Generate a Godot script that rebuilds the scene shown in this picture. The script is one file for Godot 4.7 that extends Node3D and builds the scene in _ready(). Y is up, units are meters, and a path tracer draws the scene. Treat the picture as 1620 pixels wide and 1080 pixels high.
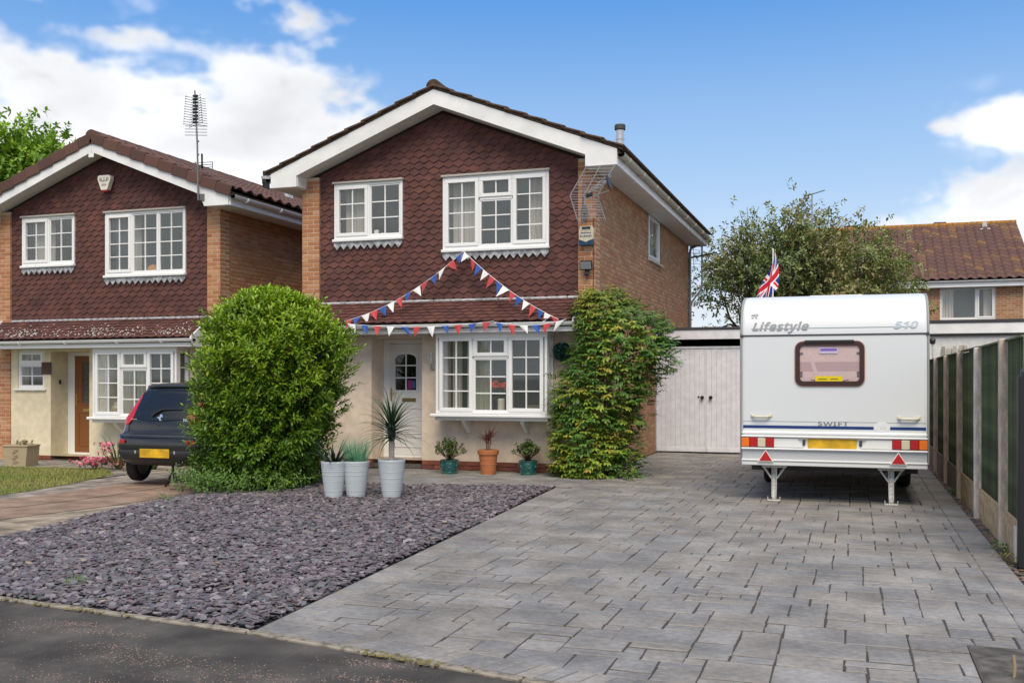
extends Node3D

# ---------------------------------------------------------------- mesh building
class MB:
	var v := PackedVector3Array()
	var n := PackedVector3Array()
	var u := PackedVector2Array()
	var c := PackedColorArray()
	var ink := Color.WHITE

	func put(p: Vector3, q: Vector3, w := Vector2.ZERO) -> void:
		v.append(p)
		n.append(q)
		u.append(w)
		c.append(ink)

	func tri(a: Vector3, b: Vector3, d: Vector3) -> void:
		var q := (b - a).cross(d - a)
		if q.length_squared() < 1e-16:
			return
		q = q.normalized()
		put(a, q)
		put(d, q)
		put(b, q)

	func quad(a: Vector3, b: Vector3, d: Vector3, e: Vector3) -> void:
		var q := (d - a).cross(e - b)
		if q.length_squared() < 1e-18:
			return
		q = q.normalized()
		put(a, q, Vector2(0, 1))
		put(d, q, Vector2(1, 0))
		put(b, q, Vector2(1, 1))
		put(a, q, Vector2(0, 1))
		put(e, q, Vector2(0, 0))
		put(d, q, Vector2(1, 0))

	func stri(a: Vector3, b: Vector3, d: Vector3, na: Vector3, nb: Vector3, nd: Vector3) -> void:
		put(a, na)
		put(d, nd)
		put(b, nb)

	func box(at: Vector3, size: Vector3, bev := 0.0, t := Basis()) -> void:
		var s := size / 2.0
		var b: float = minf(bev, minf(s.x, minf(s.y, s.z)) * 0.9)
		for ax in 3:
			var a1 := (ax + 1) % 3
			var a2 := (ax + 2) % 3
			for sg: float in [-1.0, 1.0]:
				var p := []
				for k: Vector2 in [Vector2(-1, -1), Vector2(1, -1), Vector2(1, 1), Vector2(-1, 1)]:
					var q := Vector3()
					q[ax] = sg * s[ax]
					q[a1] = k.x * (s[a1] - b)
					q[a2] = k.y * (s[a2] - b)
					p.append(at + t * q)
				if sg > 0:
					quad(p[0], p[1], p[2], p[3])
				else:
					quad(p[3], p[2], p[1], p[0])
		if b <= 0.0:
			return
		for ax in 3:
			var a1 := (ax + 1) % 3
			var a2 := (ax + 2) % 3
			for s1: float in [-1.0, 1.0]:
				for s2: float in [-1.0, 1.0]:
					var q := [Vector3(), Vector3(), Vector3(), Vector3()]
					for k in 4:
						var w := Vector3()
						w[ax] = (s[ax] - b) * (-1.0 if k in [0, 3] else 1.0)
						w[a1] = s1 * (s[a1] if k < 2 else s[a1] - b)
						w[a2] = s2 * (s[a2] - b if k < 2 else s[a2])
						q[k] = at + t * w
					if s1 * s2 > 0:
						quad(q[3], q[2], q[1], q[0])
					else:
						quad(q[0], q[1], q[2], q[3])
		for sx: float in [-1.0, 1.0]:
			for sy: float in [-1.0, 1.0]:
				for sz: float in [-1.0, 1.0]:
					var x := at + t * Vector3(sx * s.x, sy * (s.y - b), sz * (s.z - b))
					var y := at + t * Vector3(sx * (s.x - b), sy * s.y, sz * (s.z - b))
					var z := at + t * Vector3(sx * (s.x - b), sy * (s.y - b), sz * s.z)
					if sx * sy * sz > 0:
						tri(x, y, z)
					else:
						tri(z, y, x)

	func span(a: Vector3, b: Vector3, bev := 0.0) -> void:
		box((a + b) / 2.0, (b - a).abs(), bev)

	func bar(a: Vector3, b: Vector3, w: float, h: float, bev := 0.0, up := Vector3.UP) -> void:
		var z := (b - a).normalized()
		var x := up.cross(z)
		if x.length() < 0.01:
			x = Vector3.RIGHT.cross(z)
		x = x.normalized()
		box((a + b) / 2.0, Vector3(w, h, (b - a).length()), bev, Basis(x, z.cross(x), z))

	func tube(path: Array, r, sides := 8, caps := true) -> void:
		var rings := []
		var x := Vector3()
		for i in path.size():
			var t: Vector3 = (path[mini(i + 1, path.size() - 1)] - path[maxi(i - 1, 0)]).normalized()
			if i == 0:
				x = t.cross(Vector3(0.31, 0.93, 0.17)).normalized()
			else:
				x = (x - t * x.dot(t)).normalized()
			var y := t.cross(x)
			var rr: float = r[i] if r is Array else r
			var ring := []
			for k in sides:
				var a := TAU * k / sides
				var d := x * cos(a) + y * sin(a)
				ring.append([path[i] + d * rr, d])
			rings.append(ring)
		for i in rings.size() - 1:
			for k in sides:
				var j := (k + 1) % sides
				var a: Array = rings[i][k]
				var b: Array = rings[i][j]
				var d: Array = rings[i + 1][j]
				var e: Array = rings[i + 1][k]
				stri(a[0], b[0], d[0], a[1], b[1], d[1])
				stri(a[0], d[0], e[0], a[1], d[1], e[1])
		if caps:
			for k in range(1, sides - 1):
				tri(rings[0][0][0], rings[0][k + 1][0], rings[0][k][0])
				var l: Array = rings[-1]
				tri(l[0][0], l[k][0], l[k + 1][0])

	func lathe(prof: Array, sides := 24, at := Vector3.ZERO, t := Basis()) -> void:
		for i in prof.size() - 1:
			var p: Vector2 = prof[i]
			var q: Vector2 = prof[i + 1]
			var d := (q - p).normalized()
			for k in sides:
				var a := TAU * k / sides
				var b := TAU * (k + 1) / sides
				var ra := Vector3(sin(a), 0, cos(a))
				var rb := Vector3(sin(b), 0, cos(b))
				var na := t * (ra * d.y + Vector3(0, -d.x, 0))
				var nb := t * (rb * d.y + Vector3(0, -d.x, 0))
				var p0 := at + t * (ra * p.x + Vector3(0, p.y, 0))
				var p1 := at + t * (rb * p.x + Vector3(0, p.y, 0))
				var q0 := at + t * (ra * q.x + Vector3(0, q.y, 0))
				var q1 := at + t * (rb * q.x + Vector3(0, q.y, 0))
				if p.x > 1e-5:
					stri(p0, p1, q1, na, nb, nb)
				if q.x > 1e-5:
					stri(p0, q1, q0, na, nb, na)

	# rows of points; seen from outside, rows run upwards and columns to the right
	func grid(rows: Array, wrap := false) -> void:
		var h := rows.size()
		var w: int = rows[0].size()
		var nor := []
		for i in h:
			var line := []
			for j in w:
				var r: Vector3 = rows[i][(j + 1) % w if wrap else mini(j + 1, w - 1)]
				var l: Vector3 = rows[i][(j - 1 + w) % w if wrap else maxi(j - 1, 0)]
				var t: Vector3 = rows[mini(i + 1, h - 1)][j]
				var b: Vector3 = rows[maxi(i - 1, 0)][j]
				var q := (r - l).cross(t - b)
				line.append(q.normalized() if q.length_squared() > 1e-14 else Vector3.ZERO)
			nor.append(line)
		for i in h:
			for j in w:
				if nor[i][j] == Vector3.ZERO:
					nor[i][j] = nor[i - 1][j] if i > 0 and nor[i - 1][j] != Vector3.ZERO else (nor[i + 1][j] if i + 1 < h else Vector3.UP)
		for i in h - 1:
			for j in (w if wrap else w - 1):
				var k := (j + 1) % w
				stri(rows[i][j], rows[i][k], rows[i + 1][k], nor[i][j], nor[i][k], nor[i + 1][k])
				stri(rows[i][j], rows[i + 1][k], rows[i + 1][j], nor[i][j], nor[i + 1][k], nor[i + 1][j])

	# polygon in x,y pushed from z0 (back) to z1 (front)
	func prism(poly: PackedVector2Array, z0: float, z1: float, t := Transform3D(), back := true) -> void:
		var p := poly.duplicate()
		var area := 0.0
		for i in p.size():
			var a := p[i]
			var b := p[(i + 1) % p.size()]
			area += a.x * b.y - b.x * a.y
		if area < 0:
			p.reverse()
		var idx := Geometry2D.triangulate_polygon(p)
		for i in range(0, idx.size(), 3):
			var a := p[idx[i]]
			var b := p[idx[i + 1]]
			var d := p[idx[i + 2]]
			if (b - a).cross(d - a) < 0:
				var s := b
				b = d
				d = s
			tri(t * Vector3(a.x, a.y, z1), t * Vector3(b.x, b.y, z1), t * Vector3(d.x, d.y, z1))
			if back:
				tri(t * Vector3(a.x, a.y, z0), t * Vector3(d.x, d.y, z0), t * Vector3(b.x, b.y, z0))
		for i in p.size():
			var a := p[i]
			var b := p[(i + 1) % p.size()]
			quad(t * Vector3(a.x, a.y, z0), t * Vector3(b.x, b.y, z0), t * Vector3(b.x, b.y, z1), t * Vector3(a.x, a.y, z1))

	func add(o: MB, t := Transform3D()) -> void:
		for i in o.v.size():
			v.append(t * o.v[i])
			n.append((t.basis * o.n[i]).normalized())
			u.append(o.u[i])
			c.append(o.c[i])

	func mesh() -> ArrayMesh:
		var a := []
		a.resize(Mesh.ARRAY_MAX)
		a[Mesh.ARRAY_VERTEX] = v
		a[Mesh.ARRAY_NORMAL] = n
		a[Mesh.ARRAY_TEX_UV] = u
		a[Mesh.ARRAY_COLOR] = c
		var m := ArrayMesh.new()
		m.add_surface_from_arrays(Mesh.PRIMITIVE_TRIANGLES, a)
		return m

# ---------------------------------------------------------------- nodes, names, labels
var taken := {}

func named(o: Node, parent: Node, called: String) -> void:
	var key := "%d/%s" % [parent.get_instance_id(), called]
	var k: int = taken.get(key, 0)
	taken[key] = k + 1
	o.name = called if k == 0 else "%s_%03d" % [called, k]
	parent.add_child(o, true)

func part(parent: Node, called: String, shape, m: Material, t := Transform3D()) -> MeshInstance3D:
	var o := MeshInstance3D.new()
	o.mesh = shape.mesh() if shape is MB else shape
	o.material_override = m
	o.transform = t
	named(o, parent, called)
	return o

func tag(o: Node, label: String, category: String, group := "") -> void:
	o.set_meta("label", label)
	o.set_meta("category", category)
	if group:
		o.set_meta("group", group)

func thing(called: String, label: String, category: String, at := Vector3.ZERO, turn := 0.0, group := "") -> Node3D:
	var o := Node3D.new()
	o.position = at
	o.rotation.y = turn
	named(o, self, called)
	tag(o, label, category, group)
	return o

func struct(called: String, shape, m: Material) -> Node3D:
	var o: Node3D
	if shape == null:
		o = Node3D.new()
		named(o, self, called)
	else:
		o = part(self, called, shape, m)
	o.set_meta("kind", "structure")
	return o

func stuff(o: Node) -> Node:
	o.set_meta("kind", "stuff")
	return o

func many(parent: Node, called: String, m: Mesh, mat: Material, where: Array, tints: Array = []) -> MultiMeshInstance3D:
	var mm := MultiMesh.new()
	mm.transform_format = MultiMesh.TRANSFORM_3D
	mm.use_colors = tints.size() > 0
	mm.mesh = m
	mm.instance_count = where.size()
	var b := PackedFloat32Array()
	var each := 16 if mm.use_colors else 12
	b.resize(where.size() * each)
	for i in where.size():
		var t: Transform3D = where[i]
		var k := i * each
		b[k] = t.basis.x.x
		b[k + 1] = t.basis.y.x
		b[k + 2] = t.basis.z.x
		b[k + 3] = t.origin.x
		b[k + 4] = t.basis.x.y
		b[k + 5] = t.basis.y.y
		b[k + 6] = t.basis.z.y
		b[k + 7] = t.origin.y
		b[k + 8] = t.basis.x.z
		b[k + 9] = t.basis.y.z
		b[k + 10] = t.basis.z.z
		b[k + 11] = t.origin.z
		if each == 16:
			var q: Color = tints[i]
			b[k + 12] = q.r
			b[k + 13] = q.g
			b[k + 14] = q.b
			b[k + 15] = 1.0
	mm.buffer = b
	var o := MultiMeshInstance3D.new()
	o.multimesh = mm
	o.material_override = mat
	named(o, parent, called)
	o.set_meta("kind", "stuff")
	return o

# ---------------------------------------------------------------- materials
var tex := {}

func noise(key: String, freq: float, oct: int, lo: float, hi: float, kind := FastNoiseLite.TYPE_SIMPLEX_SMOOTH, px := 512, stops: Array = []) -> void:
	var f := FastNoiseLite.new()
	f.seed = key.hash() % 10000
	f.noise_type = kind
	f.frequency = freq
	f.fractal_octaves = oct
	var g := Gradient.new()
	if stops.is_empty():
		stops = [0.15, lo, 0.85, hi]
	g.offsets = PackedFloat32Array([stops[0], stops[2]])
	g.colors = PackedColorArray([Color(stops[1], stops[1], stops[1]), Color(stops[3], stops[3], stops[3])])
	var t := NoiseTexture2D.new()
	t.width = px
	t.height = px
	t.seamless = true
	t.noise = f
	t.color_ramp = g
	tex[key] = t

const MEAN := {"grain": 0.72, "fine": 0.62, "blotch": 0.64, "soft": 0.92, "stain": 0.78, "waves": 0.3, "slate": 0.87, "blotch2": 0.77}

func mat(lin: Color, rough := 0.8, o := {}) -> StandardMaterial3D:
	var m := StandardMaterial3D.new()
	# the pattern textures darken on average; the base colour is given as the mean of the surface
	var lift: float = MEAN.get(o.get("tex", ""), 1.0) * MEAN.get(o.get("tex2", ""), 1.0)
	m.albedo_color = Color(minf(lin.r / lift, 1.0), minf(lin.g / lift, 1.0), minf(lin.b / lift, 1.0)).linear_to_srgb()
	m.roughness = rough
	m.metallic = o.get("metal", 0.0)
	if o.has("spec"):
		m.metallic_specular = o.spec
	if o.has("tex"):
		m.albedo_texture = tex[o.tex]
		m.uv1_triplanar = true
		m.uv1_world_triplanar = true
		var s = o.get("scale", 1.0)
		m.uv1_scale = s if s is Vector3 else Vector3.ONE * s
	if o.has("tex2"):
		m.detail_enabled = true
		m.detail_albedo = tex[o.tex2]
		m.detail_blend_mode = BaseMaterial3D.BLEND_MODE_MUL
		m.detail_uv_layer = BaseMaterial3D.DETAIL_UV_2
		m.uv2_triplanar = true
		m.uv2_world_triplanar = true
		var s = o.get("scale2", 0.3)
		m.uv2_scale = s if s is Vector3 else Vector3.ONE * s
	if o.has("bump"):
		m.heightmap_enabled = true
		m.heightmap_texture = tex[o.bump]
		m.heightmap_scale = o.get("relief", 0.2)
	if o.has("back"):
		m.backlight_enabled = true
		m.backlight = o.back
	if o.has("coat"):
		m.clearcoat_enabled = true
		m.clearcoat = o.coat
		m.clearcoat_roughness = 0.05
	if o.get("tint", false):
		m.vertex_color_use_as_albedo = true
	return m

func glass(lin := Color(0.5, 0.6, 0.6), alpha := 0.04) -> StandardMaterial3D:
	var m := StandardMaterial3D.new()
	var q := lin.linear_to_srgb()
	q.a = alpha
	m.albedo_color = q
	m.roughness = 0.0
	m.transparency = BaseMaterial3D.TRANSPARENCY_ALPHA
	return m

func text(parent: Node, called: String, s: String, h: float, m: Material, at: Vector3, slant := 0.0, wide := 1.0, bold := true, face := "Droid Sans", turn := Basis()) -> void:
	var f := SystemFont.new()
	f.font_names = PackedStringArray([face])
	f.font_weight = 700 if bold else 400
	var t := TextMesh.new()
	t.font = f
	t.text = s
	t.font_size = 64
	t.pixel_size = h / 46.0
	t.depth = 0.004
	t.horizontal_alignment = HORIZONTAL_ALIGNMENT_CENTER
	var b := turn * Basis(Vector3(wide, 0, 0), Vector3(slant, 1, 0), Vector3(0, 0, 1))
	part(parent, called, t, m, Transform3D(b, at))

func P2(a: Array) -> PackedVector2Array:
	var p := PackedVector2Array()
	for i in range(0, a.size(), 2):
		p.append(Vector2(a[i], a[i + 1]))
	return p

func rect2(x0: float, y0: float, x1: float, y1: float) -> PackedVector2Array:
	return PackedVector2Array([Vector2(x0, y0), Vector2(x1, y0), Vector2(x1, y1), Vector2(x0, y1)])

func round_rect(w: float, h: float, r: float, k := 4) -> PackedVector2Array:
	var p := PackedVector2Array()
	for q in 4:
		var cx := (w / 2 - r) * (1.0 if q in [0, 3] else -1.0)
		var cy := (h / 2 - r) * (1.0 if q < 2 else -1.0)
		for i in k + 1:
			var a := PI / 2 * (q + float(i) / k)
			p.append(Vector2(cx + cos(a) * r, cy + sin(a) * r))
	return p

# a ring between an outer and an inner outline of equal count, from z0 to z1
func ring(b: MB, outer: PackedVector2Array, inner: PackedVector2Array, z0: float, z1: float, at := Vector3.ZERO) -> void:
	var k := outer.size()
	for i in k:
		var j := (i + 1) % k
		var o0 := at + Vector3(outer[i].x, outer[i].y, 0)
		var o1 := at + Vector3(outer[j].x, outer[j].y, 0)
		var i0 := at + Vector3(inner[i].x, inner[i].y, 0)
		var i1 := at + Vector3(inner[j].x, inner[j].y, 0)
		var f := Vector3(0, 0, z1)
		var g := Vector3(0, 0, z0)
		b.quad(o0 + f, o1 + f, i1 + f, i0 + f)
		b.quad(o1 + g, o0 + g, i0 + g, i1 + g)
		b.quad(o0 + g, o1 + g, o1 + f, o0 + f)
		b.quad(i1 + g, i0 + g, i0 + f, i1 + f)

func lerp_table(t: Array, x: float) -> Array:
	if x <= t[0][0]:
		return t[0]
	for i in t.size() - 1:
		var a: Array = t[i]
		var b: Array = t[i + 1]
		if x <= b[0]:
			var k: float = (x - a[0]) / (b[0] - a[0])
			var o := []
			for j in a.size():
				o.append(lerpf(a[j], b[j], k))
			return o
	return t[-1]

func gh(x: float, z: float) -> float:   # the land falls a little towards the neighbour
	return -0.09 * smoothstep(-7.4, -9.0, x) * smoothstep(-7.5, -11.5, z)

var M := {}

func camera_and_light() -> void:
	var cam := Camera3D.new()
	cam.name = "camera"
	cam.projection = Camera3D.PROJECTION_FRUSTUM
	cam.near = 0.05
	cam.far = 600.0
	cam.size = 0.05 * 2.0 * 540.0 / 1600.0
	cam.frustum_offset = Vector2(0, 0.05 * 60.0 / 1600.0)
	cam.position = Vector3(0, 1.5, 0)
	cam.rotation.y = atan(542.0 / 1600.0)
	add_child(cam)
	var env := Environment.new()
	env.background_mode = Environment.BG_SKY
	env.tonemap_mode = Environment.TONE_MAPPER_LINEAR
	env.tonemap_exposure = 1.95
	env.sdfgi_enabled = true
	env.ssao_enabled = true
	env.ssil_enabled = true
	var sky := Sky.new()
	var pan := PanoramaSkyMaterial.new()
	pan.panorama = sky_picture()
	sky.sky_material = pan
	env.sky = sky
	env.background_energy_multiplier = 1.0
	var we := WorldEnvironment.new()
	we.name = "world"
	we.environment = env
	add_child(we)
	var sun := DirectionalLight3D.new()
	sun.name = "sun"
	sun.light_energy = 0.55
	sun.light_color = Color(1.0, 0.94, 0.83)
	sun.light_angular_distance = 38.0
	sun.shadow_enabled = true
	sun.rotation = Vector3(deg_to_rad(-52), deg_to_rad(20), 0)
	add_child(sun)

# air and clouds: blue overhead, paler towards the horizon, cumulus all the way round
func sky_picture() -> ImageTexture:
	var w := 3072
	var h := 1536
	var f := FastNoiseLite.new()
	f.seed = 7
	f.noise_type = FastNoiseLite.TYPE_SIMPLEX_SMOOTH
	f.frequency = 0.02
	f.fractal_octaves = 6
	f.fractal_gain = 0.55
	var nz: PackedByteArray = f.get_seamless_image(w, 512).get_data()
	f.seed = 21
	f.frequency = 0.004
	f.fractal_octaves = 4
	var nb: PackedByteArray = f.get_seamless_image(w, 512).get_data()
	# azimuth, height, half width, half height of each bank of cloud, in degrees
	var banks := [[-51, 9, 9, 10.5], [-43.5, 7.5, 6.5, 9.0], [-38, 9.5, 6.5, 8.0], [-32.5, 9.0, 6.2, 9.3], [-55, 3, 22, 5], [-30, 2, 12, 5], [8.4, 12.7, 3.8, 1.5], [8.5, 6.9, 7.6, 3.3], [22, 9, 7, 6], [3, 3.2, 9, 3.2], [-10, 0.5, 16, 2.6]]
	var rng := RandomNumberGenerator.new()
	rng.seed = 5
	for i in 60:
		var az := rng.randf_range(24, 300)
		var el := rng.randf_range(2, 16)
		banks.append([az if az < 180 else az - 360, el, rng.randf_range(5, 13), rng.randf_range(3.5, 8.5)])
	for i in 46:
		var el := rng.randf_range(27, 80)
		var az := rng.randf_range(-180, 180)
		if absf(az + 19) < 42 and el < 32:
			continue
		banks.append([az, el, rng.randf_range(6, 14) / cos(deg_to_rad(minf(el, 78))), rng.randf_range(4, 8)])
	var near := []
	for x in 192:   # which banks reach each sector
		var az := wrapf((x + 0.5) / 192.0 * 360.0, -180.0, 180.0)
		var l := []
		for q in banks:
			var d: float = absf(wrapf(az - q[0], -180, 180))
			if d < q[2] * 1.5 + 2:
				l.append(q)
		near.append(l)
	var data := PackedFloat32Array()
	data.resize(w * h * 3)
	for y in h / 2:
		var el := 90.0 - (y + 0.5) / h * 180.0
		var t := clampf(el / 26.0, 0, 1)
		var t2 := clampf((el - 20.0) / 70.0, 0, 1)
		var base := Color(0.44, 0.475, 0.51).lerp(Color(0.235, 0.345, 0.49), smoothstep(0.0, 0.48, t))
		base = base.lerp(Color(0.046, 0.165, 0.40), smoothstep(0.28, 0.92, t))
		base = base.lerp(Color(0.034, 0.115, 0.31), t2)
		var row: int = int(el / 90.0 * 1500.0) % 512
		for x in w:
			var az := wrapf((x + 0.5) / w * 360.0, -180.0, 180.0)
			var a: float = nz[row * w + x] / 255.0 - 0.5
			var b: float = nb[row * w + x] / 255.0 - 0.5
			var best := 9.0
			for q: Array in near[x >> 4]:
				var dx: float = wrapf(az - q[0], -180, 180) / q[2]
				var dy: float = (el - q[1]) / q[3]
				best = minf(best, sqrt(dx * dx + dy * dy))
			var dens := smoothstep(1.18, 0.74, best + a * 1.0 + b * 0.3)
			dens = maxf(dens, 0.4 * smoothstep(0.12, 0.36, b + a * 0.4) * smoothstep(1.9, 1.0, best))
			var lit := 0.56 + 0.34 * b + 0.10 * a - 0.10 * smoothstep(0.0, 0.35, -a + b)
			var k := (y * w + x) * 3
			data[k] = lerpf(base.r, lit * 0.975, dens)
			data[k + 1] = lerpf(base.g, lit * 0.99, dens)
			data[k + 2] = lerpf(base.b, lit * 1.02, dens)
	for k in range(w * (h / 2) * 3, data.size(), 3):
		data[k] = 0.16
		data[k + 1] = 0.16
		data[k + 2] = 0.15
	var im := Image.create_from_data(w, h, false, Image.FORMAT_RGBF, data.to_byte_array())
	return ImageTexture.create_from_image(im)

func make_materials() -> void:
	noise("grain", 0.09, 4, 0.72, 1.0)
	noise("fine", 0.25, 3, 0.6, 1.0)
	noise("blotch", 0.014, 5, 0.62, 1.0)
	noise("soft", 0.012, 4, 0.93, 1.0)
	noise("stain", 0.010, 6, 0.5, 1.0, FastNoiseLite.TYPE_SIMPLEX_SMOOTH, 512, [0.2, 0.68, 0.6, 1.0])
	noise("slate", 0.02, 5, 0.88, 1.0)
	noise("blotch2", 0.012, 5, 0.78, 1.0)
	noise("pits", 0.2, 4, 0.0, 1.0)
	noise("waves", 0.03, 5, 0.0, 1.0)
	M.white = mat(Color(0.79, 0.80, 0.81), 0.32, {"tex": "soft", "scale": 0.25})
	M.upvc = mat(Color(0.80, 0.81, 0.82), 0.25)
	M.upvc_old = mat(Color(0.52, 0.47, 0.38), 0.5, {"tex": "blotch2", "scale": 2.5})
	M.soffit = mat(Color(0.70, 0.70, 0.69), 0.5, {"tex": "soft", "scale": 0.5})
	M.head_trim = mat(Color(0.42, 0.41, 0.38), 0.6, {"tex": "grain", "scale": Vector3(1, 6, 6)})
	M.lead = mat(Color(0.36, 0.37, 0.39), 0.55, {"tex": "blotch", "scale": 1.2, "metal": 0.2})
	M.mortar = mat(Color(0.56, 0.46, 0.345), 0.95, {"tex": "grain", "scale": 3.0})
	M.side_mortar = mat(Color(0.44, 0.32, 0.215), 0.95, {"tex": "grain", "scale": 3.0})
	M.bricks = []
	for q in [Color(0.47, 0.21, 0.10), Color(0.51, 0.255, 0.13), Color(0.41, 0.165, 0.08), Color(0.54, 0.29, 0.16), Color(0.44, 0.185, 0.09)]:
		M.bricks.append(mat(q, 0.88, {"tex": "grain", "scale": 4.0, "bump": "pits", "relief": 0.25}))
	M.brick_tint = mat(Color(1, 1, 1), 0.88, {"tex": "grain", "scale": 3.0, "tint": true, "tex2": "soft", "scale2": 0.35})
	M.plinths = []
	for q in [Color(0.20, 0.055, 0.035), Color(0.15, 0.042, 0.03), Color(0.25, 0.075, 0.045)]:
		M.plinths.append(mat(q, 0.8, {"tex": "grain", "scale": 5.0}))
	M.plinth_mortar = mat(Color(0.22, 0.16, 0.13), 0.95)
	M.hung = []
	for q in [Color(0.092, 0.035, 0.030), Color(0.101, 0.038, 0.032), Color(0.083, 0.032, 0.028), Color(0.095, 0.035, 0.030), Color(0.112, 0.042, 0.033)]:
		M.hung.append(mat(q, 0.8, {"tex": "grain", "scale": 4.0, "tex2": "blotch2", "scale2": 0.45}))
	M.hung_back = mat(Color(0.03, 0.014, 0.012), 0.9)
	M.render_pink = mat(Color(0.70, 0.585, 0.475), 0.9, {"tex": "soft", "scale": 0.8, "bump": "pits", "relief": 0.3, "tex2": "soft", "scale2": 0.25})
	M.render_cream = mat(Color(0.71, 0.635, 0.455), 0.9, {"tex": "soft", "scale": 0.8, "bump": "pits", "relief": 0.3, "tex2": "soft", "scale2": 0.25})
	M.pane = glass()
	M.plaster = mat(Color(0.20, 0.19, 0.16), 0.9)
	M.plaster_blue = mat(Color(0.46, 0.63, 0.68), 0.9)
	M.carpet = mat(Color(0.16, 0.13, 0.11), 0.95)
	M.roof_old = mat(Color(0.10, 0.062, 0.042), 0.92, {"tex": "stain", "scale": 2.3, "tex2": "grain", "scale2": 5.0, "bump": "pits", "relief": 0.5})
	M.roof_bed = mat(Color(0.19, 0.135, 0.085), 0.95, {"tex": "stain", "scale": 3.0, "bump": "pits", "relief": 0.8})
	M.roof_brown = []
	for q in [Color(0.105, 0.050, 0.040), Color(0.085, 0.042, 0.034), Color(0.12, 0.058, 0.045)]:
		M.roof_brown.append(mat(q, 0.8, {"tex": "grain", "scale": 3.0}))
	M.steel = mat(Color(0.55, 0.56, 0.57), 0.35, {"metal": 0.85, "tex": "grain", "scale": 2.0})
	M.alu = mat(Color(0.62, 0.63, 0.65), 0.3, {"metal": 0.8})
	M.grey_metal = mat(Color(0.17, 0.17, 0.18), 0.5, {"metal": 0.4})
	M.black = mat(Color(0.012, 0.012, 0.013), 0.45)
	M.rubber = mat(Color(0.015, 0.015, 0.016), 0.8)
	M.dark = mat(Color(0.02, 0.02, 0.022), 0.9)
	M.brass = mat(Color(0.55, 0.36, 0.12), 0.3, {"metal": 0.9})
	M.navy = mat(Color(0.006, 0.035, 0.17), 0.4)
	M.cream_plastic = mat(Color(0.72, 0.64, 0.45), 0.4)
	M.red_lens = mat(Color(0.46, 0.008, 0.010), 0.3, {"coat": 0.15})
	M.amber_lens = mat(Color(0.85, 0.20, 0.01), 0.15, {"coat": 0.8})
	M.clear_lens = mat(Color(0.66, 0.62, 0.48), 0.15, {"coat": 0.8})
	M.plate = mat(Color(0.62, 0.37, 0.012), 0.4, {"tex": "blotch2", "scale": 0.8})
	M.curtain = mat(Color(0.62, 0.60, 0.54), 0.9, {"back": Color(0.3, 0.3, 0.27)})
	M.curtain_green = mat(Color(0.40, 0.41, 0.32), 0.9, {"back": Color(0.2, 0.2, 0.15)})

# ---------------------------------------------------------------- ground
func sheet(poly: PackedVector2Array, y: float, cell := 0.0) -> MB:   # poly in x,z; follows the fall of the land
	var b := MB.new()
	var pieces := [poly]
	if cell > 0:
		pieces = []
		var lo := poly[0]
		var hi := poly[0]
		for p in poly:
			lo = lo.min(p)
			hi = hi.max(p)
		var x := lo.x
		while x < hi.x:
			var z := lo.y
			while z < hi.y:
				for q in Geometry2D.intersect_polygons(poly, rect2(x, z, x + cell, z + cell)):
					pieces.append(q)
				z += cell
			x += cell
	for q: PackedVector2Array in pieces:
		var idx := Geometry2D.triangulate_polygon(q)
		for i in range(0, idx.size(), 3):
			var p := [q[idx[i]], q[idx[i + 1]], q[idx[i + 2]]]
			var w := []
			for k: Vector2 in p:
				w.append(Vector3(k.x, y + gh(k.x, k.y), k.y))
			if (w[1] - w[0]).cross(w[2] - w[0]).y < 0:
				w.reverse()
			b.tri(w[0], w[1], w[2])
	return b

func front_z(x: float) -> float:   # where the private ground meets the road
	if x < -3.42:
		return -5.21 + (x + 3.42) * 0.116
	return -5.21 + (x + 3.42) * 0.212

func slate_left(z: float) -> float:
	return lerpf(-7.45, -8.55, clampf((z + 5.7) / (-11.3 + 5.7), 0, 1.4))

func slate_right(z: float) -> float:
	return lerpf(-3.416, -3.945, (z + 5.21) / (-13.57 + 5.21))

var SLATE := PackedVector2Array()
var DRIVE := PackedVector2Array()

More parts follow.
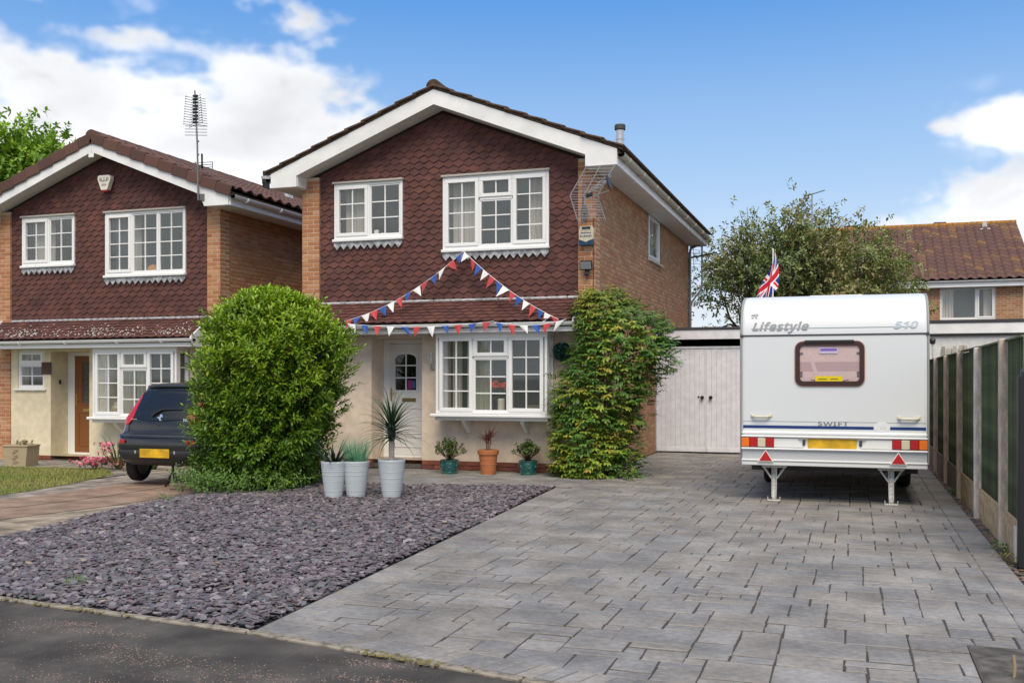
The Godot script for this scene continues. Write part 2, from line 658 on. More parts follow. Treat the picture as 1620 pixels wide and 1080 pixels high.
func ground() -> void:
	SLATE = P2([-3.416, -5.21, -3.945, -13.57, -4.25, -13.52, -7.05, -12.95, -7.4, -13.3, -8.75, -13.5, -8.55, -11.3, -7.84, -8.3, -7.28, -5.66])
	DRIVE = P2([-3.416, -5.21, 1.17, -4.24, 1.2, -20.72, -3.87, -20.72, -3.87, -15.56, -8.9, -15.56, -8.9, -13.5, -7.4, -13.3, -7.05, -12.95, -4.25, -13.52, -3.945, -13.57])
	var earth := mat(Color(0.10, 0.085, 0.05), 0.95, {"tex": "blotch", "scale": 0.3, "tex2": "grain", "scale2": 2.0})
	struct("ground", sheet(rect2(-220, -260, 220, 90), -0.16), earth)
	# road: dark tarmac with blossom and dust swept into patches
	var tar := mat(Color(0.105, 0.094, 0.086), 0.92, {"tex": "fine", "scale": 2.2, "tex2": "blotch", "scale2": 0.22, "bump": "pits", "relief": 0.9})
	var edge := []
	for x in [-60.0, -30.0, -12.0, -7.4, -3.42, 1.2, 6.0, 30.0, 60.0]:
		edge.append(Vector2(x, front_z(x) if absf(x) < 13 else (-6.2 if x < 0 else -3.2)))
	var road := PackedVector2Array(edge)
	road.append_array(P2([60, 14, -60, 14]))
	struct("road", sheet(road, -0.012), tar)
	# flush concrete edging with moss
	var kb := MB.new()
	for i in edge.size() - 1:
		var a: Vector2 = edge[i]
		var e: Vector2 = edge[i + 1]
		var k := int(maxf(1.0, (e - a).length() / 0.9))
		for j in k:
			var p := a.lerp(e, float(j) / k)
			var q := a.lerp(e, (j + 0.985) / k)
			kb.bar(Vector3(p.x, -0.045, p.y), Vector3(q.x, -0.045, q.y), 0.055, 0.1, 0.008)
	var kerb := struct("kerb", kb, mat(Color(0.27, 0.24, 0.20), 0.95, {"tex": "stain", "scale": 2.0, "bump": "pits", "relief": 0.6}))
	var rng := RandomNumberGenerator.new()
	rng.seed = 11
	# petals and grit on the road
	var flake := MB.new()
	flake.prism(P2([-1, -0.5, 0.2, -0.8, 1, 0.1, 0.1, 0.9, -0.8, 0.5]), 0, 0.25, Transform3D(Basis(Vector3.RIGHT, -PI / 2), Vector3.ZERO), false)
	var where := []
	var tints := []
	var heaps := []
	for i in 42:
		var x := rng.randf_range(-6.8, 0.5)
		heaps.append(Vector3(x, front_z(x) + rng.randf_range(0.05, 1.9), rng.randf_range(0.12, 0.42)))
	for i in 8000:
		var q: Vector3 = heaps[rng.randi() % heaps.size()]
		var x := q.x + rng.randfn() * q.z * 0.9
		var z := q.y + rng.randfn() * q.z * 0.22
		if z < front_z(x) + 0.03:
			continue
		var s := rng.randf_range(0.002, 0.0048)
		where.append(Transform3D(Basis(Vector3.UP, rng.randf() * TAU).scaled(Vector3(s, s * 0.7, s)), Vector3(x, -0.011, z)))
		var g := rng.randf_range(0.6, 1.15)
		tints.append(Color(0.46 * g, 0.32 * g, 0.27 * g))
	many(self, "petals", flake.mesh(), mat(Color.WHITE, 0.9, {"tint": true}), where, tints)
	# moss along the edging
	var clump := MB.new()
	clump.lathe([Vector2(1, 0), Vector2(0.8, 0.5), Vector2(0.4, 0.8), Vector2(0, 0.9)], 6)
	where = []
	tints = []
	for i in 1600:
		var x := rng.randf_range(-7.0, 1.2)
		if sin(x * 2.1) + sin(x * 5.3 + 1.0) * 0.8 < rng.randf_range(-0.2, 2.6):
			continue
		var s := rng.randf_range(0.006, 0.02)
		where.append(Transform3D(Basis(Vector3.UP, rng.randf() * TAU).scaled(Vector3(s, s * 0.45, s)), Vector3(x, 0.002, front_z(x) + rng.randf_range(-0.03, 0.055))))
		var g := rng.randf_range(0.6, 1.3)
		tints.append(Color(0.15 * g, 0.13 * g, 0.045 * g))
	many(self, "moss", clump.mesh(), mat(Color.WHITE, 0.95, {"tint": true}), where, tints)
	slate_bed(rng)
	driveway(rng)
	neighbour_ground(rng)

func slate_bed(rng: RandomNumberGenerator) -> void:
	struct("slate_bed", sheet(SLATE, -0.03, 0.8), mat(Color(0.045, 0.04, 0.045), 0.95, {"tex": "blotch", "scale": 1.0}))
	var kinds := []
	for k in 4:
		var b := MB.new()
		var p := PackedVector2Array()
		var m := 5 + k % 3
		for i in m:
			var a := TAU * (i + rng.randf_range(-0.3, 0.3)) / m
			p.append(Vector2(cos(a) * rng.randf_range(0.75, 1.1), sin(a) * rng.randf_range(0.45, 0.75)))
		b.prism(p, -0.09, 0.09, Transform3D(Basis(Vector3.RIGHT, -PI / 2), Vector3.ZERO), false)
		kinds.append(b.mesh())
	var where := [[], [], [], []]
	var tints := [[], [], [], []]
	var pal := [Color(0.190, 0.158, 0.182), Color(0.152, 0.134, 0.160), Color(0.240, 0.204, 0.226), Color(0.176, 0.136, 0.156), Color(0.112, 0.106, 0.120), Color(0.290, 0.262, 0.278), Color(0.160, 0.164, 0.178)]
	for i in 72000:
		var x := rng.randf_range(-8.8, -3.35)
		var z := rng.randf_range(-13.7, -5.15)
		if not Geometry2D.is_point_in_polygon(Vector2(x, z), SLATE) or z > front_z(x) - 0.05:
			continue
		if x > slate_right(z) - 0.03 and z > -13.4:
			continue
		var s := rng.randf_range(0.018, 0.044) * (1.4 if rng.randf() < 0.08 else 1.0)
		var t := Basis(Vector3.UP, rng.randf() * TAU) * Basis(Vector3.RIGHT, rng.randfn() * 0.26) * Basis(Vector3.BACK, rng.randfn() * 0.2)
		var k := i % 4
		var y := gh(x, z) - 0.012 + rng.randf() * 0.034 + 0.012 * sin(x * 2.3) * sin(z * 1.7)
		where[k].append(Transform3D(t * Basis.from_scale(Vector3(s, s * 0.9, s)), Vector3(x, y, z)))
		var q: Color = pal[rng.randi() % pal.size()]
		if rng.randf() < 0.006:
			q = Color(0.42, 0.34, 0.24)
		var g := rng.randf_range(0.85, 1.35)
		tints[k].append(Color(q.r * g, q.g * g, q.b * g))
	var m := mat(Color.WHITE, 0.62, {"tint": true, "tex": "grain", "scale": 6.0})
	for k in 4:
		many(self, "slate_chippings", kinds[k], m, where[k], tints[k])

func slab(poly: PackedVector2Array, y: float, h: float, rng: RandomNumberGenerator) -> MB:
	var b := MB.new()
	var top := Geometry2D.offset_polygon(poly, -0.004)
	var tilt := Vector2(rng.randfn(), rng.randfn()) * 0.003
	var mid := poly[0]
	var at := func(p: Vector2, yy: float) -> Vector3: return Vector3(p.x, yy + (p - mid).dot(tilt) + gh(p.x, p.y), p.y)
	if top.size() != 1 or top[0].size() != poly.size():
		top = [poly]
	var t: PackedVector2Array = top[0]
	# match the first corner
	var best := 0
	for i in t.size():
		if t[i].distance_to(poly[0]) < t[best].distance_to(poly[0]):
			best = i
	var area := 0.0
	var area2 := 0.0
	var k := poly.size()
	for i in k:
		area += poly[i].cross(poly[(i + 1) % k])
		area2 += t[i].cross(t[(i + 1) % k])
	var dir := 1 if area * area2 > 0 else -1
	for i in k:
		var a := poly[i]
		var c := poly[(i + 1) % k]
		var ta := t[posmod(best + dir * i, k)]
		var tc := t[posmod(best + dir * (i + 1), k)]
		var lo: Vector3 = at.call(a, y - 0.004)
		var lo2: Vector3 = at.call(c, y - 0.004)
		var up: Vector3 = at.call(ta, y)
		var up2: Vector3 = at.call(tc, y)
		var d := Vector3(0, -h, 0)
		if area > 0:
			b.quad(lo2, lo, up, up2)
			b.quad(lo2 + d, lo + d, lo, lo2)
		else:
			b.quad(lo, lo2, up2, up)
			b.quad(lo + d, lo2 + d, lo2, lo)
	var idx := Geometry2D.triangulate_polygon(t)
	for i in range(0, idx.size(), 3):
		var w := [at.call(t[idx[i]], y), at.call(t[idx[i + 1]], y), at.call(t[idx[i + 2]], y)]
		if (w[1] - w[0]).cross(w[2] - w[0]).y < 0:
			w.reverse()
		b.tri(w[0], w[1], w[2])
	return b

func driveway(rng: RandomNumberGenerator) -> void:
	var d := struct("driveway", null, null)
	part(d, "joint_bed", sheet(DRIVE, -0.0065, 1.5), mat(Color(0.055, 0.049, 0.045), 0.95, {"tex": "grain", "scale": 2.0}))
	var mats := []
	for q in [Color(0.224, 0.211, 0.202), Color(0.200, 0.193, 0.191), Color(0.236, 0.219, 0.203), Color(0.212, 0.197, 0.184), Color(0.196, 0.192, 0.194), Color(0.230, 0.219, 0.212)]:
		mats.append(mat(q, 0.72, {"tex": "slate", "scale": Vector3(1.3, 1.3, 1.3), "tex2": "blotch2", "scale2": 0.22, "bump": "waves", "relief": 0.45}))
	# soldier courses: along the slate, along the road, along the fence
	var lines := []
	var inner := PackedVector2Array()
	var e0 := Vector2(-3.40, -5.24)
	var rows := [[Vector2(-3.40, -5.24), Vector2(-3.93, -13.55)], [Vector2(1.15, -4.30), Vector2(-3.38, -5.25)], [Vector2(1.19, -20.6), Vector2(1.17, -4.3)]]
	for r in rows:
		var a: Vector2 = r[0]
		var c: Vector2 = r[1]
		var u := (c - a).normalized()
		var nrm := Vector2(u.y, -u.x)
		if not Geometry2D.is_point_in_polygon((a + c) / 2 + nrm * 0.1, DRIVE):
			nrm = -nrm
		var s := 0.0
		while s < (c - a).length() - 0.1:
			var wdt := rng.randf_range(0.098, 0.112)
			var p := a + u * (s + 0.005)
			var q := a + u * (s + wdt - 0.005)
			var j := nrm * rng.randf_range(0.215, 0.228)
			var skew := u * -0.035
			lines.append(PackedVector2Array([p, q, q + j + skew, p + j + skew]))
			s += wdt
	for p in lines:
		var cl := Geometry2D.intersect_polygons(p, DRIVE)
		if cl.size():
			var o := part(d, "border_brick", slab(cl[0], 0.0, 0.012, rng), mats[rng.randi() % mats.size()])
	# ashlar stamp: rectangles on a 0.15 m grid
	var area := P2([-3.20, -5.44, 0.945, -4.57, 0.962, -20.7, -3.85, -20.7, -3.85, -15.54, -8.85, -15.54, -8.85, -13.52, -7.42, -13.34, -7.06, -12.99, -4.2, -13.56, -3.72, -13.62])
	var cover := P2([0.60, -6.22, 0.98, -6.22, 0.98, -5.2, 0.60, -5.2])
	var g := 0.116
	var nx := 90
	var nz := 145
	var used := {}
	var sizes := [[3, 2], [4, 2], [3, 3], [2, 2], [4, 3], [2, 1], [3, 2], [2, 3], [3, 1], [2, 2], [2, 1], [4, 1], [2, 2], [3, 2]]
	var found := []
	for iz in nz:
		for ix in nx:
			if used.has(Vector2i(ix, iz)):
				continue
			var opts := sizes.duplicate()
			var pick := [1, 1]
			for tries in 9:
				var c: Array = opts[rng.randi() % opts.size()]
				var ok := true
				for a in c[0]:
					for e in c[1]:
						if used.has(Vector2i(ix + a, iz + e)):
							ok = false
				if ok:
					pick = c
					break
			for a in pick[0]:
				for e in pick[1]:
					used[Vector2i(ix + a, iz + e)] = true
			var x0 := -9.1 + ix * g
			var z1 := -4.2 - iz * g
			var x1: float = x0 + pick[0] * g
			var z0: float = z1 - pick[1] * g
			var jx := 0.0052
			var j := 0.0095
			var poly := PackedVector2Array()
			for c: Vector2 in [Vector2(x0 + jx, z0 + j), Vector2(x1 - jx, z0 + j), Vector2(x1 - jx, z1 - j), Vector2(x0 + jx, z1 - j)]:
				poly.append(c + Vector2(rng.randf_range(-0.006, 0.006), rng.randf_range(-0.007, 0.007)))
			for q in Geometry2D.intersect_polygons(poly, area):
				var got := [q]
				if x1 > 0.5 and z1 > -6.5:
					got = Geometry2D.clip_polygons(q, cover)
				for w: PackedVector2Array in got:
					var size := 0.0
					for k in w.size():
						size += w[k].cross(w[(k + 1) % w.size()])
					if absf(size) > 0.001:
						found.append(w)
	var key := func(p: PackedVector2Array) -> float: return p[0].length() + (100.0 if p[0].y > -4.9 or p[0].x < -6.5 and p[0].y > -13.2 else 0.0)
	found.sort_custom(func(a, b): return key.call(a) < key.call(b))
	var rest := []
	for k in mats.size():
		rest.append(MB.new())
	for i in found.size():
		var k := rng.randi() % mats.size()
		var b := slab(found[i], rng.randf_range(-0.002, 0.002), 0.012, rng)
		if i < 300:
			part(d, "paving_slab", b, mats[k])
		else:
			rest[k].add(b)
	for k in mats.size():
		stuff(part(d, "paving_slabs", rest[k], mats[k]))
	# utility cover, bottom right
	var u := thing("inspection_cover", "rectangular rough grey cover set into the driveway near the road", "inspection cover", Vector3(0.79, 0, -5.71))
	var cb := MB.new()
	cb.box(Vector3(0, -0.005, 0), Vector3(0.36, 0.02, 1.0), 0.004)
	part(u, "slab", cb, mat(Color(0.19, 0.17, 0.155), 0.95, {"tex": "fine", "scale": 2.0, "bump": "pits", "relief": 1.5, "tex2": "blotch", "scale2": 0.9}))
	cb = MB.new()
	for s: float in [-1.0, 1.0]:
		cb.box(Vector3(s * 0.183, -0.004, 0), Vector3(0.008, 0.018, 1.014), 0.001)
		cb.box(Vector3(0, -0.004, s * 0.503), Vector3(0.358, 0.018, 0.008), 0.001)
	part(u, "frame", cb, mat(Color(0.08, 0.075, 0.07), 0.9))
	var pegb := MB.new()
	pegb.tube([Vector3(0, 0, 0), Vector3(0.004, 0.06, 0.002), Vector3(0, 0.115, -0.004)], [0.008, 0.009, 0.007], 7)
	var peg := part(self, "wooden_peg", pegb, mat(Color(0.33, 0.24, 0.13), 0.9, {"tex": "grain", "scale": 8.0}))
	peg.position = Vector3(0.76, 0.0, -5.62)
	tag(peg, "short weathered wooden peg standing on the rough cover in the driveway", "peg")
	# loose stones in the gap by the fence
	var st := MB.new()
	st.lathe([Vector2(0, -0.5), Vector2(0.7, -0.35), Vector2(1, 0.05), Vector2(0.65, 0.5), Vector2(0, 0.6)], 7)
	var where := []
	var tints := []
	struct("soil_strip", sheet(P2([1.19, -20.6, 1.17, -4.2, 1.75, -4.2, 1.75, -20.6]), -0.045), mat(Color(0.10, 0.075, 0.055), 0.95, {"tex": "blotch", "scale": 2.0}))
	for i in 2600:
		var z := rng.randf_range(-20, -5)
		var x := rng.randf_range(1.2, 1.31) if z < -9.2 else rng.randf_range(1.2, 1.6)
		var s := rng.randf_range(0.008, 0.03) * (1.6 if rng.randf() < 0.05 else 1.0)
		where.append(Transform3D(Basis(Vector3.UP, rng.randf() * TAU).scaled(Vector3(s, s * 0.7, s * rng.randf_range(0.6, 1.0))), Vector3(x, -0.04 + s * 0.2, z)))
		var v := rng.randf_range(0.6, 1.3)
		var q: Color = [Color(0.16, 0.13, 0.12), Color(0.24, 0.18, 0.14), Color(0.12, 0.11, 0.115), Color(0.30, 0.20, 0.15)][rng.randi() % 4]
		tints.append(Color(q.r * v, q.g * v, q.b * v))
	many(self, "rubble", st.mesh(), mat(Color.WHITE, 0.9, {"tint": true, "tex": "grain", "scale": 6.0}), where, tints)

func neighbour_ground(rng: RandomNumberGenerator) -> void:
	var d := struct("neighbour_driveway", null, null)
	var agg := mat(Color(0.42, 0.325, 0.25), 0.92, {"tex": "fine", "scale": 2.5, "tex2": "blotch", "scale2": 0.35, "bump": "pits", "relief": 0.6})
	var red := mat(Color(0.36, 0.245, 0.185), 0.92, {"tex": "fine", "scale": 2.5, "tex2": "blotch2", "scale2": 0.3, "bump": "pits", "relief": 0.6})
	var grey := mat(Color(0.25, 0.215, 0.185), 0.92, {"tex": "fine", "scale": 2.5, "tex2": "blotch", "scale2": 0.35})
	part(d, "base", sheet(P2([-7.3, -5.6, -11.6, -6.1, -11.6, -16.0, -8.6, -16.0, -8.6, -11.0]), -0.03, 0.8), mat(Color(0.10, 0.075, 0.06), 0.95))
	var bands := [[-7.1, -8.75, agg], [-8.76, -9.65, red], [-9.68, -10.55, red], [-10.56, -11.5, grey]]
	for q in bands:
		var z := -5.6
		while z > -15.9:
			var z2 := maxf(z - 2.4, -15.95)
			var p := P2([q[0], z - 0.006, q[1], z - 0.006, q[1], z2 + 0.006, q[0], z2 + 0.006])
			for w in Geometry2D.clip_polygons(p, SLATE):
				for e in Geometry2D.intersect_polygons(w, P2([-7.15, -5.69, -12.0, -6.2, -12.0, -16.0, -8.0, -16.0])):
					part(d, "concrete_bay", sheet(e, -0.004 + (0.004 if q[2] == red else 0.0), 0.7), q[2])
			z = z2
	# lawn
	var lawn := P2([-11.1, -8.6, -11.06, -10.84, -11.3, -12.4, -11.75, -13.9, -12.65, -14.75, -14.99, -14.4, -22, -13.9, -22, -7.2, -11.2, -6.9])
	struct("lawn", sheet(lawn, 0.0, 1.2), mat(Color(0.10, 0.115, 0.03), 0.95, {"tex": "blotch", "scale": 0.6, "tex2": "grain", "scale2": 3.0}))
	var blade := MB.new()
	blade.tri(Vector3(-0.09, 0, 0), Vector3(0.09, 0, 0), Vector3(0, 1, 0.25))
	var where := []
	var tints := []
	while where.size() < 52000:
		var x := rng.randf_range(-17.5, -11.0)
		var z := rng.randf_range(-14.9, -9.5)
		if not Geometry2D.is_point_in_polygon(Vector2(x, z), lawn):
			continue
		var s := rng.randf_range(0.025, 0.05)
		where.append(Transform3D(Basis(Vector3.UP, rng.randf() * TAU) * Basis(Vector3.RIGHT, rng.randf_range(0, 0.6)) * Basis.from_scale(Vector3(s, s, s)), Vector3(x, gh(x, z), z)))
		var dry := clampf(0.5 + 0.5 * sin(x * 1.3 + z * 0.7) * sin(z * 1.9) + rng.randf_range(-0.4, 0.4), 0, 1)
		tints.append(Color(0.17, 0.24, 0.03).lerp(Color(0.38, 0.32, 0.12), dry * 0.75) * rng.randf_range(0.75, 1.25))
	many(self, "grass", blade.mesh(), mat(Color.WHITE, 0.8, {"tint": true, "back": Color(0.3, 0.3, 0.2)}), where, tints)
	# path along the front of the house next door
	struct("neighbour_path", sheet(P2([-11.6, -13.4, -12.6, -14.72, -15.0, -14.37, -22, -13.87, -22, -15.96, -11.0, -15.96, -11.0, -15.2, -11.5, -15.2]), -0.002, 0.9), grey)

# ---------------------------------------------------------------- houses
# a wall in the x,y plane with its outer face at z1, cut by holes [x0,y0,x1,y1]
func holed(b: MB, x0: float, y0: float, x1: float, y1: float, holes: Array, z0: float, z1: float) -> void:
	var xs := [x0, x1]
	var ys := [y0, y1]
	for h in holes:
		xs.append(h[0])
		xs.append(h[2])
		ys.append(h[1])
		ys.append(h[3])
	xs.sort()
	ys.sort()
	for i in xs.size() - 1:
		for j in ys.size() - 1:
			var cx: float = (xs[i] + xs[i + 1]) / 2
			var cy: float = (ys[j] + ys[j + 1]) / 2
			if xs[i + 1] - xs[i] < 1e-4 or ys[j + 1] - ys[j] < 1e-4:
				continue
			var open := false
			for h in holes:
				open = open or (cx > h[0] and cx < h[2] and cy > h[1] and cy < h[3])
			if open:
				continue
			for s in [[z1, 1], [z0, -1]]:
				var p := [Vector3(xs[i], ys[j], s[0]), Vector3(xs[i + 1], ys[j], s[0]), Vector3(xs[i + 1], ys[j + 1], s[0]), Vector3(xs[i], ys[j + 1], s[0])]
				if s[1] < 0:
					p.reverse()
				b.quad(p[0], p[1], p[2], p[3])
	for h in holes:
		var a := Vector3(h[0], h[1], z0)
		var e := Vector3(h[2], h[3], z0)
		var d := Vector3(0, 0, z1 - z0)
		var q := [a, Vector3(e.x, a.y, z0), e, Vector3(a.x, e.y, z0)]
		for k in 4:
			var m: Vector3 = q[k]
			var w: Vector3 = q[(k + 1) % 4]
			b.quad(w, m, m + d, w + d)
	var o := [Vector3(x0, y0, z0), Vector3(x1, y0, z0), Vector3(x1, y1, z0), Vector3(x0, y1, z0)]
	for k in 4:
		var m: Vector3 = o[k]
		var w: Vector3 = o[(k + 1) % 4]
		var d := Vector3(0, 0, z1 - z0)
		b.quad(m, w, w + d, m + d)

# window: frame > sashes, bars, panes. layout rows are [x0, y0, x1, y1, columns, rows, opener]
func window(parent: Node, w: float, h: float, layout: Array, at: Vector3, turn := 0.0, m: Material = null, called := "window") -> MeshInstance3D:
	if m == null:
		m = M.upvc
	var b := MB.new()
	var t := 0.045
	b.span(Vector3(0, 0, -0.07), Vector3(w, t, 0), 0.004)
	b.span(Vector3(0, h - t, -0.07), Vector3(w, h, 0), 0.004)
	b.span(Vector3(0, t, -0.07), Vector3(t, h - t, 0), 0.004)
	b.span(Vector3(w - t, t, -0.07), Vector3(w, h - t, 0), 0.004)
	# mullions and transoms fill what the lights leave
	for i in layout.size():
		for j in layout.size():
			var a: Array = layout[i]
			var c: Array = layout[j]
			if c[0] - a[2] > 0.005 and c[0] - a[2] < 0.09 and c[1] < a[3] and a[1] < c[3]:
				b.span(Vector3(a[2], maxf(a[1], c[1]), -0.068), Vector3(c[0], minf(a[3], c[3]), -0.002), 0.003)
			if c[1] - a[3] > 0.005 and c[1] - a[3] < 0.09 and absf(a[0] - c[0]) < 0.02:
				b.span(Vector3(a[0], a[3], -0.069), Vector3(a[2], c[1], -0.003), 0.003)
	var o := part(parent, called, b, m, Transform3D(Basis(Vector3.UP, turn), at))
	for s in layout:
		var sw := 0.058 if s[6] else 0.026
		var z := 0.016 if s[6] else -0.012
		var f := MB.new()
		f.span(Vector3(s[0], s[1], -0.05), Vector3(s[2], s[1] + sw, z), 0.006)
		f.span(Vector3(s[0], s[3] - sw, -0.05), Vector3(s[2], s[3], z), 0.006)
		f.span(Vector3(s[0], s[1] + sw, -0.05), Vector3(s[0] + sw, s[3] - sw, z), 0.006)
		f.span(Vector3(s[2] - sw, s[1] + sw, -0.05), Vector3(s[2], s[3] - sw, z), 0.006)
		part(o, "sash", f, m)
		var gx0: float = s[0] + sw
		var gx1: float = s[2] - sw
		var gy0: float = s[1] + sw
		var gy1: float = s[3] - sw
		var bw := 0.020
		for k in range(1, s[4]):
			var x := lerpf(gx0, gx1, float(k) / s[4])
			var v := MB.new()
			v.span(Vector3(x - bw / 2, gy0, -0.038), Vector3(x + bw / 2, gy1, -0.010), 0.002)
			part(o, "glazing_bar", v, m)
		for k in range(1, s[5]):
			var y := lerpf(gy0, gy1, float(k) / s[5])
			for c in s[4]:
				var v := MB.new()
				v.span(Vector3(lerpf(gx0, gx1, float(c) / s[4]) + bw / 2, y - bw / 2, -0.038), Vector3(lerpf(gx0, gx1, float(c + 1) / s[4]) - bw / 2, y + bw / 2, -0.0105), 0.002)
				part(o, "glazing_bar", v, m)
		for c in s[4]:
			for r in s[5]:
				var v := MB.new()
				var px0: float = lerpf(gx0, gx1, float(c) / s[4]) + (bw / 2 if c > 0 else 0.0)
				var px1: float = lerpf(gx0, gx1, float(c + 1) / s[4]) - (bw / 2 if c < s[4] - 1 else 0.0)
				var py0: float = lerpf(gy0, gy1, float(r) / s[5]) + (bw / 2 if r > 0 else 0.0)
				var py1: float = lerpf(gy0, gy1, float(r + 1) / s[5]) - (bw / 2 if r < s[5] - 1 else 0.0)
				v.span(Vector3(px0 - 0.001, py0 - 0.001, -0.034), Vector3(px1 + 0.001, py1 + 0.001, -0.014))
				part(o, "pane", v, M.pane)
	return o

func brick_mesh(w: float) -> ArrayMesh:
	var b := MB.new()
	b.box(Vector3(0, 0, 0.0), Vector3(w, 0.0645, 0.03), 0.004)
	return b.mesh()

func courses(parent: Node, x0: float, x1: float, y0: float, y1: float, z: float, mats: Array, rng: RandomNumberGenerator, budget := 999, called := "brick") -> void:
	# single bricks of one wall face looking towards +z
	var r := 0
	var y := y0
	var meshes := {}
	while y + 0.07 < y1 and budget > 0:
		var x := x0
		var k := 0
		while x < x1 - 0.02:
			var w := 0.215
			if k == 0 and r % 2 == 1:
				w = 0.1025
			w = minf(w, x1 - x)
			if x1 - x - w < 0.05:
				w = x1 - x
			var key := int(w * 1000)
			if not meshes.has(key):
				meshes[key] = brick_mesh(w)
			part(parent, called, meshes[key], mats[rng.randi() % mats.size()], Transform3D(Basis(), Vector3(x + w / 2, y + 0.0325, z + rng.randf_range(-0.0015, 0.0015))))
			budget -= 1
			x += w + 0.0105
			k += 1
		y += 0.075
		r += 1

func brick_face(b: MB, length: float, y0: float, y1: float, holes: Array, rng: RandomNumberGenerator, t: Transform3D) -> void:
	# many bricks of one long face as one body; local x along the wall, +z outwards
	var r := 0
	var y := y0
	var pal := [Color(0.54, 0.27, 0.13), Color(0.57, 0.31, 0.16), Color(0.51, 0.235, 0.115), Color(0.59, 0.345, 0.19), Color(0.53, 0.25, 0.13)]
	while y + 0.06 < y1:
		var x := 0.0
		var k := 0
		while x < length - 0.02:
			var w := 0.215
			if k == 0 and r % 2 == 1:
				w = 0.1025
			w = minf(w, length - x)
			var skip := false
			for h in holes:
				skip = skip or (x + w > h[0] and x < h[2] and y + 0.065 > h[1] and y < h[3])
			if skip:   # bricks cut at an opening
				for h in holes:
					if x + w > h[0] and x < h[2] and y + 0.065 > h[1] and y < h[3]:
						b.ink = pal[rng.randi() % pal.size()]
						for cut in [[x, h[0]], [h[2], x + w]]:
							if cut[1] - cut[0] > 0.015:
								b.quad(t * Vector3(cut[0], y, 0.006), t * Vector3(cut[1], y, 0.006), t * Vector3(cut[1], y + 0.065, 0.006), t * Vector3(cut[0], y + 0.065, 0.006))
			if not skip:
				var g := rng.randf_range(0.88, 1.1)
				var q: Color = pal[rng.randi() % pal.size()]
				b.ink = Color(q.r * g, q.g * g, q.b * g)
				var d := 0.006 + rng.randf_range(-0.001, 0.001)
				var e := 0.003
				var p := [Vector3(x, y, 0), Vector3(x + w, y, 0), Vector3(x + w, y + 0.065, 0), Vector3(x, y + 0.065, 0)]
				var f := [Vector3(x + e, y + e, d), Vector3(x + w - e, y + e, d), Vector3(x + w - e, y + 0.065 - e, d), Vector3(x + e, y + 0.065 - e, d)]
				b.quad(t * f[0], t * f[1], t * f[2], t * f[3])
				for i in 4:
					var j := (i + 1) % 4
					b.quad(t * p[i], t * p[j], t * f[j], t * f[i])
			x += w + 0.0105
			k += 1
		y += 0.075
		r += 1
	b.ink = Color.WHITE

func tile_shape(poly: PackedVector2Array) -> MB:
	# a hung tile; its lower edge stands proud of the tile below
	var b := MB.new()
	var zf := func(p: Vector2) -> Vector3: return Vector3(p.x, p.y, 0.006 + (0.13 - p.y) * 0.14)
	var p := poly.duplicate()
	var area := 0.0
	for i in p.size():
		area += p[i].cross(p[(i + 1) % p.size()])
	if area < 0:
		p.reverse()
	var idx := Geometry2D.triangulate_polygon(p)
	for i in range(0, idx.size(), 3):
		var w := [zf.call(p[idx[i]]), zf.call(p[idx[i + 1]]), zf.call(p[idx[i + 2]])]
		if (w[1] - w[0]).cross(w[2] - w[0]).z < 0:
			w.reverse()
		b.tri(w[0], w[1], w[2])
	for i in p.size():
		var j := (i + 1) % p.size()
		var a: Vector3 = zf.call(p[i])
		var c: Vector3 = zf.call(p[j])
		var d := Vector3(0, 0, -0.017)
		b.quad(a + d, c + d, c, a)
	return b

# pointed plain tiles over a region; the first 300 become parts, the rest one body
func hang_tiles(parent: Node, called: String, region: PackedVector2Array, holes: Array, y0: float, y1: float, x0: float, x1: float, gauge: float, base: Transform3D, limit: int, rng: RandomNumberGenerator, mats: Array) -> void:
	var w := (x1 - x0) / 26.0
	var whole := P2([-w / 2 + 0.001, gauge + 0.03, -w / 2 + 0.001, 0.0, 0.0, -0.046, w / 2 - 0.001, 0.0, w / 2 - 0.001, gauge + 0.03])
	var whole_mesh := tile_shape(whole)
	var shared := whole_mesh.mesh()
	var rest := []
	for k in mats.size():
		rest.append(MB.new())
	var r := 0
	var y := y0
	var count := 0
	while y < y1:
		for i in 27:
			var x := x0 + (i + (0.5 if r % 2 == 0 else 0.0)) * w
			var p := whole.duplicate()
			for k in p.size():
				p[k] += Vector2(x, y)
			var shapes := [p]
			var inside := true
			for q in p:
				inside = inside and Geometry2D.is_point_in_polygon(q, region)
			if not inside:
				shapes = Geometry2D.intersect_polygons(p, region)
			for h in holes:
				if x + w > h[0] and x - w < h[2] and y + gauge + 0.05 > h[1] and y - 0.06 < h[3]:
					var next := []
					for s in shapes:
						next.append_array(Geometry2D.clip_polygons(s, rect2(h[0], h[1], h[2], h[3])))
					shapes = next
					inside = false
			for s: PackedVector2Array in shapes:
				if s.size() < 3:
					continue
				var k := rng.randi() % mats.size()
				var t := base * Transform3D(Basis(Vector3.FORWARD, rng.randfn() * 0.022) * Basis(Vector3.RIGHT, rng.randfn() * 0.02), Vector3(x, y, rng.randf() * 0.003))
				var shape
				if inside:
					shape = whole_mesh
				else:
					var loc := PackedVector2Array()
					for q in s:
						loc.append(q - Vector2(x, y))
					shape = tile_shape(loc)
				if count < limit:
					part(parent, called, shared if inside else shape.mesh(), mats[k], t)
				else:
					rest[k].add(shape, t)
				count += 1
		y += gauge
		r += 1
	for k in mats.size():
		if rest[k].v.size():
			stuff(part(parent, called + "s", rest[k], mats[k]))

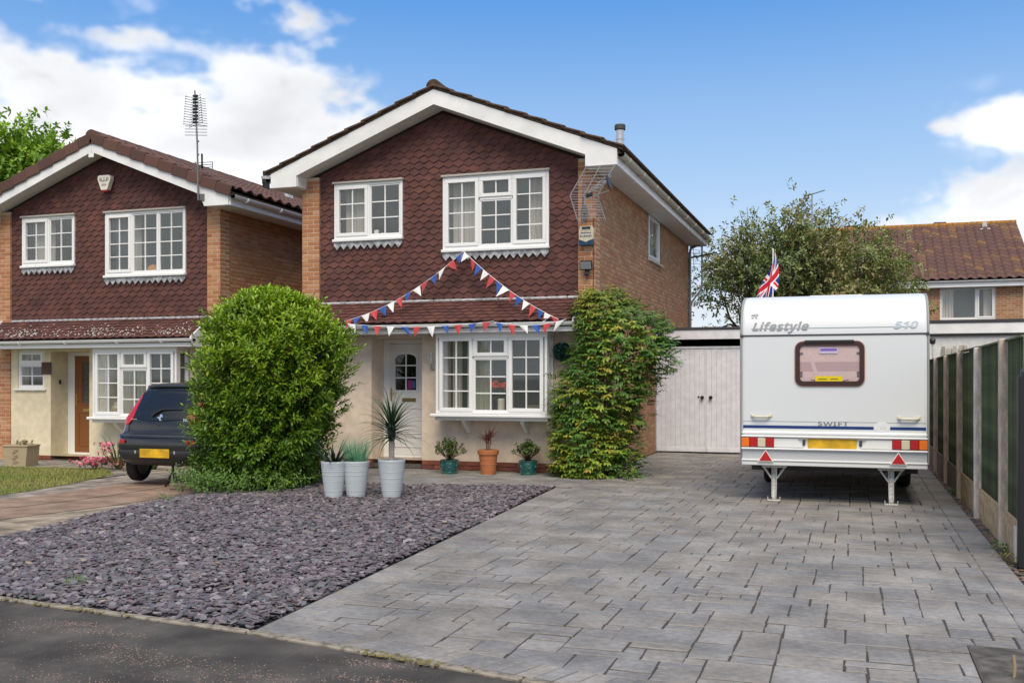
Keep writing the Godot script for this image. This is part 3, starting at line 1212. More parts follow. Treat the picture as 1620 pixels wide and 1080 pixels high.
func zigzag(w: float, drop: float, teeth: int) -> PackedVector2Array:
	var p := PackedVector2Array([Vector2(w, 0), Vector2(0, 0)])
	for i in teeth:
		p.append(Vector2(w * i / teeth, -drop * 0.42))
		p.append(Vector2(w * (i + 0.5) / teeth, -drop))
	p.append(Vector2(w, -drop * 0.42))
	return p

func house(at: Vector3, old: bool, label: String) -> Node3D:
	var rng := RandomNumberGenerator.new()
	rng.seed = 31 if old else 32
	var h := thing("house", label, "house", at)
	var big := [0.016, 3.65, 1.856, 4.85]
	var small := [-2.01, 3.91, -0.72, 4.86]
	var holes := [big, small]
	var bay := [0.05, 0.95, 1.943, 2.2]
	var recess := [-1.298, 0.0, -0.36, 2.2]
	var loo := [-2.12, 1.47, -1.46, 2.24]
	var side_hole := [4.06, 3.9, 5.34, 4.83]   # along the right-hand wall, measured from the front corner
	# front walls
	var b := MB.new()
	holed(b, -2.35, 2.3, 2.40, 4.90, holes, -0.30, -0.055)
	part(h, "front_wall", b, M.hung_back)
	b = MB.new()
	b.prism(P2([-2.6, 4.9, 2.6, 4.9, 2.6, 5.0, 0, 6.0, -2.6, 5.0]), -0.30, -0.056)
	part(h, "gable_wall", b, M.hung_back)
	b = MB.new()
	var rholes := [bay, [recess[0], 0.15, recess[2], recess[3]]]
	if not old:
		rholes.append(loo)
	holed(b, -2.29, 0.15, 2.34, 2.32, rholes, -0.30, -0.012)
	part(h, "rendered_wall", b, M.render_pink if old else M.render_cream)
	# recess of the front door
	b = MB.new()
	b.span(Vector3(recess[0] - 0.1, 0.15, -0.56), Vector3(recess[0], 2.32, -0.301))
	b.span(Vector3(recess[2], 0.15, -0.56), Vector3(recess[2] + 0.1, 2.32, -0.301))
	b.span(Vector3(recess[0], 2.2, -0.56), Vector3(recess[2], 2.3, -0.301))
	b.span(Vector3(recess[0], 0.0, -0.56), Vector3(recess[2], 0.145, -0.30), 0.003)
	part(h, "porch_reveal", b, M.render_pink if old else M.render_cream)
	b = MB.new()
	b.span(Vector3(-2.30, 0, -0.28), Vector3(recess[0], 0.15, -0.022))
	b.span(Vector3(recess[2], 0, -0.28), Vector3(2.35, 0.15, -0.022))
	part(h, "plinth", b, M.plinth_mortar)
	for c in [[-2.29, recess[0]], [recess[2], 2.34]]:
		courses(h, c[0], c[1], 0.003, 0.15, -0.018, M.plinths, rng, 999, "plinth_brick")
	b = MB.new()
	b.span(Vector3(recess[0] + 0.02, 0, -0.29), Vector3(recess[2] - 0.02, 0.075, -0.05), 0.006)
	part(h, "door_step", b, mat(Color(0.09, 0.085, 0.08), 0.9, {"tex": "stain", "scale": 3.0}))
	courses(h, recess[0], recess[2], 0.078, 0.15, -0.292, M.plinths, rng, 999, "step_brick")
	# brick piers at both ends of the front
	for s: float in [-1.0, 1.0]:
		var x0 := -2.63 if s < 0 else 2.345
		var x1 := -2.295 if s < 0 else 2.63
		b = MB.new()
		b.span(Vector3(x0 + 0.004, 0, -0.30), Vector3(x1 - 0.004, 5.0, 0.0035))
		part(h, "pier", b, M.mortar)
	for s in [[-2.63, -2.295], [2.345, 2.63]]:
		courses(h, s[0], s[1], 0.003, 4.95, -0.006, M.bricks, rng)
	# sides and back
	b = MB.new()
	holed(b, 0.0, 0.0, 9.2, 4.95, [side_hole] if old else [], -0.25, 0)
	part(h, "side_wall", b, M.side_mortar, Transform3D(Basis(Vector3.UP, PI / 2), Vector3(2.62, 0, -0.301)))
	b = MB.new()
	brick_face(b, 9.48, 0.003, 4.9, [[side_hole[0] + 0.28, side_hole[1] - 0.04, side_hole[2] + 0.30, side_hole[3] + 0.01]] if old else [], rng, Transform3D(Basis(Vector3.UP, PI / 2), Vector3(2.621, 0, -0.012)))
	stuff(part(h, "side_bricks", b, M.brick_tint))
	b = MB.new()
	b.span(Vector3(-2.62, 0, -9.5), Vector3(-2.38, 4.95, -0.301))
	b.span(Vector3(-2.379, 0, -9.5), Vector3(2.369, 4.95, -9.25))
	part(h, "plain_walls", b, M.bricks[0])
	# inside: floors, ceiling, one partition, back wall of the front rooms
	b = MB.new()
	b.span(Vector3(-2.375, -0.05, -9.24), Vector3(2.365, 0.02, -0.31))
	part(h, "ground_floor", b, M.carpet)
	b = MB.new()
	b.span(Vector3(-2.375, 2.36, -9.24), Vector3(2.365, 2.58, -0.31))
	b.span(Vector3(-2.375, 4.91, -9.24), Vector3(2.365, 4.96, -0.31))
	b.span(Vector3(-0.45, 2.58, -4.0), Vector3(-0.36, 4.91, -0.31))
	b.span(Vector3(-2.375, 2.58, -4.1), Vector3(2.365, 4.91, -4.0))
	part(h, "inner_walls", b, M.plaster_blue)
	b = MB.new()
	b.span(Vector3(-2.375, 0.02, -4.1), Vector3(2.365, 2.35, -4.0))
	b.span(Vector3(-0.25, 0.02, -3.99), Vector3(-0.18, 2.35, -0.57))
	b.span(Vector3(-2.37, 2.34, -3.99), Vector3(2.36, 2.355, -0.31))
	part(h, "ground_floor_walls", b, M.plaster)
	# hung tiles
	var soffit := func(x: float) -> float: return 5.93 - 0.39 * absf(x)
	var region := P2([-2.292, 2.80, 2.342, 2.80, 2.342, soffit.call(2.342), 0, soffit.call(0), -2.292, soffit.call(-2.292)])
	hang_tiles(h, "hung_tile", region, [[big[0] - 0.01, big[1] - 0.055, big[2] + 0.01, big[3] + 0.03], [small[0] - 0.01, small[1] - 0.055, small[2] + 0.01, small[3] + 0.03]], 2.86, 5.95, -2.29, 2.342, 0.1, Transform3D(Basis(), Vector3(0, 0, -0.052)), 300, rng, M.hung)
	# windows upstairs
	var W := 1.84
	var H := 1.20
	if old:
		window(h, W, H, [[0.045, 0.045, 0.635, 1.155, 2, 4, true], [0.655, 0.835, 1.215, 1.155, 2, 1, true], [0.655, 0.045, 1.215, 0.79, 2, 3, false], [1.235, 0.045, 1.795, 1.155, 2, 4, true]], Vector3(big[0], big[1], -0.005))
	else:
		window(h, W, H, [[0.045, 0.045, 0.61, 1.155, 2, 4, true], [0.645, 0.045, 1.205, 1.155, 2, 4, false], [1.24, 0.045, 1.795, 1.155, 2, 4, false]], Vector3(big[0], big[1], -0.005))
	window(h, 1.29, 0.95, [[0.045, 0.045, 0.645, 0.905, 2, 3, true], [0.68, 0.045, 1.245, 0.905, 2, 3, false]], Vector3(small[0], small[1], -0.005))
	for q in [big, small]:
		b = MB.new()
		b.span(Vector3(q[0] - 0.02, q[3] + 0.001, -0.05), Vector3(q[2] + 0.02, q[3] + 0.035, 0.035), 0.004)
		part(h, "head_trim", b, M.head_trim)
		b = MB.new()
		b.span(Vector3(q[0] - 0.015, q[1] - 0.05, -0.06), Vector3(q[2] + 0.015, q[1] - 0.001, 0.045), 0.008)
		part(h, "window_sill", b, M.upvc)
		b = MB.new()
		var wd: float = q[2] - q[0]
		b.prism(zigzag(wd, 0.135, int(round(wd / 0.128))), -0.02, 0.012)
		part(h, "lead_apron", b, M.lead, Transform3D(Basis(Vector3.RIGHT, -0.05), Vector3(q[0], q[1] - 0.051, -0.004)))
	# lean-to roof over door and bay
	var cx0 := -2.50
	var cx1 := 2.43
	var top := Vector3(0, 2.80, -0.03)
	var low := Vector3(0, 2.43, 0.56)
	var slope := (low - top).length()
	var ang := atan2(low.z - top.z, top.y - low.y)
	b = MB.new()
	b.prism(P2([-0.06, 2.30, 0.50, 2.30, 0.56, 2.40, -0.06, 2.78]), cx0, cx1, Transform3D(Basis(Vector3(0, 0, 1), Vector3.UP, Vector3(-1, 0, 0)), Vector3(cx0 + cx1, 0, 0)))
	part(h, "lean_to_roof", b, M.hung_back)
	# local frame of the slope: x along, y up the slope, z out of it
	var sb := Basis(Vector3.RIGHT, Vector3(0, cos(ang), -sin(ang)), Vector3(0, sin(ang), cos(ang)))
	hang_tiles(h, "lean_to_tile", rect2(cx0 + 0.02, -0.06, cx1 - 0.02, slope + 0.0), [], 0.0, slope - 0.06, cx0 + 0.02, cx1 - 0.02, 0.105, Transform3D(sb, low + Vector3(0, -0.008, 0.0)), 300, rng, M.hung)
	b = MB.new()
	var fx := cx0 + 0.03
	while fx < cx1 - 0.05:
		var fw := minf(1.15, cx1 - 0.03 - fx)
		b.box(Vector3(fx + fw / 2, 2.81, -0.012), Vector3(fw, 0.042, 0.03), 0.006, Basis(Vector3.RIGHT, -0.45))
		fx += 1.16
	part(h, "lead_flashing", b, M.lead)
	b = MB.new()
	b.span(Vector3(cx0 + 0.03, 2.245, 0.485), Vector3(cx1 - 0.03, 2.365, 0.51), 0.003)
	part(h, "fascia", b, M.upvc)
	b = MB.new()
	b.span(Vector3(cx0 + 0.03, 2.25, -0.01), Vector3(cx1 - 0.03, 2.262, 0.484))
	part(h, "soffit", b, M.soffit)
	gutter(h, [Vector3(cx0 + 0.01, 2.372, 0.555), Vector3(cx1 + 0.03, 2.385, 0.555)], M.upvc, [0.2, 0.42, 0.66, 0.86])
	b = MB.new()   # white boards closing both ends
	for s: float in [-1.0, 1.0]:
		var ex := cx1 if s > 0 else cx0
		b.prism(P2([-0.05, 2.245, 0.51, 2.245, 0.62, 2.375, 0.62, 2.42, -0.05, 2.865]), ex - 0.016, ex + 0.016, Transform3D(Basis(Vector3(0, 0, 1), Vector3.UP, Vector3(-1, 0, 0)), Vector3(2 * ex, 0, 0)))
	part(h, "verge_board", b, M.upvc)
	# bay window
	var bz := 0.37
	var lay := [[0.065, 0.035, 0.64, 1.225, 2, 4, true], [0.66, 0.92, 1.235, 1.225, 2, 1, true], [0.66, 0.035, 1.235, 0.885, 2, 3, false], [1.255, 0.035, 1.83, 1.225, 2, 4, true]]
	window(h, 1.893, 1.26, lay, Vector3(bay[0], bay[1], bz), 0, null, "bay_window")
	for s: float in [-1.0, 1.0]:
		var sx: float = bay[2] if s > 0 else bay[0]
		var o := window(h, 0.30, 1.26, [[0.03, 0.03, 0.27, 1.23, 1, 4, false]], Vector3(sx, bay[1], bz - 0.071 if s > 0 else bz - 0.371), PI / 2 * s, null, "bay_side")
		if s > 0:
			o.position = Vector3(sx, bay[1], bz - 0.072)
		else:
			o.position = Vector3(sx, bay[1], bz - 0.372)
	b = MB.new()
	b.span(Vector3(bay[0] - 0.075, 0.893, -0.02), Vector3(bay[2] + 0.1, 0.945, bz + 0.085), 0.012)
	b.span(Vector3(bay[0] - 0.01, 0.84, -0.02), Vector3(bay[2] + 0.01, 0.892, bz + 0.005), 0.004)
	part(h, "bay_sill", b, M.upvc)
	b = MB.new()
	b.span(Vector3(bay[0] - 0.01, 2.2105, -0.015), Vector3(bay[2] + 0.01, 2.249, bz + 0.004), 0.004)
	part(h, "bay_head", b, M.upvc)
	for x: float in [0.50, 1.50]:
		b = MB.new()
		b.prism(P2([0, 0.62, 0.06, 0.62, 0.30, 0.80, 0.30, 0.838, 0, 0.838]), -0.03, 0.03, Transform3D(Basis(Vector3(0, 0, 1), Vector3.UP, Vector3(-1, 0, 0)), Vector3(x, 0, -0.012)))
		part(h, "bay_bracket", b, M.upvc)
	# little window left of the door
	if not old:
		window(h, 0.66, 0.77, [[0.04, 0.50, 0.62, 0.73, 2, 1, true], [0.04, 0.04, 0.62, 0.455, 2, 2, false]], Vector3(loo[0], loo[1], -0.03))
		b = MB.new()
		b.span(Vector3(loo[0] - 0.06, loo[1] - 0.04, -0.06), Vector3(loo[2] + 0.06, loo[1] - 0.001, 0.04), 0.008)
		part(h, "window_sill", b, M.upvc)
	front_door(h, recess, old)
	roof(h, old, rng)
	if old:
		var sw := window(h, 1.27, 0.93, [[0.045, 0.045, 1.225, 0.885, 1, 1, true]], Vector3(2.612, 3.9, -0.301 - 4.065), PI / 2, null, "side_window")
		b = MB.new()
		b.span(Vector3(2.60, 3.855, -0.301 - 5.37), Vector3(2.69, 3.895, -0.301 - 4.03), 0.006)
		part(h, "window_sill", b, M.upvc_old)
	return h

func gutter(parent: Node, ends: Array, m: Material, brackets: Array, r := 0.052) -> void:
	var b := MB.new()
	var a: Vector3 = ends[0]
	var e: Vector3 = ends[1]
	var d := (e - a).normalized()
	var side := Vector3.UP.cross(d).normalized()
	var rows := []
	var rows2 := []
	for i in 13:
		var w := PI * i / 12.0
		var q := side * cos(w) * r - Vector3.UP * sin(w) * r
		rows.append([a + q, e + q])
		rows2.append([e + q * 0.93, a + q * 0.93])
	b.grid(rows)
	b.grid(rows2)
	for s: float in [-1.0, 1.0]:
		b.tube([a + side * r * s, e + side * r * s], 0.006, 6)
	for p: Vector3 in [a, e]:
		for i in 12:
			var w := PI * i / 12.0
			var w2 := PI * (i + 1) / 12.0
			b.tri(p, p + side * cos(w) * r - Vector3.UP * sin(w) * r, p + side * cos(w2) * r - Vector3.UP * sin(w2) * r)
			b.tri(p, p + side * cos(w2) * r - Vector3.UP * sin(w2) * r, p + side * cos(w) * r - Vector3.UP * sin(w) * r)
	var o := part(parent, "gutter", b, m)
	for k: float in brackets:
		var g := MB.new()
		var p := a.lerp(e, k)
		for i in 8:
			var w := PI * i / 8.0
			var w2 := PI * (i + 1) / 8.0
			var q := side * cos(w) * (r + 0.004) - Vector3.UP * sin(w) * (r + 0.004)
			var q2 := side * cos(w2) * (r + 0.004) - Vector3.UP * sin(w2) * (r + 0.004)
			g.bar(p + q, p + q2, 0.04, 0.008, 0.001, d)
		part(o, "gutter_bracket", g, m)

func front_door(h: Node3D, r: Array, old: bool) -> void:
	var z := -0.47
	var x0: float = r[0]
	var x1: float = r[2]
	var b := MB.new()
	var lx := x0 + 0.115 if old else x0 + 0.17
	b.span(Vector3(x0, 0.15, z - 0.06), Vector3(lx, 2.2, z), 0.006)
	b.span(Vector3(x1 - 0.07, 0.15, z - 0.06), Vector3(x1, 2.2, z), 0.006)
	b.span(Vector3(lx, 2.12, z - 0.06), Vector3(x1 - 0.07, 2.2, z), 0.006)
	b.span(Vector3(lx, 0.15, z - 0.06), Vector3(x1 - 0.07, 0.19, z + 0.03), 0.006)
	part(h, "door_frame", b, M.upvc)
	var w := x1 - 0.07 - lx
	var dm: Material = mat(Color(0.70, 0.705, 0.71), 0.35) if old else mat(Color(0.225, 0.082, 0.022), 0.45, {"tex": "grain", "scale": Vector3(9, 0.8, 9)})
	var g0 := [0.115, 1.12, 0.51, 1.76] if old else [0.2, 0.98, 0.48, 1.80]
	b = MB.new()
	var lo := 0.195
	holed(b, 0.004, 0.0, w - 0.004, 1.92, [g0], -0.025, 0.02)
	# raised mouldings round the glass and the lower panels
	var frames := [[g0[0] - 0.04, g0[1] - 0.04, g0[2] + 0.04, g0[3] + 0.04]]
	if old:
		frames.append([0.09, 0.13, w - 0.09, 0.32])
		frames.append([0.09, 0.36, w - 0.09, 0.82])
	else:
		frames.append([0.10, 0.12, w - 0.10, 0.80])
	for f in frames:
		var a := 0.022
		b.span(Vector3(f[0], f[1], 0.019), Vector3(f[2], f[1] + a, 0.032), 0.005)
		b.span(Vector3(f[0], f[3] - a, 0.019), Vector3(f[2], f[3], 0.032), 0.005)
		b.span(Vector3(f[0], f[1] + a, 0.019), Vector3(f[0] + a, f[3] - a, 0.032), 0.005)
		b.span(Vector3(f[2] - a, f[1] + a, 0.019), Vector3(f[2], f[3] - a, 0.032), 0.005)
	var d := part(h, "front_door", b, dm, Transform3D(Basis(), Vector3(lx, lo, z - 0.02)))
	if old:
		# arched fanlight of six panes
		b = MB.new()
		var p := PackedVector2Array([Vector2(g0[2], g0[3] - 0.0), Vector2(g0[2], g0[3] + 0.001), Vector2(g0[0], g0[3] + 0.001), Vector2(g0[0], g0[3] - 0.09)])
		for i in 11:
			var k := i / 10.0
			p.append(Vector2(lerpf(g0[0], g0[2], k), g0[3] - 0.09 + 0.075 * sqrt(maxf(0.0, 1.0 - pow(2 * k - 1, 2)))))
		p.remove_at(0)
		b.prism(p, -0.01, 0.022)
		part(d, "arch", b, dm)
		var mx: float = (g0[0] + g0[2]) / 2
		b = MB.new()
		b.span(Vector3(mx - 0.012, g0[1], -0.012), Vector3(mx + 0.012, g0[3], 0.012), 0.002)
		part(d, "glazing_bar", b, dm)
		for k in [1, 2]:
			var y: float = lerpf(g0[1], g0[3], k / 3.0)
			for s in [[g0[0], mx - 0.012], [mx + 0.012, g0[2]]]:
				b = MB.new()
				b.span(Vector3(s[0], y - 0.012, -0.012), Vector3(s[1], y + 0.012, 0.0115), 0.002)
				part(d, "glazing_bar", b, dm)
		var dg := glass(Color(0.01, 0.01, 0.01), 0.6)
		for c in 2:
			for k in 3:
				b = MB.new()
				var a0 := Vector3(lerpf(g0[0], g0[2], c / 2.0), lerpf(g0[1], g0[3], k / 3.0), -0.006)
				b.span(a0 + Vector3(0.001, 0.001, 0), a0 + Vector3((g0[2] - g0[0]) / 2 - 0.001, (g0[3] - g0[1]) / 3 - 0.001, 0.006))
				part(d, "pane", b, dg)
		b = MB.new()
		b.span(Vector3(mx + 0.03, g0[1] + 0.02, 0.007), Vector3(mx + 0.12, g0[1] + 0.17, 0.009))
		part(d, "sticker", b, mat(Color(0.25, 0.02, 0.17), 0.5))
		b = MB.new()
		b.span(Vector3(mx + 0.125, g0[1] + 0.03, 0.007), Vector3(mx + 0.175, g0[1] + 0.16, 0.009))
		part(d, "sticker", b, mat(Color(0.03, 0.12, 0.24), 0.5))
	else:
		b = MB.new()
		b.span(Vector3(g0[0], g0[1], -0.006), Vector3(g0[2], g0[3], 0.006))
		part(d, "pane", b, mat(Color(0.12, 0.12, 0.105), 0.2, {"tex": "waves", "scale": 5.0, "bump": "waves", "relief": 0.5}))
	b = MB.new()   # letter plate
	var ly := 0.95 if old else 0.84
	b.span(Vector3(w / 2 - 0.13, ly - 0.032, 0.019), Vector3(w / 2 + 0.13, ly + 0.032, 0.03), 0.004)
	b.span(Vector3(w / 2 - 0.10, ly - 0.015, 0.03), Vector3(w / 2 + 0.10, ly + 0.015, 0.036), 0.003)
	part(d, "letter_plate", b, mat(Color(0.30, 0.22, 0.09), 0.4, {"metal": 0.7}) if old else M.brass)
	b = MB.new()   # lever handle
	b.span(Vector3(0.025, 0.93, 0.019), Vector3(0.055, 1.16, 0.03), 0.005)
	b.tube([Vector3(0.04, 1.06, 0.03), Vector3(0.04, 1.06, 0.062), Vector3(0.06, 1.06, 0.07), Vector3(0.15, 1.057, 0.07)], 0.009, 8)
	part(d, "door_handle", b, M.brass)

func roof(h: Node3D, old: bool, rng: RandomNumberGenerator) -> void:
	var zf := 0.34     # face of the barge boards
	var zb := -9.8
	var pitch := 0.39
	# barge boards with boxed ends
	for s: float in [-1.0, 1.0]:
		var b := MB.new()
		var p: PackedVector2Array
		if old:
			p = P2([0, 6.23, 3.05 * s, 5.04, 3.05 * s, 4.80, 2.55 * s, 4.80, 2.55 * s, 4.985, 0, 5.985])
		else:
			p = P2([0.003 * s, 6.16, 3.03 * s, 4.98, 3.03 * s, 4.80, 2.52 * s, 4.80, 2.40 * s, 5.03, 0.003 * s, 5.965])
		b.prism(p, zf - 0.03, zf)
		part(h, "barge_board", b, M.white)
	var b := MB.new()   # underside of the gable overhang, and the cheeks of the boxed ends
	for s: float in [-1.0, 1.0]:
		var x := 2.55
		var a := [Vector3(0, 5.98, -0.05), Vector3(s * x, 4.99, -0.05), Vector3(s * x, 4.99, zf - 0.031), Vector3(0, 5.98, zf - 0.031)]
		if s < 0:
			a.reverse()
		b.quad(a[3], a[2], a[1], a[0])
		var up := Vector3(0, 0.02, 0)
		b.quad(a[0] + up, a[1] + up, a[2] + up, a[3] + up)
		b.span(Vector3(s * 2.55 - 0.01, 4.805, -0.004), Vector3(s * 2.55 + 0.01, 4.99, zf - 0.031))
	part(h, "gable_soffit", b, M.soffit)
	for s: float in [-1.0, 1.0]:
		b = MB.new()
		var x0 := minf(s * 2.635, s * 3.03)
		var x1 := maxf(s * 2.635, s * 3.03)
		b.span(Vector3(x0, 4.79, zb + 0.1), Vector3(x1, 4.802, -0.001))
		b.span(Vector3(minf(s * 2.56, s * 3.03), 4.79, 0.0), Vector3(maxf(s * 2.56, s * 3.03), 4.802, zf - 0.031))
		part(h, "eaves_soffit", b, M.soffit)
		b = MB.new()
		b.span(Vector3(s * 3.04 - 0.012, 4.795, zb + 0.1), Vector3(s * 3.04 + 0.012, 4.965, zf - 0.031), 0.003)
		part(h, "eaves_fascia", b, M.white)
		var br := []
		for k in 9:
			br.append(0.04 + k * 0.115)
		gutter(h, [Vector3(s * 3.115, 4.965, zf - 0.02), Vector3(s * 3.115, 4.955, zb + 0.1)], M.upvc_old if old else M.upvc, br, 0.055)
	b = MB.new()   # roof deck
	for s: float in [-1.0, 1.0]:
		var a := [Vector3(0, 6.235, zf - 0.035), Vector3(s * 3.05, 5.045, zf - 0.035), Vector3(s * 3.05, 5.045, zb), Vector3(0, 6.235, zb)]
		if s < 0:
			a.reverse()
		b.quad(a[0], a[1], a[2], a[3])
		var up := Vector3(0, -0.03, 0)
		b.quad(a[3] + up, a[2] + up, a[1] + up, a[0] + up)
		b.span(Vector3(s * 3.05 - 0.01, 4.97, zb), Vector3(s * 3.05 + 0.0, 5.045, zf - 0.04))
	part(h, "roof", b, M.roof_bed)
	b = MB.new()   # back gable
	b.prism(P2([-3.0, 4.96, 3.0, 4.96, 3.0, 5.03, 0, 6.2, -3.0, 5.03]), -9.52, -9.30)
	part(h, "back_gable", b, M.bricks[2])
	var along := Vector3(3.05, -1.19, 0).normalized()
	var len := Vector3(3.13, 1.19, 0).length()
	var n := 10
	var g := len / n
	if old:
		# thick old interlocking tiles bedded in mortar; the edge shows a step at each course
		for s: float in [-1.0, 1.0]:
			var u := Vector3(along.x * s, along.y, 0)
			var nn := Vector3(-u.y * s, u.x * s, 0)
			var bs := Basis(u, nn, u.cross(nn))
			if s < 0:
				bs = Basis(-u, nn, (-u).cross(nn))
			for i in n:
				var c := Vector3(0, 6.24, 0) + u * (g * (i + 0.5)) + nn * 0.052
				var tilt := Basis(Vector3(0, 0, 1), 0.062 * s)
				b = MB.new()
				b.box(Vector3.ZERO, Vector3(g + 0.06, 0.03, 0.36), 0.007, Basis())
				part(h, "verge_tile", b, M.roof_old, Transform3D(tilt * bs * Basis(Vector3.UP, rng.randfn() * 0.008) * Basis(Vector3.BACK, rng.randfn() * 0.012), c + Vector3(0, 0, zf - 0.125 + rng.randfn() * 0.006)))
				b = MB.new()
				b.box(Vector3.ZERO, Vector3(g - 0.01, 0.034, 0.10), 0.012, Basis())
				part(h, "verge_mortar", b, M.roof_bed, Transform3D(bs, Vector3(0, 6.24, 0) + u * (g * (i + 0.5)) + nn * 0.022 + Vector3(0, 0, zf - 0.052 + rng.randfn() * 0.004)))
				b = MB.new()
				b.box(Vector3.ZERO, Vector3(g + 0.06, 0.03, 9.76), 0.004, Basis())
				part(h, "tile_course", b, M.roof_old, Transform3D(tilt * bs, c + Vector3(0, 0, (zf - 0.31 + zb) / 2)))
	else:
		# brown pantiles: the slope facing the drive tile by tile
		var tm := pantile(0.335, g + 0.05)
		for i in n:
			for k in 30:
				var c := Vector3(0, 6.245, 0) + along * (g * (i + 0.5)) + Vector3(-along.y, along.x, 0) * 0.045
				var bs := Basis(Vector3(0, 0, -1), -along, Vector3(-along.y, along.x, 0)) * Basis(Vector3.RIGHT, 0.05)
				part(h, "roof_tile", tm, M.roof_brown[rng.randi() % 3], Transform3D(bs, c + Vector3(0, 0, zf - 0.22 - k * 0.335)))
			b = MB.new()
			b.box(Vector3.ZERO, Vector3(g + 0.06, 0.03, 10.1), 0.004)
			var u := Vector3(-along.x, along.y, 0)
			part(h, "tile_course", b, M.roof_brown[0], Transform3D(Basis(Vector3(0, 0, 1), atan2(-u.y, -u.x) - 0.05), Vector3(0, 6.26, 0) + u * (g * (i + 0.5)) + Vector3(0, 0.03, (zf + zb) / 2)))
		for s: float in [-1.0, 1.0]:   # dry verge caps over the gable edge
			for i in n:
				var u := Vector3(along.x * s, along.y, 0)
				var c := Vector3(0, 6.245, 0) + u * (g * (i + 0.5))
				b = MB.new()
				b.box(Vector3(0, -0.03, 0.0), Vector3(g - 0.004, 0.19, 0.022), 0.008)
				b.box(Vector3(0, 0.062, -0.09), Vector3(g - 0.004, 0.024, 0.19), 0.008)
				var a := atan2(u.y * s, u.x * s)
				part(h, "verge_cap", b, M.roof_brown[(i + 1) % 3], Transform3D(Basis(Vector3.BACK, a + 0.075 * s), c + Vector3(0, 0.022, zf + 0.022 + 0.002 * i)))
		b = MB.new()
		b.span(Vector3(-0.06, 5.86, zf + 0.001), Vector3(0.06, 5.95, zf + 0.012), 0.003)
		part(h, "barge_finial", b, M.upvc)
	# ridge: half-round tiles end to end
	var ridge: Material = M.roof_old if old else M.roof_brown[0]
	var rb := MB.new()
	var rows := []
	for i in 11:
		var a := PI * i / 10.0
		rows.append([Vector3(cos(a) * 0.125, sin(a) * 0.115, 0.222), Vector3(cos(a) * 0.118, sin(a) * 0.108, -0.222)])
	rb.grid(rows)
	for i in 10:
		var a := PI * i / 10.0
		var c := PI * (i + 1) / 10.0
		rb.tri(Vector3(0, 0, 0.222), Vector3(cos(a) * 0.125, sin(a) * 0.115, 0.222), Vector3(cos(c) * 0.125, sin(c) * 0.115, 0.222))
	rb.box(Vector3(0, -0.025, 0), Vector3(0.2, 0.05, 0.42), 0.01)
	var rm := rb.mesh()
	for k in 22:
		part(h, "ridge_tile", rm, ridge, Transform3D(Basis(Vector3.BACK, rng.randfn() * 0.02), Vector3(0, 6.275, zf - 0.2 - k * 0.448)))

func pantile(w: float, l: float) -> ArrayMesh:
	# one S-shaped tile: x across, y up the slope, z out
	var b := MB.new()
	var rows := []
	var under := []
	for r in [-0.5, 0.5]:
		var line := []
		var line2 := []
		for i in 9:
			var k := i / 8.0
			var z := 0.062 * pow(0.5 + 0.5 * cos(TAU * (k - 0.3) / 0.85), 0.8) if absf(k - 0.3) < 0.425 else 0.0
			line.append(Vector3((k - 0.5) * (w + 0.012), r * l, z + 0.012 - r * 0.03))
			line2.append(Vector3((k - 0.5) * (w + 0.012), r * l, z - 0.010 - r * 0.03))
		rows.append(line)
		under.append(line2)
	b.grid(rows)
	for i in 8:
		b.quad(under[0][i], under[0][i + 1], rows[0][i + 1], rows[0][i])
	b.quad(under[1][0], under[0][0], rows[0][0], rows[1][0])
	b.quad(under[0][8], under[1][8], rows[1][8], rows[0][8])
	return b.mesh()

func curtain(at: Vector3, w: float, h: float, label: String, m: Material, group := "", gather := 0.0) -> void:
	var b := MB.new()
	var rows := []
	var back := []
	for j in 9:
		var k := j / 8.0
		var line := []
		var pull := 1.0 - gather * sin(PI * clampf(1.0 - k, 0, 1) * 0.9)
		for i in 37:
			var x := i / 36.0
			line.append(Vector3(x * w * pull, k * h, 0.028 * sin(x * w * 62.0) + 0.01 * sin(x * w * 23.0 + k)))
		rows.append(line)
		var r := line.duplicate()
		for i in r.size():
			r[i] += Vector3(0, 0, -0.004)
		r.reverse()
		back.append(r)
	b.grid(rows)
	b.grid(back)
	var o := part(self, "curtain", b, m)
	o.position = at
	tag(o, label, "curtain", group)

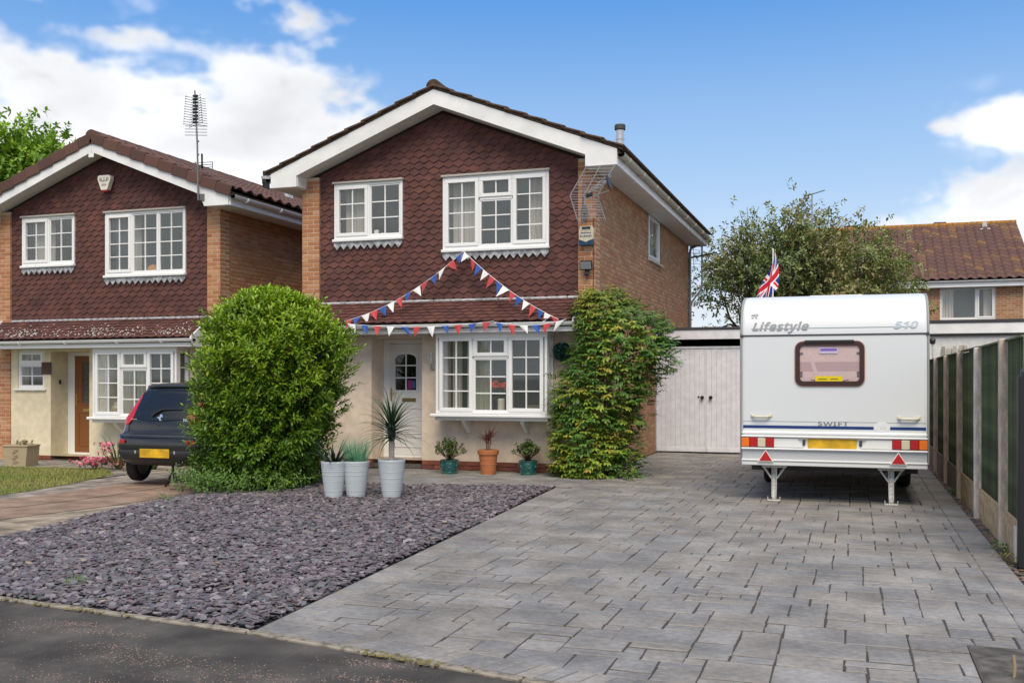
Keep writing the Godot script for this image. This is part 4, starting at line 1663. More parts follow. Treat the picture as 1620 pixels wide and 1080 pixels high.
# ---------------------------------------------------------------- caravan
func caravan() -> void:
	var o := thing("caravan", "white touring caravan with blue stripe parked back-on at the end of the driveway", "caravan", Vector3(-0.2525, 0, -12.75))
	var hw := 1.078
	var prof := P2([-0.10, 0.47, -0.025, 0.50, -0.012, 0.66, 0.0, 0.80, 0.0, 1.4, 0.0, 2.03, -0.012, 2.13, -0.045, 2.24, -0.10, 2.34, -0.19, 2.43, -0.32, 2.50, -0.50, 2.545, -0.8, 2.57, -2.4, 2.575, -3.9, 2.57, -4.4, 2.50, -4.72, 2.36, -4.95, 2.05, -5.06, 1.6, -5.08, 1.0, -5.02, 0.52, -4.9, 0.47, -3.4, 0.46, -1.8, 0.46])
	var k := prof.size()
	var nor := PackedVector2Array()
	for i in k:
		var d := (prof[(i + 1) % k] - prof[(i - 1 + k) % k]).normalized()
		nor.append(Vector2(d.y, -d.x))
	var rows := []
	for q in [[-hw, 0.045], [-hw + 0.006, 0.028], [-hw + 0.018, 0.012], [-hw + 0.035, 0.003], [-hw + 0.06, 0.0], [0.0, 0.0], [hw - 0.06, 0.0], [hw - 0.035, 0.003], [hw - 0.018, 0.012], [hw - 0.006, 0.028], [hw, 0.045]]:
		var line := []
		for i in k:
			var p = prof[i] - nor[i] * q[1]
			line.append(Vector3(q[0], p.y, p.x))
		rows.append(line)
	# profile runs upwards at the back as seen from outside, so rows go across
	var b := MB.new()
	var flip := []
	for r in rows:
		flip.append(r)
	flip.reverse()
	b.grid(flip, true)
	for s: float in [-1.0, 1.0]:
		var line: Array = rows[0] if s < 0 else rows[-1]
		var poly := PackedVector2Array()
		for p: Vector3 in line:
			poly.append(Vector2(p.z, p.y))
		var idx := Geometry2D.triangulate_polygon(poly)
		for i in range(0, idx.size(), 3):
			var w := [line[idx[i]], line[idx[i + 1]], line[idx[i + 2]]]
			if (w[1] - w[0]).cross(w[2] - w[0]).x * s < 0:
				w.reverse()
			b.tri(w[0], w[1], w[2])
	var shell := mat(Color(0.66, 0.69, 0.725), 0.38)
	var body := part(o, "body", b, shell)
	# side edge trims
	for s: float in [-1.0, 1.0]:
		b = MB.new()
		var path := []
		for i in range(1, 20):
			path.append(Vector3(s * (hw - 0.004), prof[i].y, prof[i].x - nor[i].x * 0.012 + 0.0) - Vector3(0, nor[i].y * 0.012, 0))
		b.tube(path, 0.014, 6)
		part(body, "edge_trim", b, mat(Color(0.30, 0.31, 0.32), 0.5))
	b = MB.new()
	b.span(Vector3(-hw + 0.02, 2.027, -0.02), Vector3(hw - 0.02, 2.047, 0.008), 0.003)
	b.box(Vector3(-hw + 0.008, 2.037, -0.006), Vector3(0.03, 0.034, 0.036), 0.006)
	b.box(Vector3(hw - 0.008, 2.037, -0.006), Vector3(0.03, 0.034, 0.036), 0.006)
	part(body, "seam_strip", b, mat(Color(0.05, 0.055, 0.06), 0.5))
	# rear window
	b = MB.new()
	ring(b, round_rect(0.79, 0.53, 0.085), round_rect(0.685, 0.425, 0.045), -0.01, 0.022)
	var win := part(o, "rear_window", b, mat(Color(0.040, 0.014, 0.012), 0.4), Transform3D(Basis(), Vector3(-0.03, 1.69, 0)))
	b = MB.new()
	ring(b, round_rect(0.81, 0.55, 0.095), round_rect(0.786, 0.526, 0.084), -0.01, 0.014)
	part(win, "seal", b, mat(Color(0.36, 0.22, 0.17), 0.6))
	b = MB.new()
	b.span(Vector3(-0.29, 0.243, 0.0), Vector3(0.28, 0.283, 0.034), 0.008)
	part(win, "hinge_rail", b, M.black)
	b = MB.new()
	b.prism(round_rect(0.70, 0.44, 0.05), 0.008, 0.014)
	var wp := glass(Color(0.45, 0.25, 0.25), 0.12)
	part(win, "pane", b, wp)
	# blind with a darker woven band, close behind the pane
	b = MB.new()
	var blind := mat(Color(0.74, 0.60, 0.60), 0.85, {"tex": "soft", "scale": 4.0})
	var band := mat(Color(0.52, 0.38, 0.41), 0.85, {"tex": "fine", "scale": 6.0})
	b.span(Vector3(-0.345, -0.215, -0.004), Vector3(0.345, -0.095, 0.0012))
	b.span(Vector3(-0.345, 0.02, -0.004), Vector3(0.345, 0.215, 0.0012))
	part(win, "blind", b, blind)
	b = MB.new()
	b.span(Vector3(-0.345, -0.094, -0.004), Vector3(0.345, 0.019, 0.001))
	part(win, "blind_band", b, band)
	b = MB.new()
	b.prism(P2([-0.24, 0.10, -0.20, 0.10, -0.11, -0.20, -0.16, -0.20]), 0.002, 0.005)
	part(win, "draped_tie", b, blind)
	for s: float in [-1.0, 1.0]:
		for q in [[0.325, 0.12], [0.33, -0.13]]:
			b = MB.new()
			b.box(Vector3(s * q[0], q[1], 0.0045), Vector3(0.035, 0.03 if q[1] > 0 else 0.07, 0.006), 0.002)
			part(win, "catch", b, M.black)
		b = MB.new()
		b.tube([Vector3(s * 0.22, -0.195, 0.0048), Vector3(s * 0.17, -0.20, 0.0048), Vector3(s * 0.155, -0.218, 0.0048)], 0.0035, 6)
		b.box(Vector3(s * 0.155, -0.222, 0.0045), Vector3(0.035, 0.03, 0.006), 0.002)
		part(win, "stay", b, M.black)
	b = MB.new()
	b.span(Vector3(-0.115, 0.125, 0.0145), Vector3(0.095, 0.19, 0.0155))
	var lilac := part(win, "sticker", b, mat(Color(0.55, 0.49, 0.72), 0.5))
	b = MB.new()
	b.span(Vector3(-0.105, 0.15, 0.016), Vector3(0.085, 0.183, 0.0165))
	part(win, "sticker_band", b, mat(Color(0.19, 0.11, 0.42), 0.5))
	b = MB.new()
	b.span(Vector3(-0.165, -0.215, 0.0145), Vector3(0.15, -0.15, 0.0155))
	part(win, "yellow_sticker", b, mat(Color(0.72, 0.55, 0.0), 0.5))
	b = MB.new()
	for q in [[-0.13, -0.03], [0.01, 0.10]]:
		b.span(Vector3(q[0], -0.192, 0.016), Vector3(q[1], -0.180, 0.0164))
	part(win, "sticker_print", b, mat(Color(0.12, 0.16, 0.02), 0.5))
	# grab handles
	for q in [[-0.83, 1.055], [0.86, 1.045]]:
		b = MB.new()
		b.tube([Vector3(-0.105, 0, 0.0), Vector3(-0.10, -0.006, 0.03), Vector3(-0.06, -0.012, 0.045), Vector3(0.06, -0.012, 0.045), Vector3(0.10, -0.006, 0.03), Vector3(0.105, 0, 0.0)], 0.016, 8)
		b.span(Vector3(-0.13, -0.018, -0.004), Vector3(-0.085, 0.022, 0.012), 0.004)
		b.span(Vector3(0.085, -0.018, -0.004), Vector3(0.13, 0.022, 0.012), 0.004)
		part(o, "grab_handle", b, mat(Color(0.60, 0.58, 0.46), 0.5), Transform3D(Basis(), Vector3(q[0], q[1], 0)))
	# stripes and lettering
	var grey := mat(Color(0.20, 0.22, 0.25), 0.4)
	b = MB.new()
	b.span(Vector3(-hw + 0.03, 0.902, -0.004), Vector3(0.47, 0.938, 0.0025))
	b.span(Vector3(0.655, 0.902, -0.004), Vector3(hw - 0.03, 0.938, 0.0025))
	part(o, "blue_stripe", b, M.navy)
	b = MB.new()
	b.span(Vector3(-hw + 0.03, 0.984, -0.004), Vector3(-0.17, 0.990, 0.002))
	b.span(Vector3(0.19, 0.984, -0.004), Vector3(hw - 0.03, 0.990, 0.002))
	part(o, "grey_line", b, mat(Color(0.28, 0.32, 0.36), 0.4))
	text(o, "lettering", "SWIFT", 0.050, grey, Vector3(0.01, 0.966, 0.001), 0.0, 1.75)
	b = MB.new()
	var oval := PackedVector2Array()
	for i in 24:
		oval.append(Vector2(cos(TAU * i / 24) * 0.092, sin(TAU * i / 24) * 0.06))
	b.prism(oval, -0.003, 0.003)
	part(o, "round_sticker", b, mat(Color(0.74, 0.76, 0.78), 0.35), Transform3D(Basis(), Vector3(0.562, 0.937, 0)))
	text(o, "lettering", "GB", 0.035, mat(Color(0.60, 0.62, 0.66), 0.5), Vector3(0.575, 0.922, 0.0025), 0.0, 1.1)
	var lean := Basis(Vector3.RIGHT, -0.29)
	var metal_grey := mat(Color(0.225, 0.24, 0.265), 0.4)
	text(o, "lettering", "Lifestyle", 0.100, metal_grey, Vector3(-0.60, 2.147, -0.0135), 0.30, 1.18, true, "Droid Sans", lean)
	text(o, "lettering", "510", 0.085, mat(Color(0.36, 0.42, 0.52), 0.35), Vector3(0.835, 2.142, -0.0125), 0.35, 1.35, true, "Droid Sans", lean)
	b = MB.new()
	b.box(Vector3(0, 2.122, -0.0095), Vector3(1.90, 0.008, 0.005), 0.0, lean)
	part(o, "grey_line", b, mat(Color(0.26, 0.34, 0.38), 0.4))
	b = MB.new()   # small swallow emblem above the lettering
	b.prism(P2([0, 0.03, 0.07, 0.045, 0.085, 0.03, 0.06, 0.0, 0.075, -0.03, 0.05, -0.01, 0.04, 0.02, 0.0, 0.015]), -0.002, 0.003)
	b.prism(P2([-0.005, -0.012, 0.03, 0.0, 0.025, -0.018]), -0.002, 0.003)
	part(o, "emblem", b, mat(Color(0.30, 0.32, 0.35), 0.35), Transform3D(Basis(Vector3.RIGHT, -0.5), Vector3(-0.955, 2.272, -0.052)))
	# bumper moulding and lamp board
	var moulding := mat(Color(0.76, 0.78, 0.79), 0.3)
	b = MB.new()
	b.box(Vector3(0, 0.845, 0.012), Vector3(2.13, 0.05, 0.05), 0.018)
	b.box(Vector3(0, 0.805, 0.022), Vector3(2.14, 0.028, 0.07), 0.012)
	b.box(Vector3(0, 0.654, 0.022), Vector3(2.14, 0.026, 0.07), 0.011)
	var bump := part(o, "bumper", b, moulding)
	b = MB.new()
	b.span(Vector3(-1.06, 0.668, -0.01), Vector3(1.06, 0.79, 0.008))
	part(bump, "lamp_board", b, moulding)
	for s: float in [-1.0, 1.0]:
		b = MB.new()
		var pts := P2([0.33, 0.675, 0.68, 0.675, 0.68, 0.782, 0.40, 0.782])
		for i in pts.size():
			pts[i].x *= s
		b.prism(pts, 0.0, 0.032)
		part(bump, "raised_panel", b, moulding)
		b = MB.new()
		b.box(Vector3(s * 0.325, 0.735, 0.018), Vector3(0.032, 0.07, 0.03), 0.008)
		part(bump, "plate_lamp", b, mat(Color(0.05, 0.055, 0.07), 0.4))
	# light clusters: amber outermost
	for s: float in [-1.0, 1.0]:
		b = MB.new()
		b.box(Vector3(s * 0.872, 0.730, 0.022), Vector3(0.392, 0.118, 0.04), 0.006)
		var cl := part(o, "light_cluster", b, M.black)
		var lens := [M.amber_lens, M.red_lens, M.clear_lens, M.red_lens] if s < 0 else [M.red_lens, M.clear_lens, M.red_lens, M.amber_lens]
		for i in 4:
			b = MB.new()
			var cx := s * 0.872 - 0.146 + i * 0.0973
			b.box(Vector3(cx, 0.730, 0.042), Vector3(0.093, 0.108, 0.02), 0.006)
			for q in 5:
				b.box(Vector3(cx, 0.690 + q * 0.02, 0.053), Vector3(0.088, 0.005, 0.004), 0.001)
			part(cl, "lens", b, lens[i])
	b = MB.new()
	b.box(Vector3(0.0, 0.725, 0.014), Vector3(0.56, 0.118, 0.012), 0.004)
	part(o, "number_plate", b, M.plate)
	# skirt with its ribs
	var skirt := mat(Color(0.52, 0.55, 0.58), 0.35)
	b = MB.new()
	b.box(Vector3(0, 0.583, 0.0), Vector3(2.12, 0.112, 0.03), 0.004, Basis(Vector3.RIGHT, 0.08))
	b.box(Vector3(0, 0.598, 0.014), Vector3(2.12, 0.004, 0.006), 0.001)
	part(o, "skirt", b, skirt)
	b = MB.new()
	b.box(Vector3(0, 0.512, 0.012), Vector3(2.14, 0.03, 0.045), 0.011)
	b.box(Vector3(0, 0.473, 0.004), Vector3(2.13, 0.05, 0.035), 0.008)
	part(o, "skirt_lip", b, mat(Color(0.68, 0.70, 0.71), 0.3))
	for x: float in [-0.775, 0.745]:
		b = MB.new()
		b.prism(P2([-0.095, -0.072, 0.095, -0.072, 0.0, 0.082]), 0.0, 0.012)
		var tr := part(o, "warning_triangle", b, mat(Color(0.72, 0.70, 0.68), 0.4), Transform3D(Basis(), Vector3(x, 0.567, 0.034)))
		b = MB.new()
		b.prism(P2([-0.075, -0.06, 0.075, -0.06, 0.0, 0.062]), 0.012, 0.018)
		part(tr, "reflector", b, M.red_lens)
	# corner steadies
	var galv := mat(Color(0.50, 0.50, 0.48), 0.45, {"metal": 0.3, "tex": "blotch2", "scale": 5.0})
	for x: float in [-0.685, 0.67]:
		var st := Node3D.new()
		st.position = Vector3(x, 0, -0.10)
		named(st, o, "corner_steady")
		b = MB.new()
		for q: float in [-0.024, 0.024]:
			b.bar(Vector3(q, 0.05, 0.02), Vector3(q * 1.2, 0.44, -0.08), 0.012, 0.035, 0.003)
		b.bar(Vector3(0, 0.05, 0.0), Vector3(0, 0.44, -0.10), 0.045, 0.008, 0.002)
		part(st, "leg", b, galv)
		for q: float in [-1.0, 1.0]:
			b = MB.new()
			b.bar(Vector3(q * 0.028, 0.275, -0.03), Vector3(q * 0.125, 0.415, -0.06), 0.022, 0.022, 0.004)
			part(st, "brace", b, galv)
		b = MB.new()
		b.bar(Vector3(-0.15, 0.425, -0.06), Vector3(0.15, 0.425, -0.06), 0.05, 0.03, 0.004)
		part(st, "head_rail", b, galv)
		b = MB.new()
		b.span(Vector3(-0.075, 0.002, -0.06), Vector3(0.075, 0.022, 0.06), 0.006)
		b.span(Vector3(-0.078, 0.002, 0.02), Vector3(-0.066, 0.06, 0.055), 0.004)
		b.span(Vector3(0.066, 0.002, 0.02), Vector3(0.078, 0.06, 0.055), 0.004)
		b.span(Vector3(-0.03, 0.022, -0.02), Vector3(0.03, 0.06, 0.02), 0.006)
		part(st, "foot_plate", b, galv)
	# chassis and wheels
	b = MB.new()
	for s: float in [-1.0, 1.0]:
		b.span(Vector3(s * 0.80 - 0.03, 0.34, -4.9), Vector3(s * 0.80 + 0.03, 0.46, -0.3))
	b.span(Vector3(-0.95, 0.27, -2.62), Vector3(0.95, 0.37, -2.50))
	b.span(Vector3(-1.0, 0.44, -4.9), Vector3(1.0, 0.458, -0.12))
	b.span(Vector3(-0.98, 0.36, -0.42), Vector3(0.98, 0.42, -0.36))
	part(o, "chassis", b, mat(Color(0.05, 0.05, 0.05), 0.8))
	for s: float in [-1.0, 1.0]:
		var w := Node3D.new()
		w.position = Vector3(s * 0.90, 0.315, -2.56)
		named(w, o, "wheel")
		wheel(w, 0.315, 0.19, 0.18)
	# rooflight, side windows, tow bar
	b = MB.new()
	b.box(Vector3(0.02, 2.588, -1.75), Vector3(0.72, 0.075, 0.72), 0.03)
	part(o, "roof_light", b, mat(Color(0.74, 0.75, 0.72), 0.4))
	for s: float in [-1.0, 1.0]:
		for z: float in [-1.3, -3.7]:
			b = MB.new()
			b.prism(round_rect(1.1, 0.55, 0.08), -0.006, 0.016)
			part(o, "side_window", b, mat(Color(0.03, 0.018, 0.02), 0.1), Transform3D(Basis(Vector3.UP, PI / 2 * s), Vector3(s * hw, 1.7, z)))
	b = MB.new()
	for s: float in [-1.0, 1.0]:
		b.bar(Vector3(s * 0.7, 0.42, -4.9), Vector3(0, 0.42, -6.2), 0.06, 0.1)
	b.tube([Vector3(0, 0.42, -5.9), Vector3(0, 0.02, -5.9)], 0.03, 8)
	part(o, "tow_bar", b, M.grey_metal)
	# union flag, furled down its pole behind the roof edge
	var fl := thing("union_flag", "union flag drooping from a short pole above the caravan roof", "flag", Vector3(-1.075, 2.55, -14.5))
	b = MB.new()
	b.tube([Vector3(0, 0, 0), Vector3(0.003, 0.755, 0)], 0.009, 8)
	b.lathe([Vector2(0.009, 0.75), Vector2(0.014, 0.758), Vector2(0.008, 0.772), Vector2(0, 0.774)], 8)
	part(fl, "pole", b, mat(Color(0.7, 0.7, 0.7), 0.4))
	flag_cloth(fl)

func flag_cloth(fl: Node3D) -> void:
	# the cloth hangs from the top corner in deep folds; its print is that of the flag
	var im := Image.create_empty(192, 96, false, Image.FORMAT_RGB8)
	var blue := Color(0.004, 0.024, 0.22).linear_to_srgb()
	var red := Color(0.55, 0.008, 0.03).linear_to_srgb()
	var wht := Color(0.78, 0.78, 0.78).linear_to_srgb()
	for y in 96:
		for x in 192:
			var px := (x - 95.5) / 96.0 * 30.0
			var py := (47.5 - y) / 48.0 * 15.0
			var q := blue
			var d1 := absf(px * 0.4472 - py * 0.8944)
			var d2 := absf(px * 0.4472 + py * 0.8944)
			if d1 < 3.0 or d2 < 3.0:
				q = wht
			var s1 := (px * 0.4472 - py * 0.8944) * (1.0 if px > 0 else -1.0)
			var s2 := (px * 0.4472 + py * 0.8944) * (1.0 if px > 0 else -1.0)
			if s1 > 0 and s1 < 2.0 and absf(d1) < 2.0 or s2 > 0 and s2 < 2.0 and d2 < 2.0:
				q = red
			if absf(px) < 5 or absf(py) < 5:
				q = wht
			if absf(px) < 3 or absf(py) < 3:
				q = red
			im.set_pixel(x, y, q)
	var m := StandardMaterial3D.new()
	m.albedo_texture = ImageTexture.create_from_image(im)
	m.roughness = 0.8
	m.backlight_enabled = true
	m.backlight = Color(0.3, 0.3, 0.3)
	var nu := 44
	var nv := 26
	var p := []
	for j in nv + 1:
		var line := []
		var t := float(j) / nv      # 0 at the top of the hoist, 1 at its foot
		for i in nu + 1:
			var s := float(i) / nu  # 0 at the pole, 1 at the fly
			var spread := s * (0.05 + 0.30 * smoothstep(0.0, 1.0, t * 0.75 + s * 0.45)) * 0.80
			var fold := sin(s * 15.0 + t * 2.0) * 0.05 * s * (0.35 + t)
			line.append(Vector3(0.03 - spread * 0.92 + 0.055 * sin(t * 2.4) * (1.0 - s), 0.735 - t * 0.52 - s * 0.36 * (1.0 - 0.25 * t), fold + 0.01))
		p.append(line)
	var b := MB.new()
	for j in nv:
		for i in nu:
			var q := [p[j + 1][i + 1], p[j + 1][i], p[j][i], p[j][i + 1]]
			var uv := [Vector2(i + 1.0, j + 1.0), Vector2(i, j + 1.0), Vector2(i, j), Vector2(i + 1.0, j)]
			for k in 4:
				uv[k] = Vector2(uv[k].x / nu, uv[k].y / nv)
			var nrm: Vector3 = (q[2] - q[0]).cross(q[3] - q[1]).normalized()
			if nrm.z < 0:
				nrm = -nrm
			for w in ([[0, 2, 1], [0, 3, 2]] if (q[1] - q[0]).cross(q[2] - q[0]).dot(nrm) > 0 else [[0, 1, 2], [0, 2, 3]]):
				for e in w:
					b.put(q[e], nrm, uv[e])
	part(fl, "cloth", b, m)

func wheel(w: Node3D, r: float, width: float, rim: float) -> void:
	var t := Basis(Vector3.BACK, PI / 2)
	var b := MB.new()
	var hw := width / 2
	b.lathe([Vector2(rim, -hw * 0.8), Vector2(rim + 0.03, -hw), Vector2(r - 0.03, -hw), Vector2(r - 0.006, -hw * 0.8), Vector2(r, -hw * 0.6), Vector2(r, hw * 0.6), Vector2(r - 0.006, hw * 0.8), Vector2(r - 0.03, hw), Vector2(rim + 0.03, hw), Vector2(rim, hw * 0.8)], 36, Vector3.ZERO, t)
	for k in 3:
		b.lathe([Vector2(r + 0.0015, -hw * 0.5 + k * hw * 0.5 - 0.012), Vector2(r + 0.004, -hw * 0.5 + k * hw * 0.5 - 0.01), Vector2(r + 0.004, -hw * 0.5 + k * hw * 0.5 + 0.01), Vector2(r + 0.0015, -hw * 0.5 + k * hw * 0.5 + 0.012)], 36, Vector3.ZERO, t)
	part(w, "tyre", b, M.rubber)
	b = MB.new()
	b.lathe([Vector2(0.0, -hw * 0.4), Vector2(rim * 0.5, -hw * 0.45), Vector2(rim * 0.9, -hw * 0.3), Vector2(rim, -hw * 0.8), Vector2(rim, hw * 0.8), Vector2(rim * 0.9, hw * 0.3), Vector2(rim * 0.5, hw * 0.45), Vector2(0.0, hw * 0.4)], 24, Vector3.ZERO, t)
	part(w, "rim", b, mat(Color(0.28, 0.29, 0.30), 0.45, {"metal": 0.6}))

# ---------------------------------------------------------------- car
# rows: height, tail, nose, half width, corner reach (tail), corner reach (nose)
const CAR := [
	[0.24, -0.16, -3.30, 0.70, 0.30, 0.40], [0.30, -0.05, -3.38, 0.745, 0.26, 0.42], [0.40, -0.015, -3.42, 0.775, 0.24, 0.45], [0.52, 0.0, -3.43, 0.795, 0.23, 0.5], [0.62, -0.01, -3.41, 0.80, 0.24, 0.5],
	[0.685, -0.045, -3.36, 0.803, 0.27, 0.55], [0.72, -0.075, -3.31, 0.80, 0.30, 0.55], [0.80, -0.085, -3.16, 0.785, 0.31, 0.6], [0.88, -0.10, -2.86, 0.765, 0.30, 0.6], [0.94, -0.13, -2.58, 0.742, 0.28, 0.5], [1.04, -0.19, -2.36, 0.708, 0.27, 0.4], [1.15, -0.265, -2.14, 0.672, 0.26, 0.4],
	[1.26, -0.345, -1.92, 0.636, 0.25, 0.4], [1.34, -0.40, -1.74, 0.605, 0.25, 0.4], [1.39, -0.41, -1.60, 0.578, 0.26, 0.4], [1.43, -0.45, -1.42, 0.53, 0.28, 0.4], [1.455, -0.56, -1.24, 0.43, 0.28, 0.35], [1.462, -0.75, -1.0, 0.2, 0.15, 0.1]]

func car_tail(x: float, y: float) -> float:
	var r := lerp_table(CAR, y)
	var d: float = absf(x) - (r[3] - r[4])
	if d <= 0:
		return r[1] - 0.018 * x * x / (r[3] * r[3])
	var k := clampf(d / r[4], 0, 1)
	return r[1] - 0.018 - r[4] * 1.15 * (1.0 - pow(1.0 - pow(k, 2.4), 1 / 2.4))

func car_side(y: float) -> float:
	return lerp_table(CAR, y)[3]

func car() -> void:
	var o := thing("parked_car", "dark grey hatchback with its tail raised on an axle stand beside the green shrub", "car", Vector3(-9.72, -0.01, -12.36))
	var paint := mat(Color(0.019, 0.020, 0.022), 0.3, {"metal": 0.25, "coat": 0.6})
	var rows := []
	for q in CAR:
		var line := []
		var w: float = q[3]
		# round the car as seen from above: tail corner to corner, side, nose, side
		for i in 17:
			var x := lerpf(-1.0, 1.0, i / 16.0)
			x = signf(x) * (1.0 - pow(1.0 - absf(x), 1.5))
			x *= w
			line.append(Vector3(x, q[0], car_tail(x, q[0])))
		for i in range(1, 10):
			line.append(Vector3(w, q[0], lerpf(car_tail(w, q[0]), q[2] + q[5], i / 10.0)))
		for i in 13:
			var k := i / 12.0
			var a := PI * k
			var cx := cos(a)
			line.append(Vector3(signf(cx) * pow(absf(cx), 0.55) * w, q[0], q[2] + q[5] - q[5] * pow(sin(a), 0.8)))
		for i in range(1, 10):
			line.append(Vector3(-w, q[0], lerpf(q[2] + q[5], car_tail(w, q[0]), i / 10.0)))
		rows.append(line)
	var b := MB.new()
	b.grid(rows, true)
	var topl: Array = rows[-1]
	for i in topl.size():
		b.tri(Vector3(0, 1.464, -0.87), topl[i], topl[(i + 1) % topl.size()])
	var body := part(o, "body", b, paint)
	# lower bumper in dark plastic, a shade duller
	b = MB.new()
	var rr := []
	for y: float in [0.235, 0.27, 0.33, 0.40, 0.455, 0.465]:
		var line := []
		for i in 25:
			var x := lerpf(-0.70, 0.70, i / 24.0)
			line.append(Vector3(x, y, car_tail(x, y) + (0.016 if y < 0.46 else -0.004)))
		rr.append(line)
	b.grid(rr)
	var bumper := part(o, "bumper", b, mat(Color(0.022, 0.024, 0.028), 0.5))
	b = MB.new()
	rr = []
	for y: float in [0.655, 0.665, 0.69, 0.70]:
		var line := []
		for i in 25:
			var x := lerpf(-0.76, 0.76, i / 24.0)
			line.append(Vector3(x, y, car_tail(x, y) + (0.02 if y < 0.695 else -0.004)))
		rr.append(line)
	b.grid(rr)
	part(bumper, "bumper_lip", b, paint)
	# rear screen: big rounded black glass
	b = MB.new()
	rr = []
	for j in 13:
		var k := j / 12.0
		var y := lerpf(0.895, 1.375, k)
		var hw := (lerpf(0.50, 0.475, k) + 0.02 * sin(PI * k)) * (0.88 + 0.12 * sqrt(clampf(k / 0.22, 0, 1))) - (0.05 if k > 0.97 else 0.0)
		var line := []
		for i in 21:
			var x := lerpf(-hw, hw, i / 20.0)
			var yy := y - (0.02 * pow(x / hw, 2) if k > 0.5 else -0.03 * pow(x / hw, 2))
			line.append(Vector3(x, yy, car_tail(x, yy) + 0.012))
		rr.append(line)
	b.grid(rr)
	var screen := part(o, "rear_screen", b, mat(Color(0.012, 0.013, 0.014), 0.12, {"spec": 0.5}))
	b = MB.new()
	b.tube([Vector3(-0.14, 0.965, car_tail(0.14, 0.965) + 0.03), Vector3(-0.10, 1.01, car_tail(0.1, 1.01) + 0.035), Vector3(0.0, 1.062, car_tail(0, 1.062) + 0.03), Vector3(0.18, 1.068, car_tail(0.18, 1.07) + 0.026), Vector3(0.34, 1.062, car_tail(0.34, 1.06) + 0.022)], [0.02, 0.022, 0.014, 0.011, 0.007], 8)
	part(screen, "wiper", b, M.black)
	# emblem and badges
	var chrome := mat(Color(0.75, 0.76, 0.78), 0.2, {"metal": 0.8})
	b = MB.new()
	b.prism(P2([-0.005, 0.05, 0.02, 0.055, 0.035, 0.04, 0.03, 0.025, 0.055, 0.02, 0.05, 0.005, 0.025, 0.01, 0.015, -0.01, 0.03, -0.05, 0.012, -0.05, -0.005, -0.02, -0.03, -0.015, -0.05, 0.01, -0.03, 0.005, -0.01, 0.012]), -0.004, 0.006)
	part(o, "emblem", b, chrome, Transform3D(Basis(Vector3.RIGHT, -0.45), Vector3(0.0, 0.945, car_tail(0, 0.945) + 0.018)))
	text(o, "badge", "107", 0.042, chrome, Vector3(0.46, 0.912, car_tail(0.46, 0.925) + 0.014), 0.1, 1.2, true, "Droid Sans", Basis(Vector3.UP, 0.10) * Basis(Vector3.RIGHT, -0.3))
	b = MB.new()
	b.box(Vector3(-0.47, 0.917, car_tail(0.47, 0.915) + 0.014), Vector3(0.12, 0.012, 0.004), 0.001, Basis(Vector3.UP, -0.1))
	part(o, "name_badge", b, chrome)
	b = MB.new()
	b.lathe([Vector2(0.018, 0), Vector2(0.014, 0.006), Vector2(0, 0.007)], 12, Vector3(0.0, 0.835, car_tail(0, 0.835)), Basis(Vector3.RIGHT, PI / 2))
	part(o, "tailgate_lock", b, M.black)
	# tail lights: tall, wrapping the pillar
	for s: float in [-1.0, 1.0]:
		b = MB.new()
		rr = []
		for j in 15:
			var k := j / 14.0
			var y := lerpf(0.845, 1.33, k)
			var side := car_side(y)
			var a := lerpf(0.485, 0.505, k)
			var e := side - 0.004 - 0.012 * k
			var wide := sqrt(clampf(sin(PI * clampf(k * 0.93 + 0.05, 0, 1)) * 1.6, 0, 1))
			var mid := (a + e) / 2
			var line := []
			for i in 9:
				var x := lerpf(mid + (a - mid) * wide, mid + (e - mid) * wide, i / 8.0)
				line.append(Vector3(x, y, car_tail(x, y) + 0.014))
			if s < 0:
				for i in 9:
					line[i].x *= -1
				line.reverse()
			rr.append(line)
		b.grid(rr)
		var tl := part(o, "tail_light", b, M.red_lens)
		b = MB.new()
		rr = []
		for j in 4:
			var y := lerpf(0.90, 0.98, j / 3.0)
			var line := []
			for i in 5:
				var x := car_side(y) - 0.10 + i * 0.02
				line.append(Vector3(x * s, y, car_tail(x, y) + 0.019))
			if s < 0:
				line.reverse()
			rr.append(line)
		b.grid(rr)
		part(tl, "indicator", b, mat(Color(0.75, 0.30, 0.18), 0.2))
		b = MB.new()
		var fx := 0.60 * s
		b.box(Vector3(fx, 0.59, car_tail(0.60, 0.59) + 0.008), Vector3(0.13, 0.055, 0.012), 0.02, Basis(Vector3.UP, 0.33 * s))
		part(o, "rear_reflector", b, M.red_lens)
	b = MB.new()   # high brake light under the spoiler
	b.box(Vector3(0, 1.402, car_tail(0, 1.40) + 0.012), Vector3(0.36, 0.032, 0.03), 0.01)
	part(o, "brake_light", b, M.red_lens)
	b = MB.new()   # spoiler lip
	rr = []
	for q in [[1.384, 0.022], [1.392, 0.045], [1.422, 0.045], [1.43, 0.01]]:
		var line := []
		for i in 15:
			var x := lerpf(-0.52, 0.52, i / 14.0)
			line.append(Vector3(x, q[0] - 0.012 * pow(x / 0.52, 2), car_tail(x, 1.40) + q[1]))
		rr.append(line)
	b.grid(rr)
	part(body, "spoiler", b, paint)
	# shut lines of the tailgate and bumper, exhaust
	b = MB.new()
	for s: float in [-1.0, 1.0]:
		var path := []
		for k in 8:
			var y := lerpf(0.705, 0.86, k / 7.0)
			var x := lerpf(0.54, 0.56, k / 7.0)
			path.append(Vector3(s * x, y, car_tail(x, y) + 0.001))
		b.tube(path, 0.0035, 5)
	var across := []
	for k in 21:
		var x := lerpf(-0.54, 0.54, k / 20.0)
		across.append(Vector3(x, 0.706, car_tail(x, 0.706) + 0.002))
	b.tube(across, 0.0035, 5)
	part(body, "shut_line", b, M.black)
	b = MB.new()
	b.tube([Vector3(0.38, 0.262, -0.3), Vector3(0.38, 0.255, 0.0)], 0.024, 12)
	part(o, "exhaust_pipe", b, M.grey_metal)
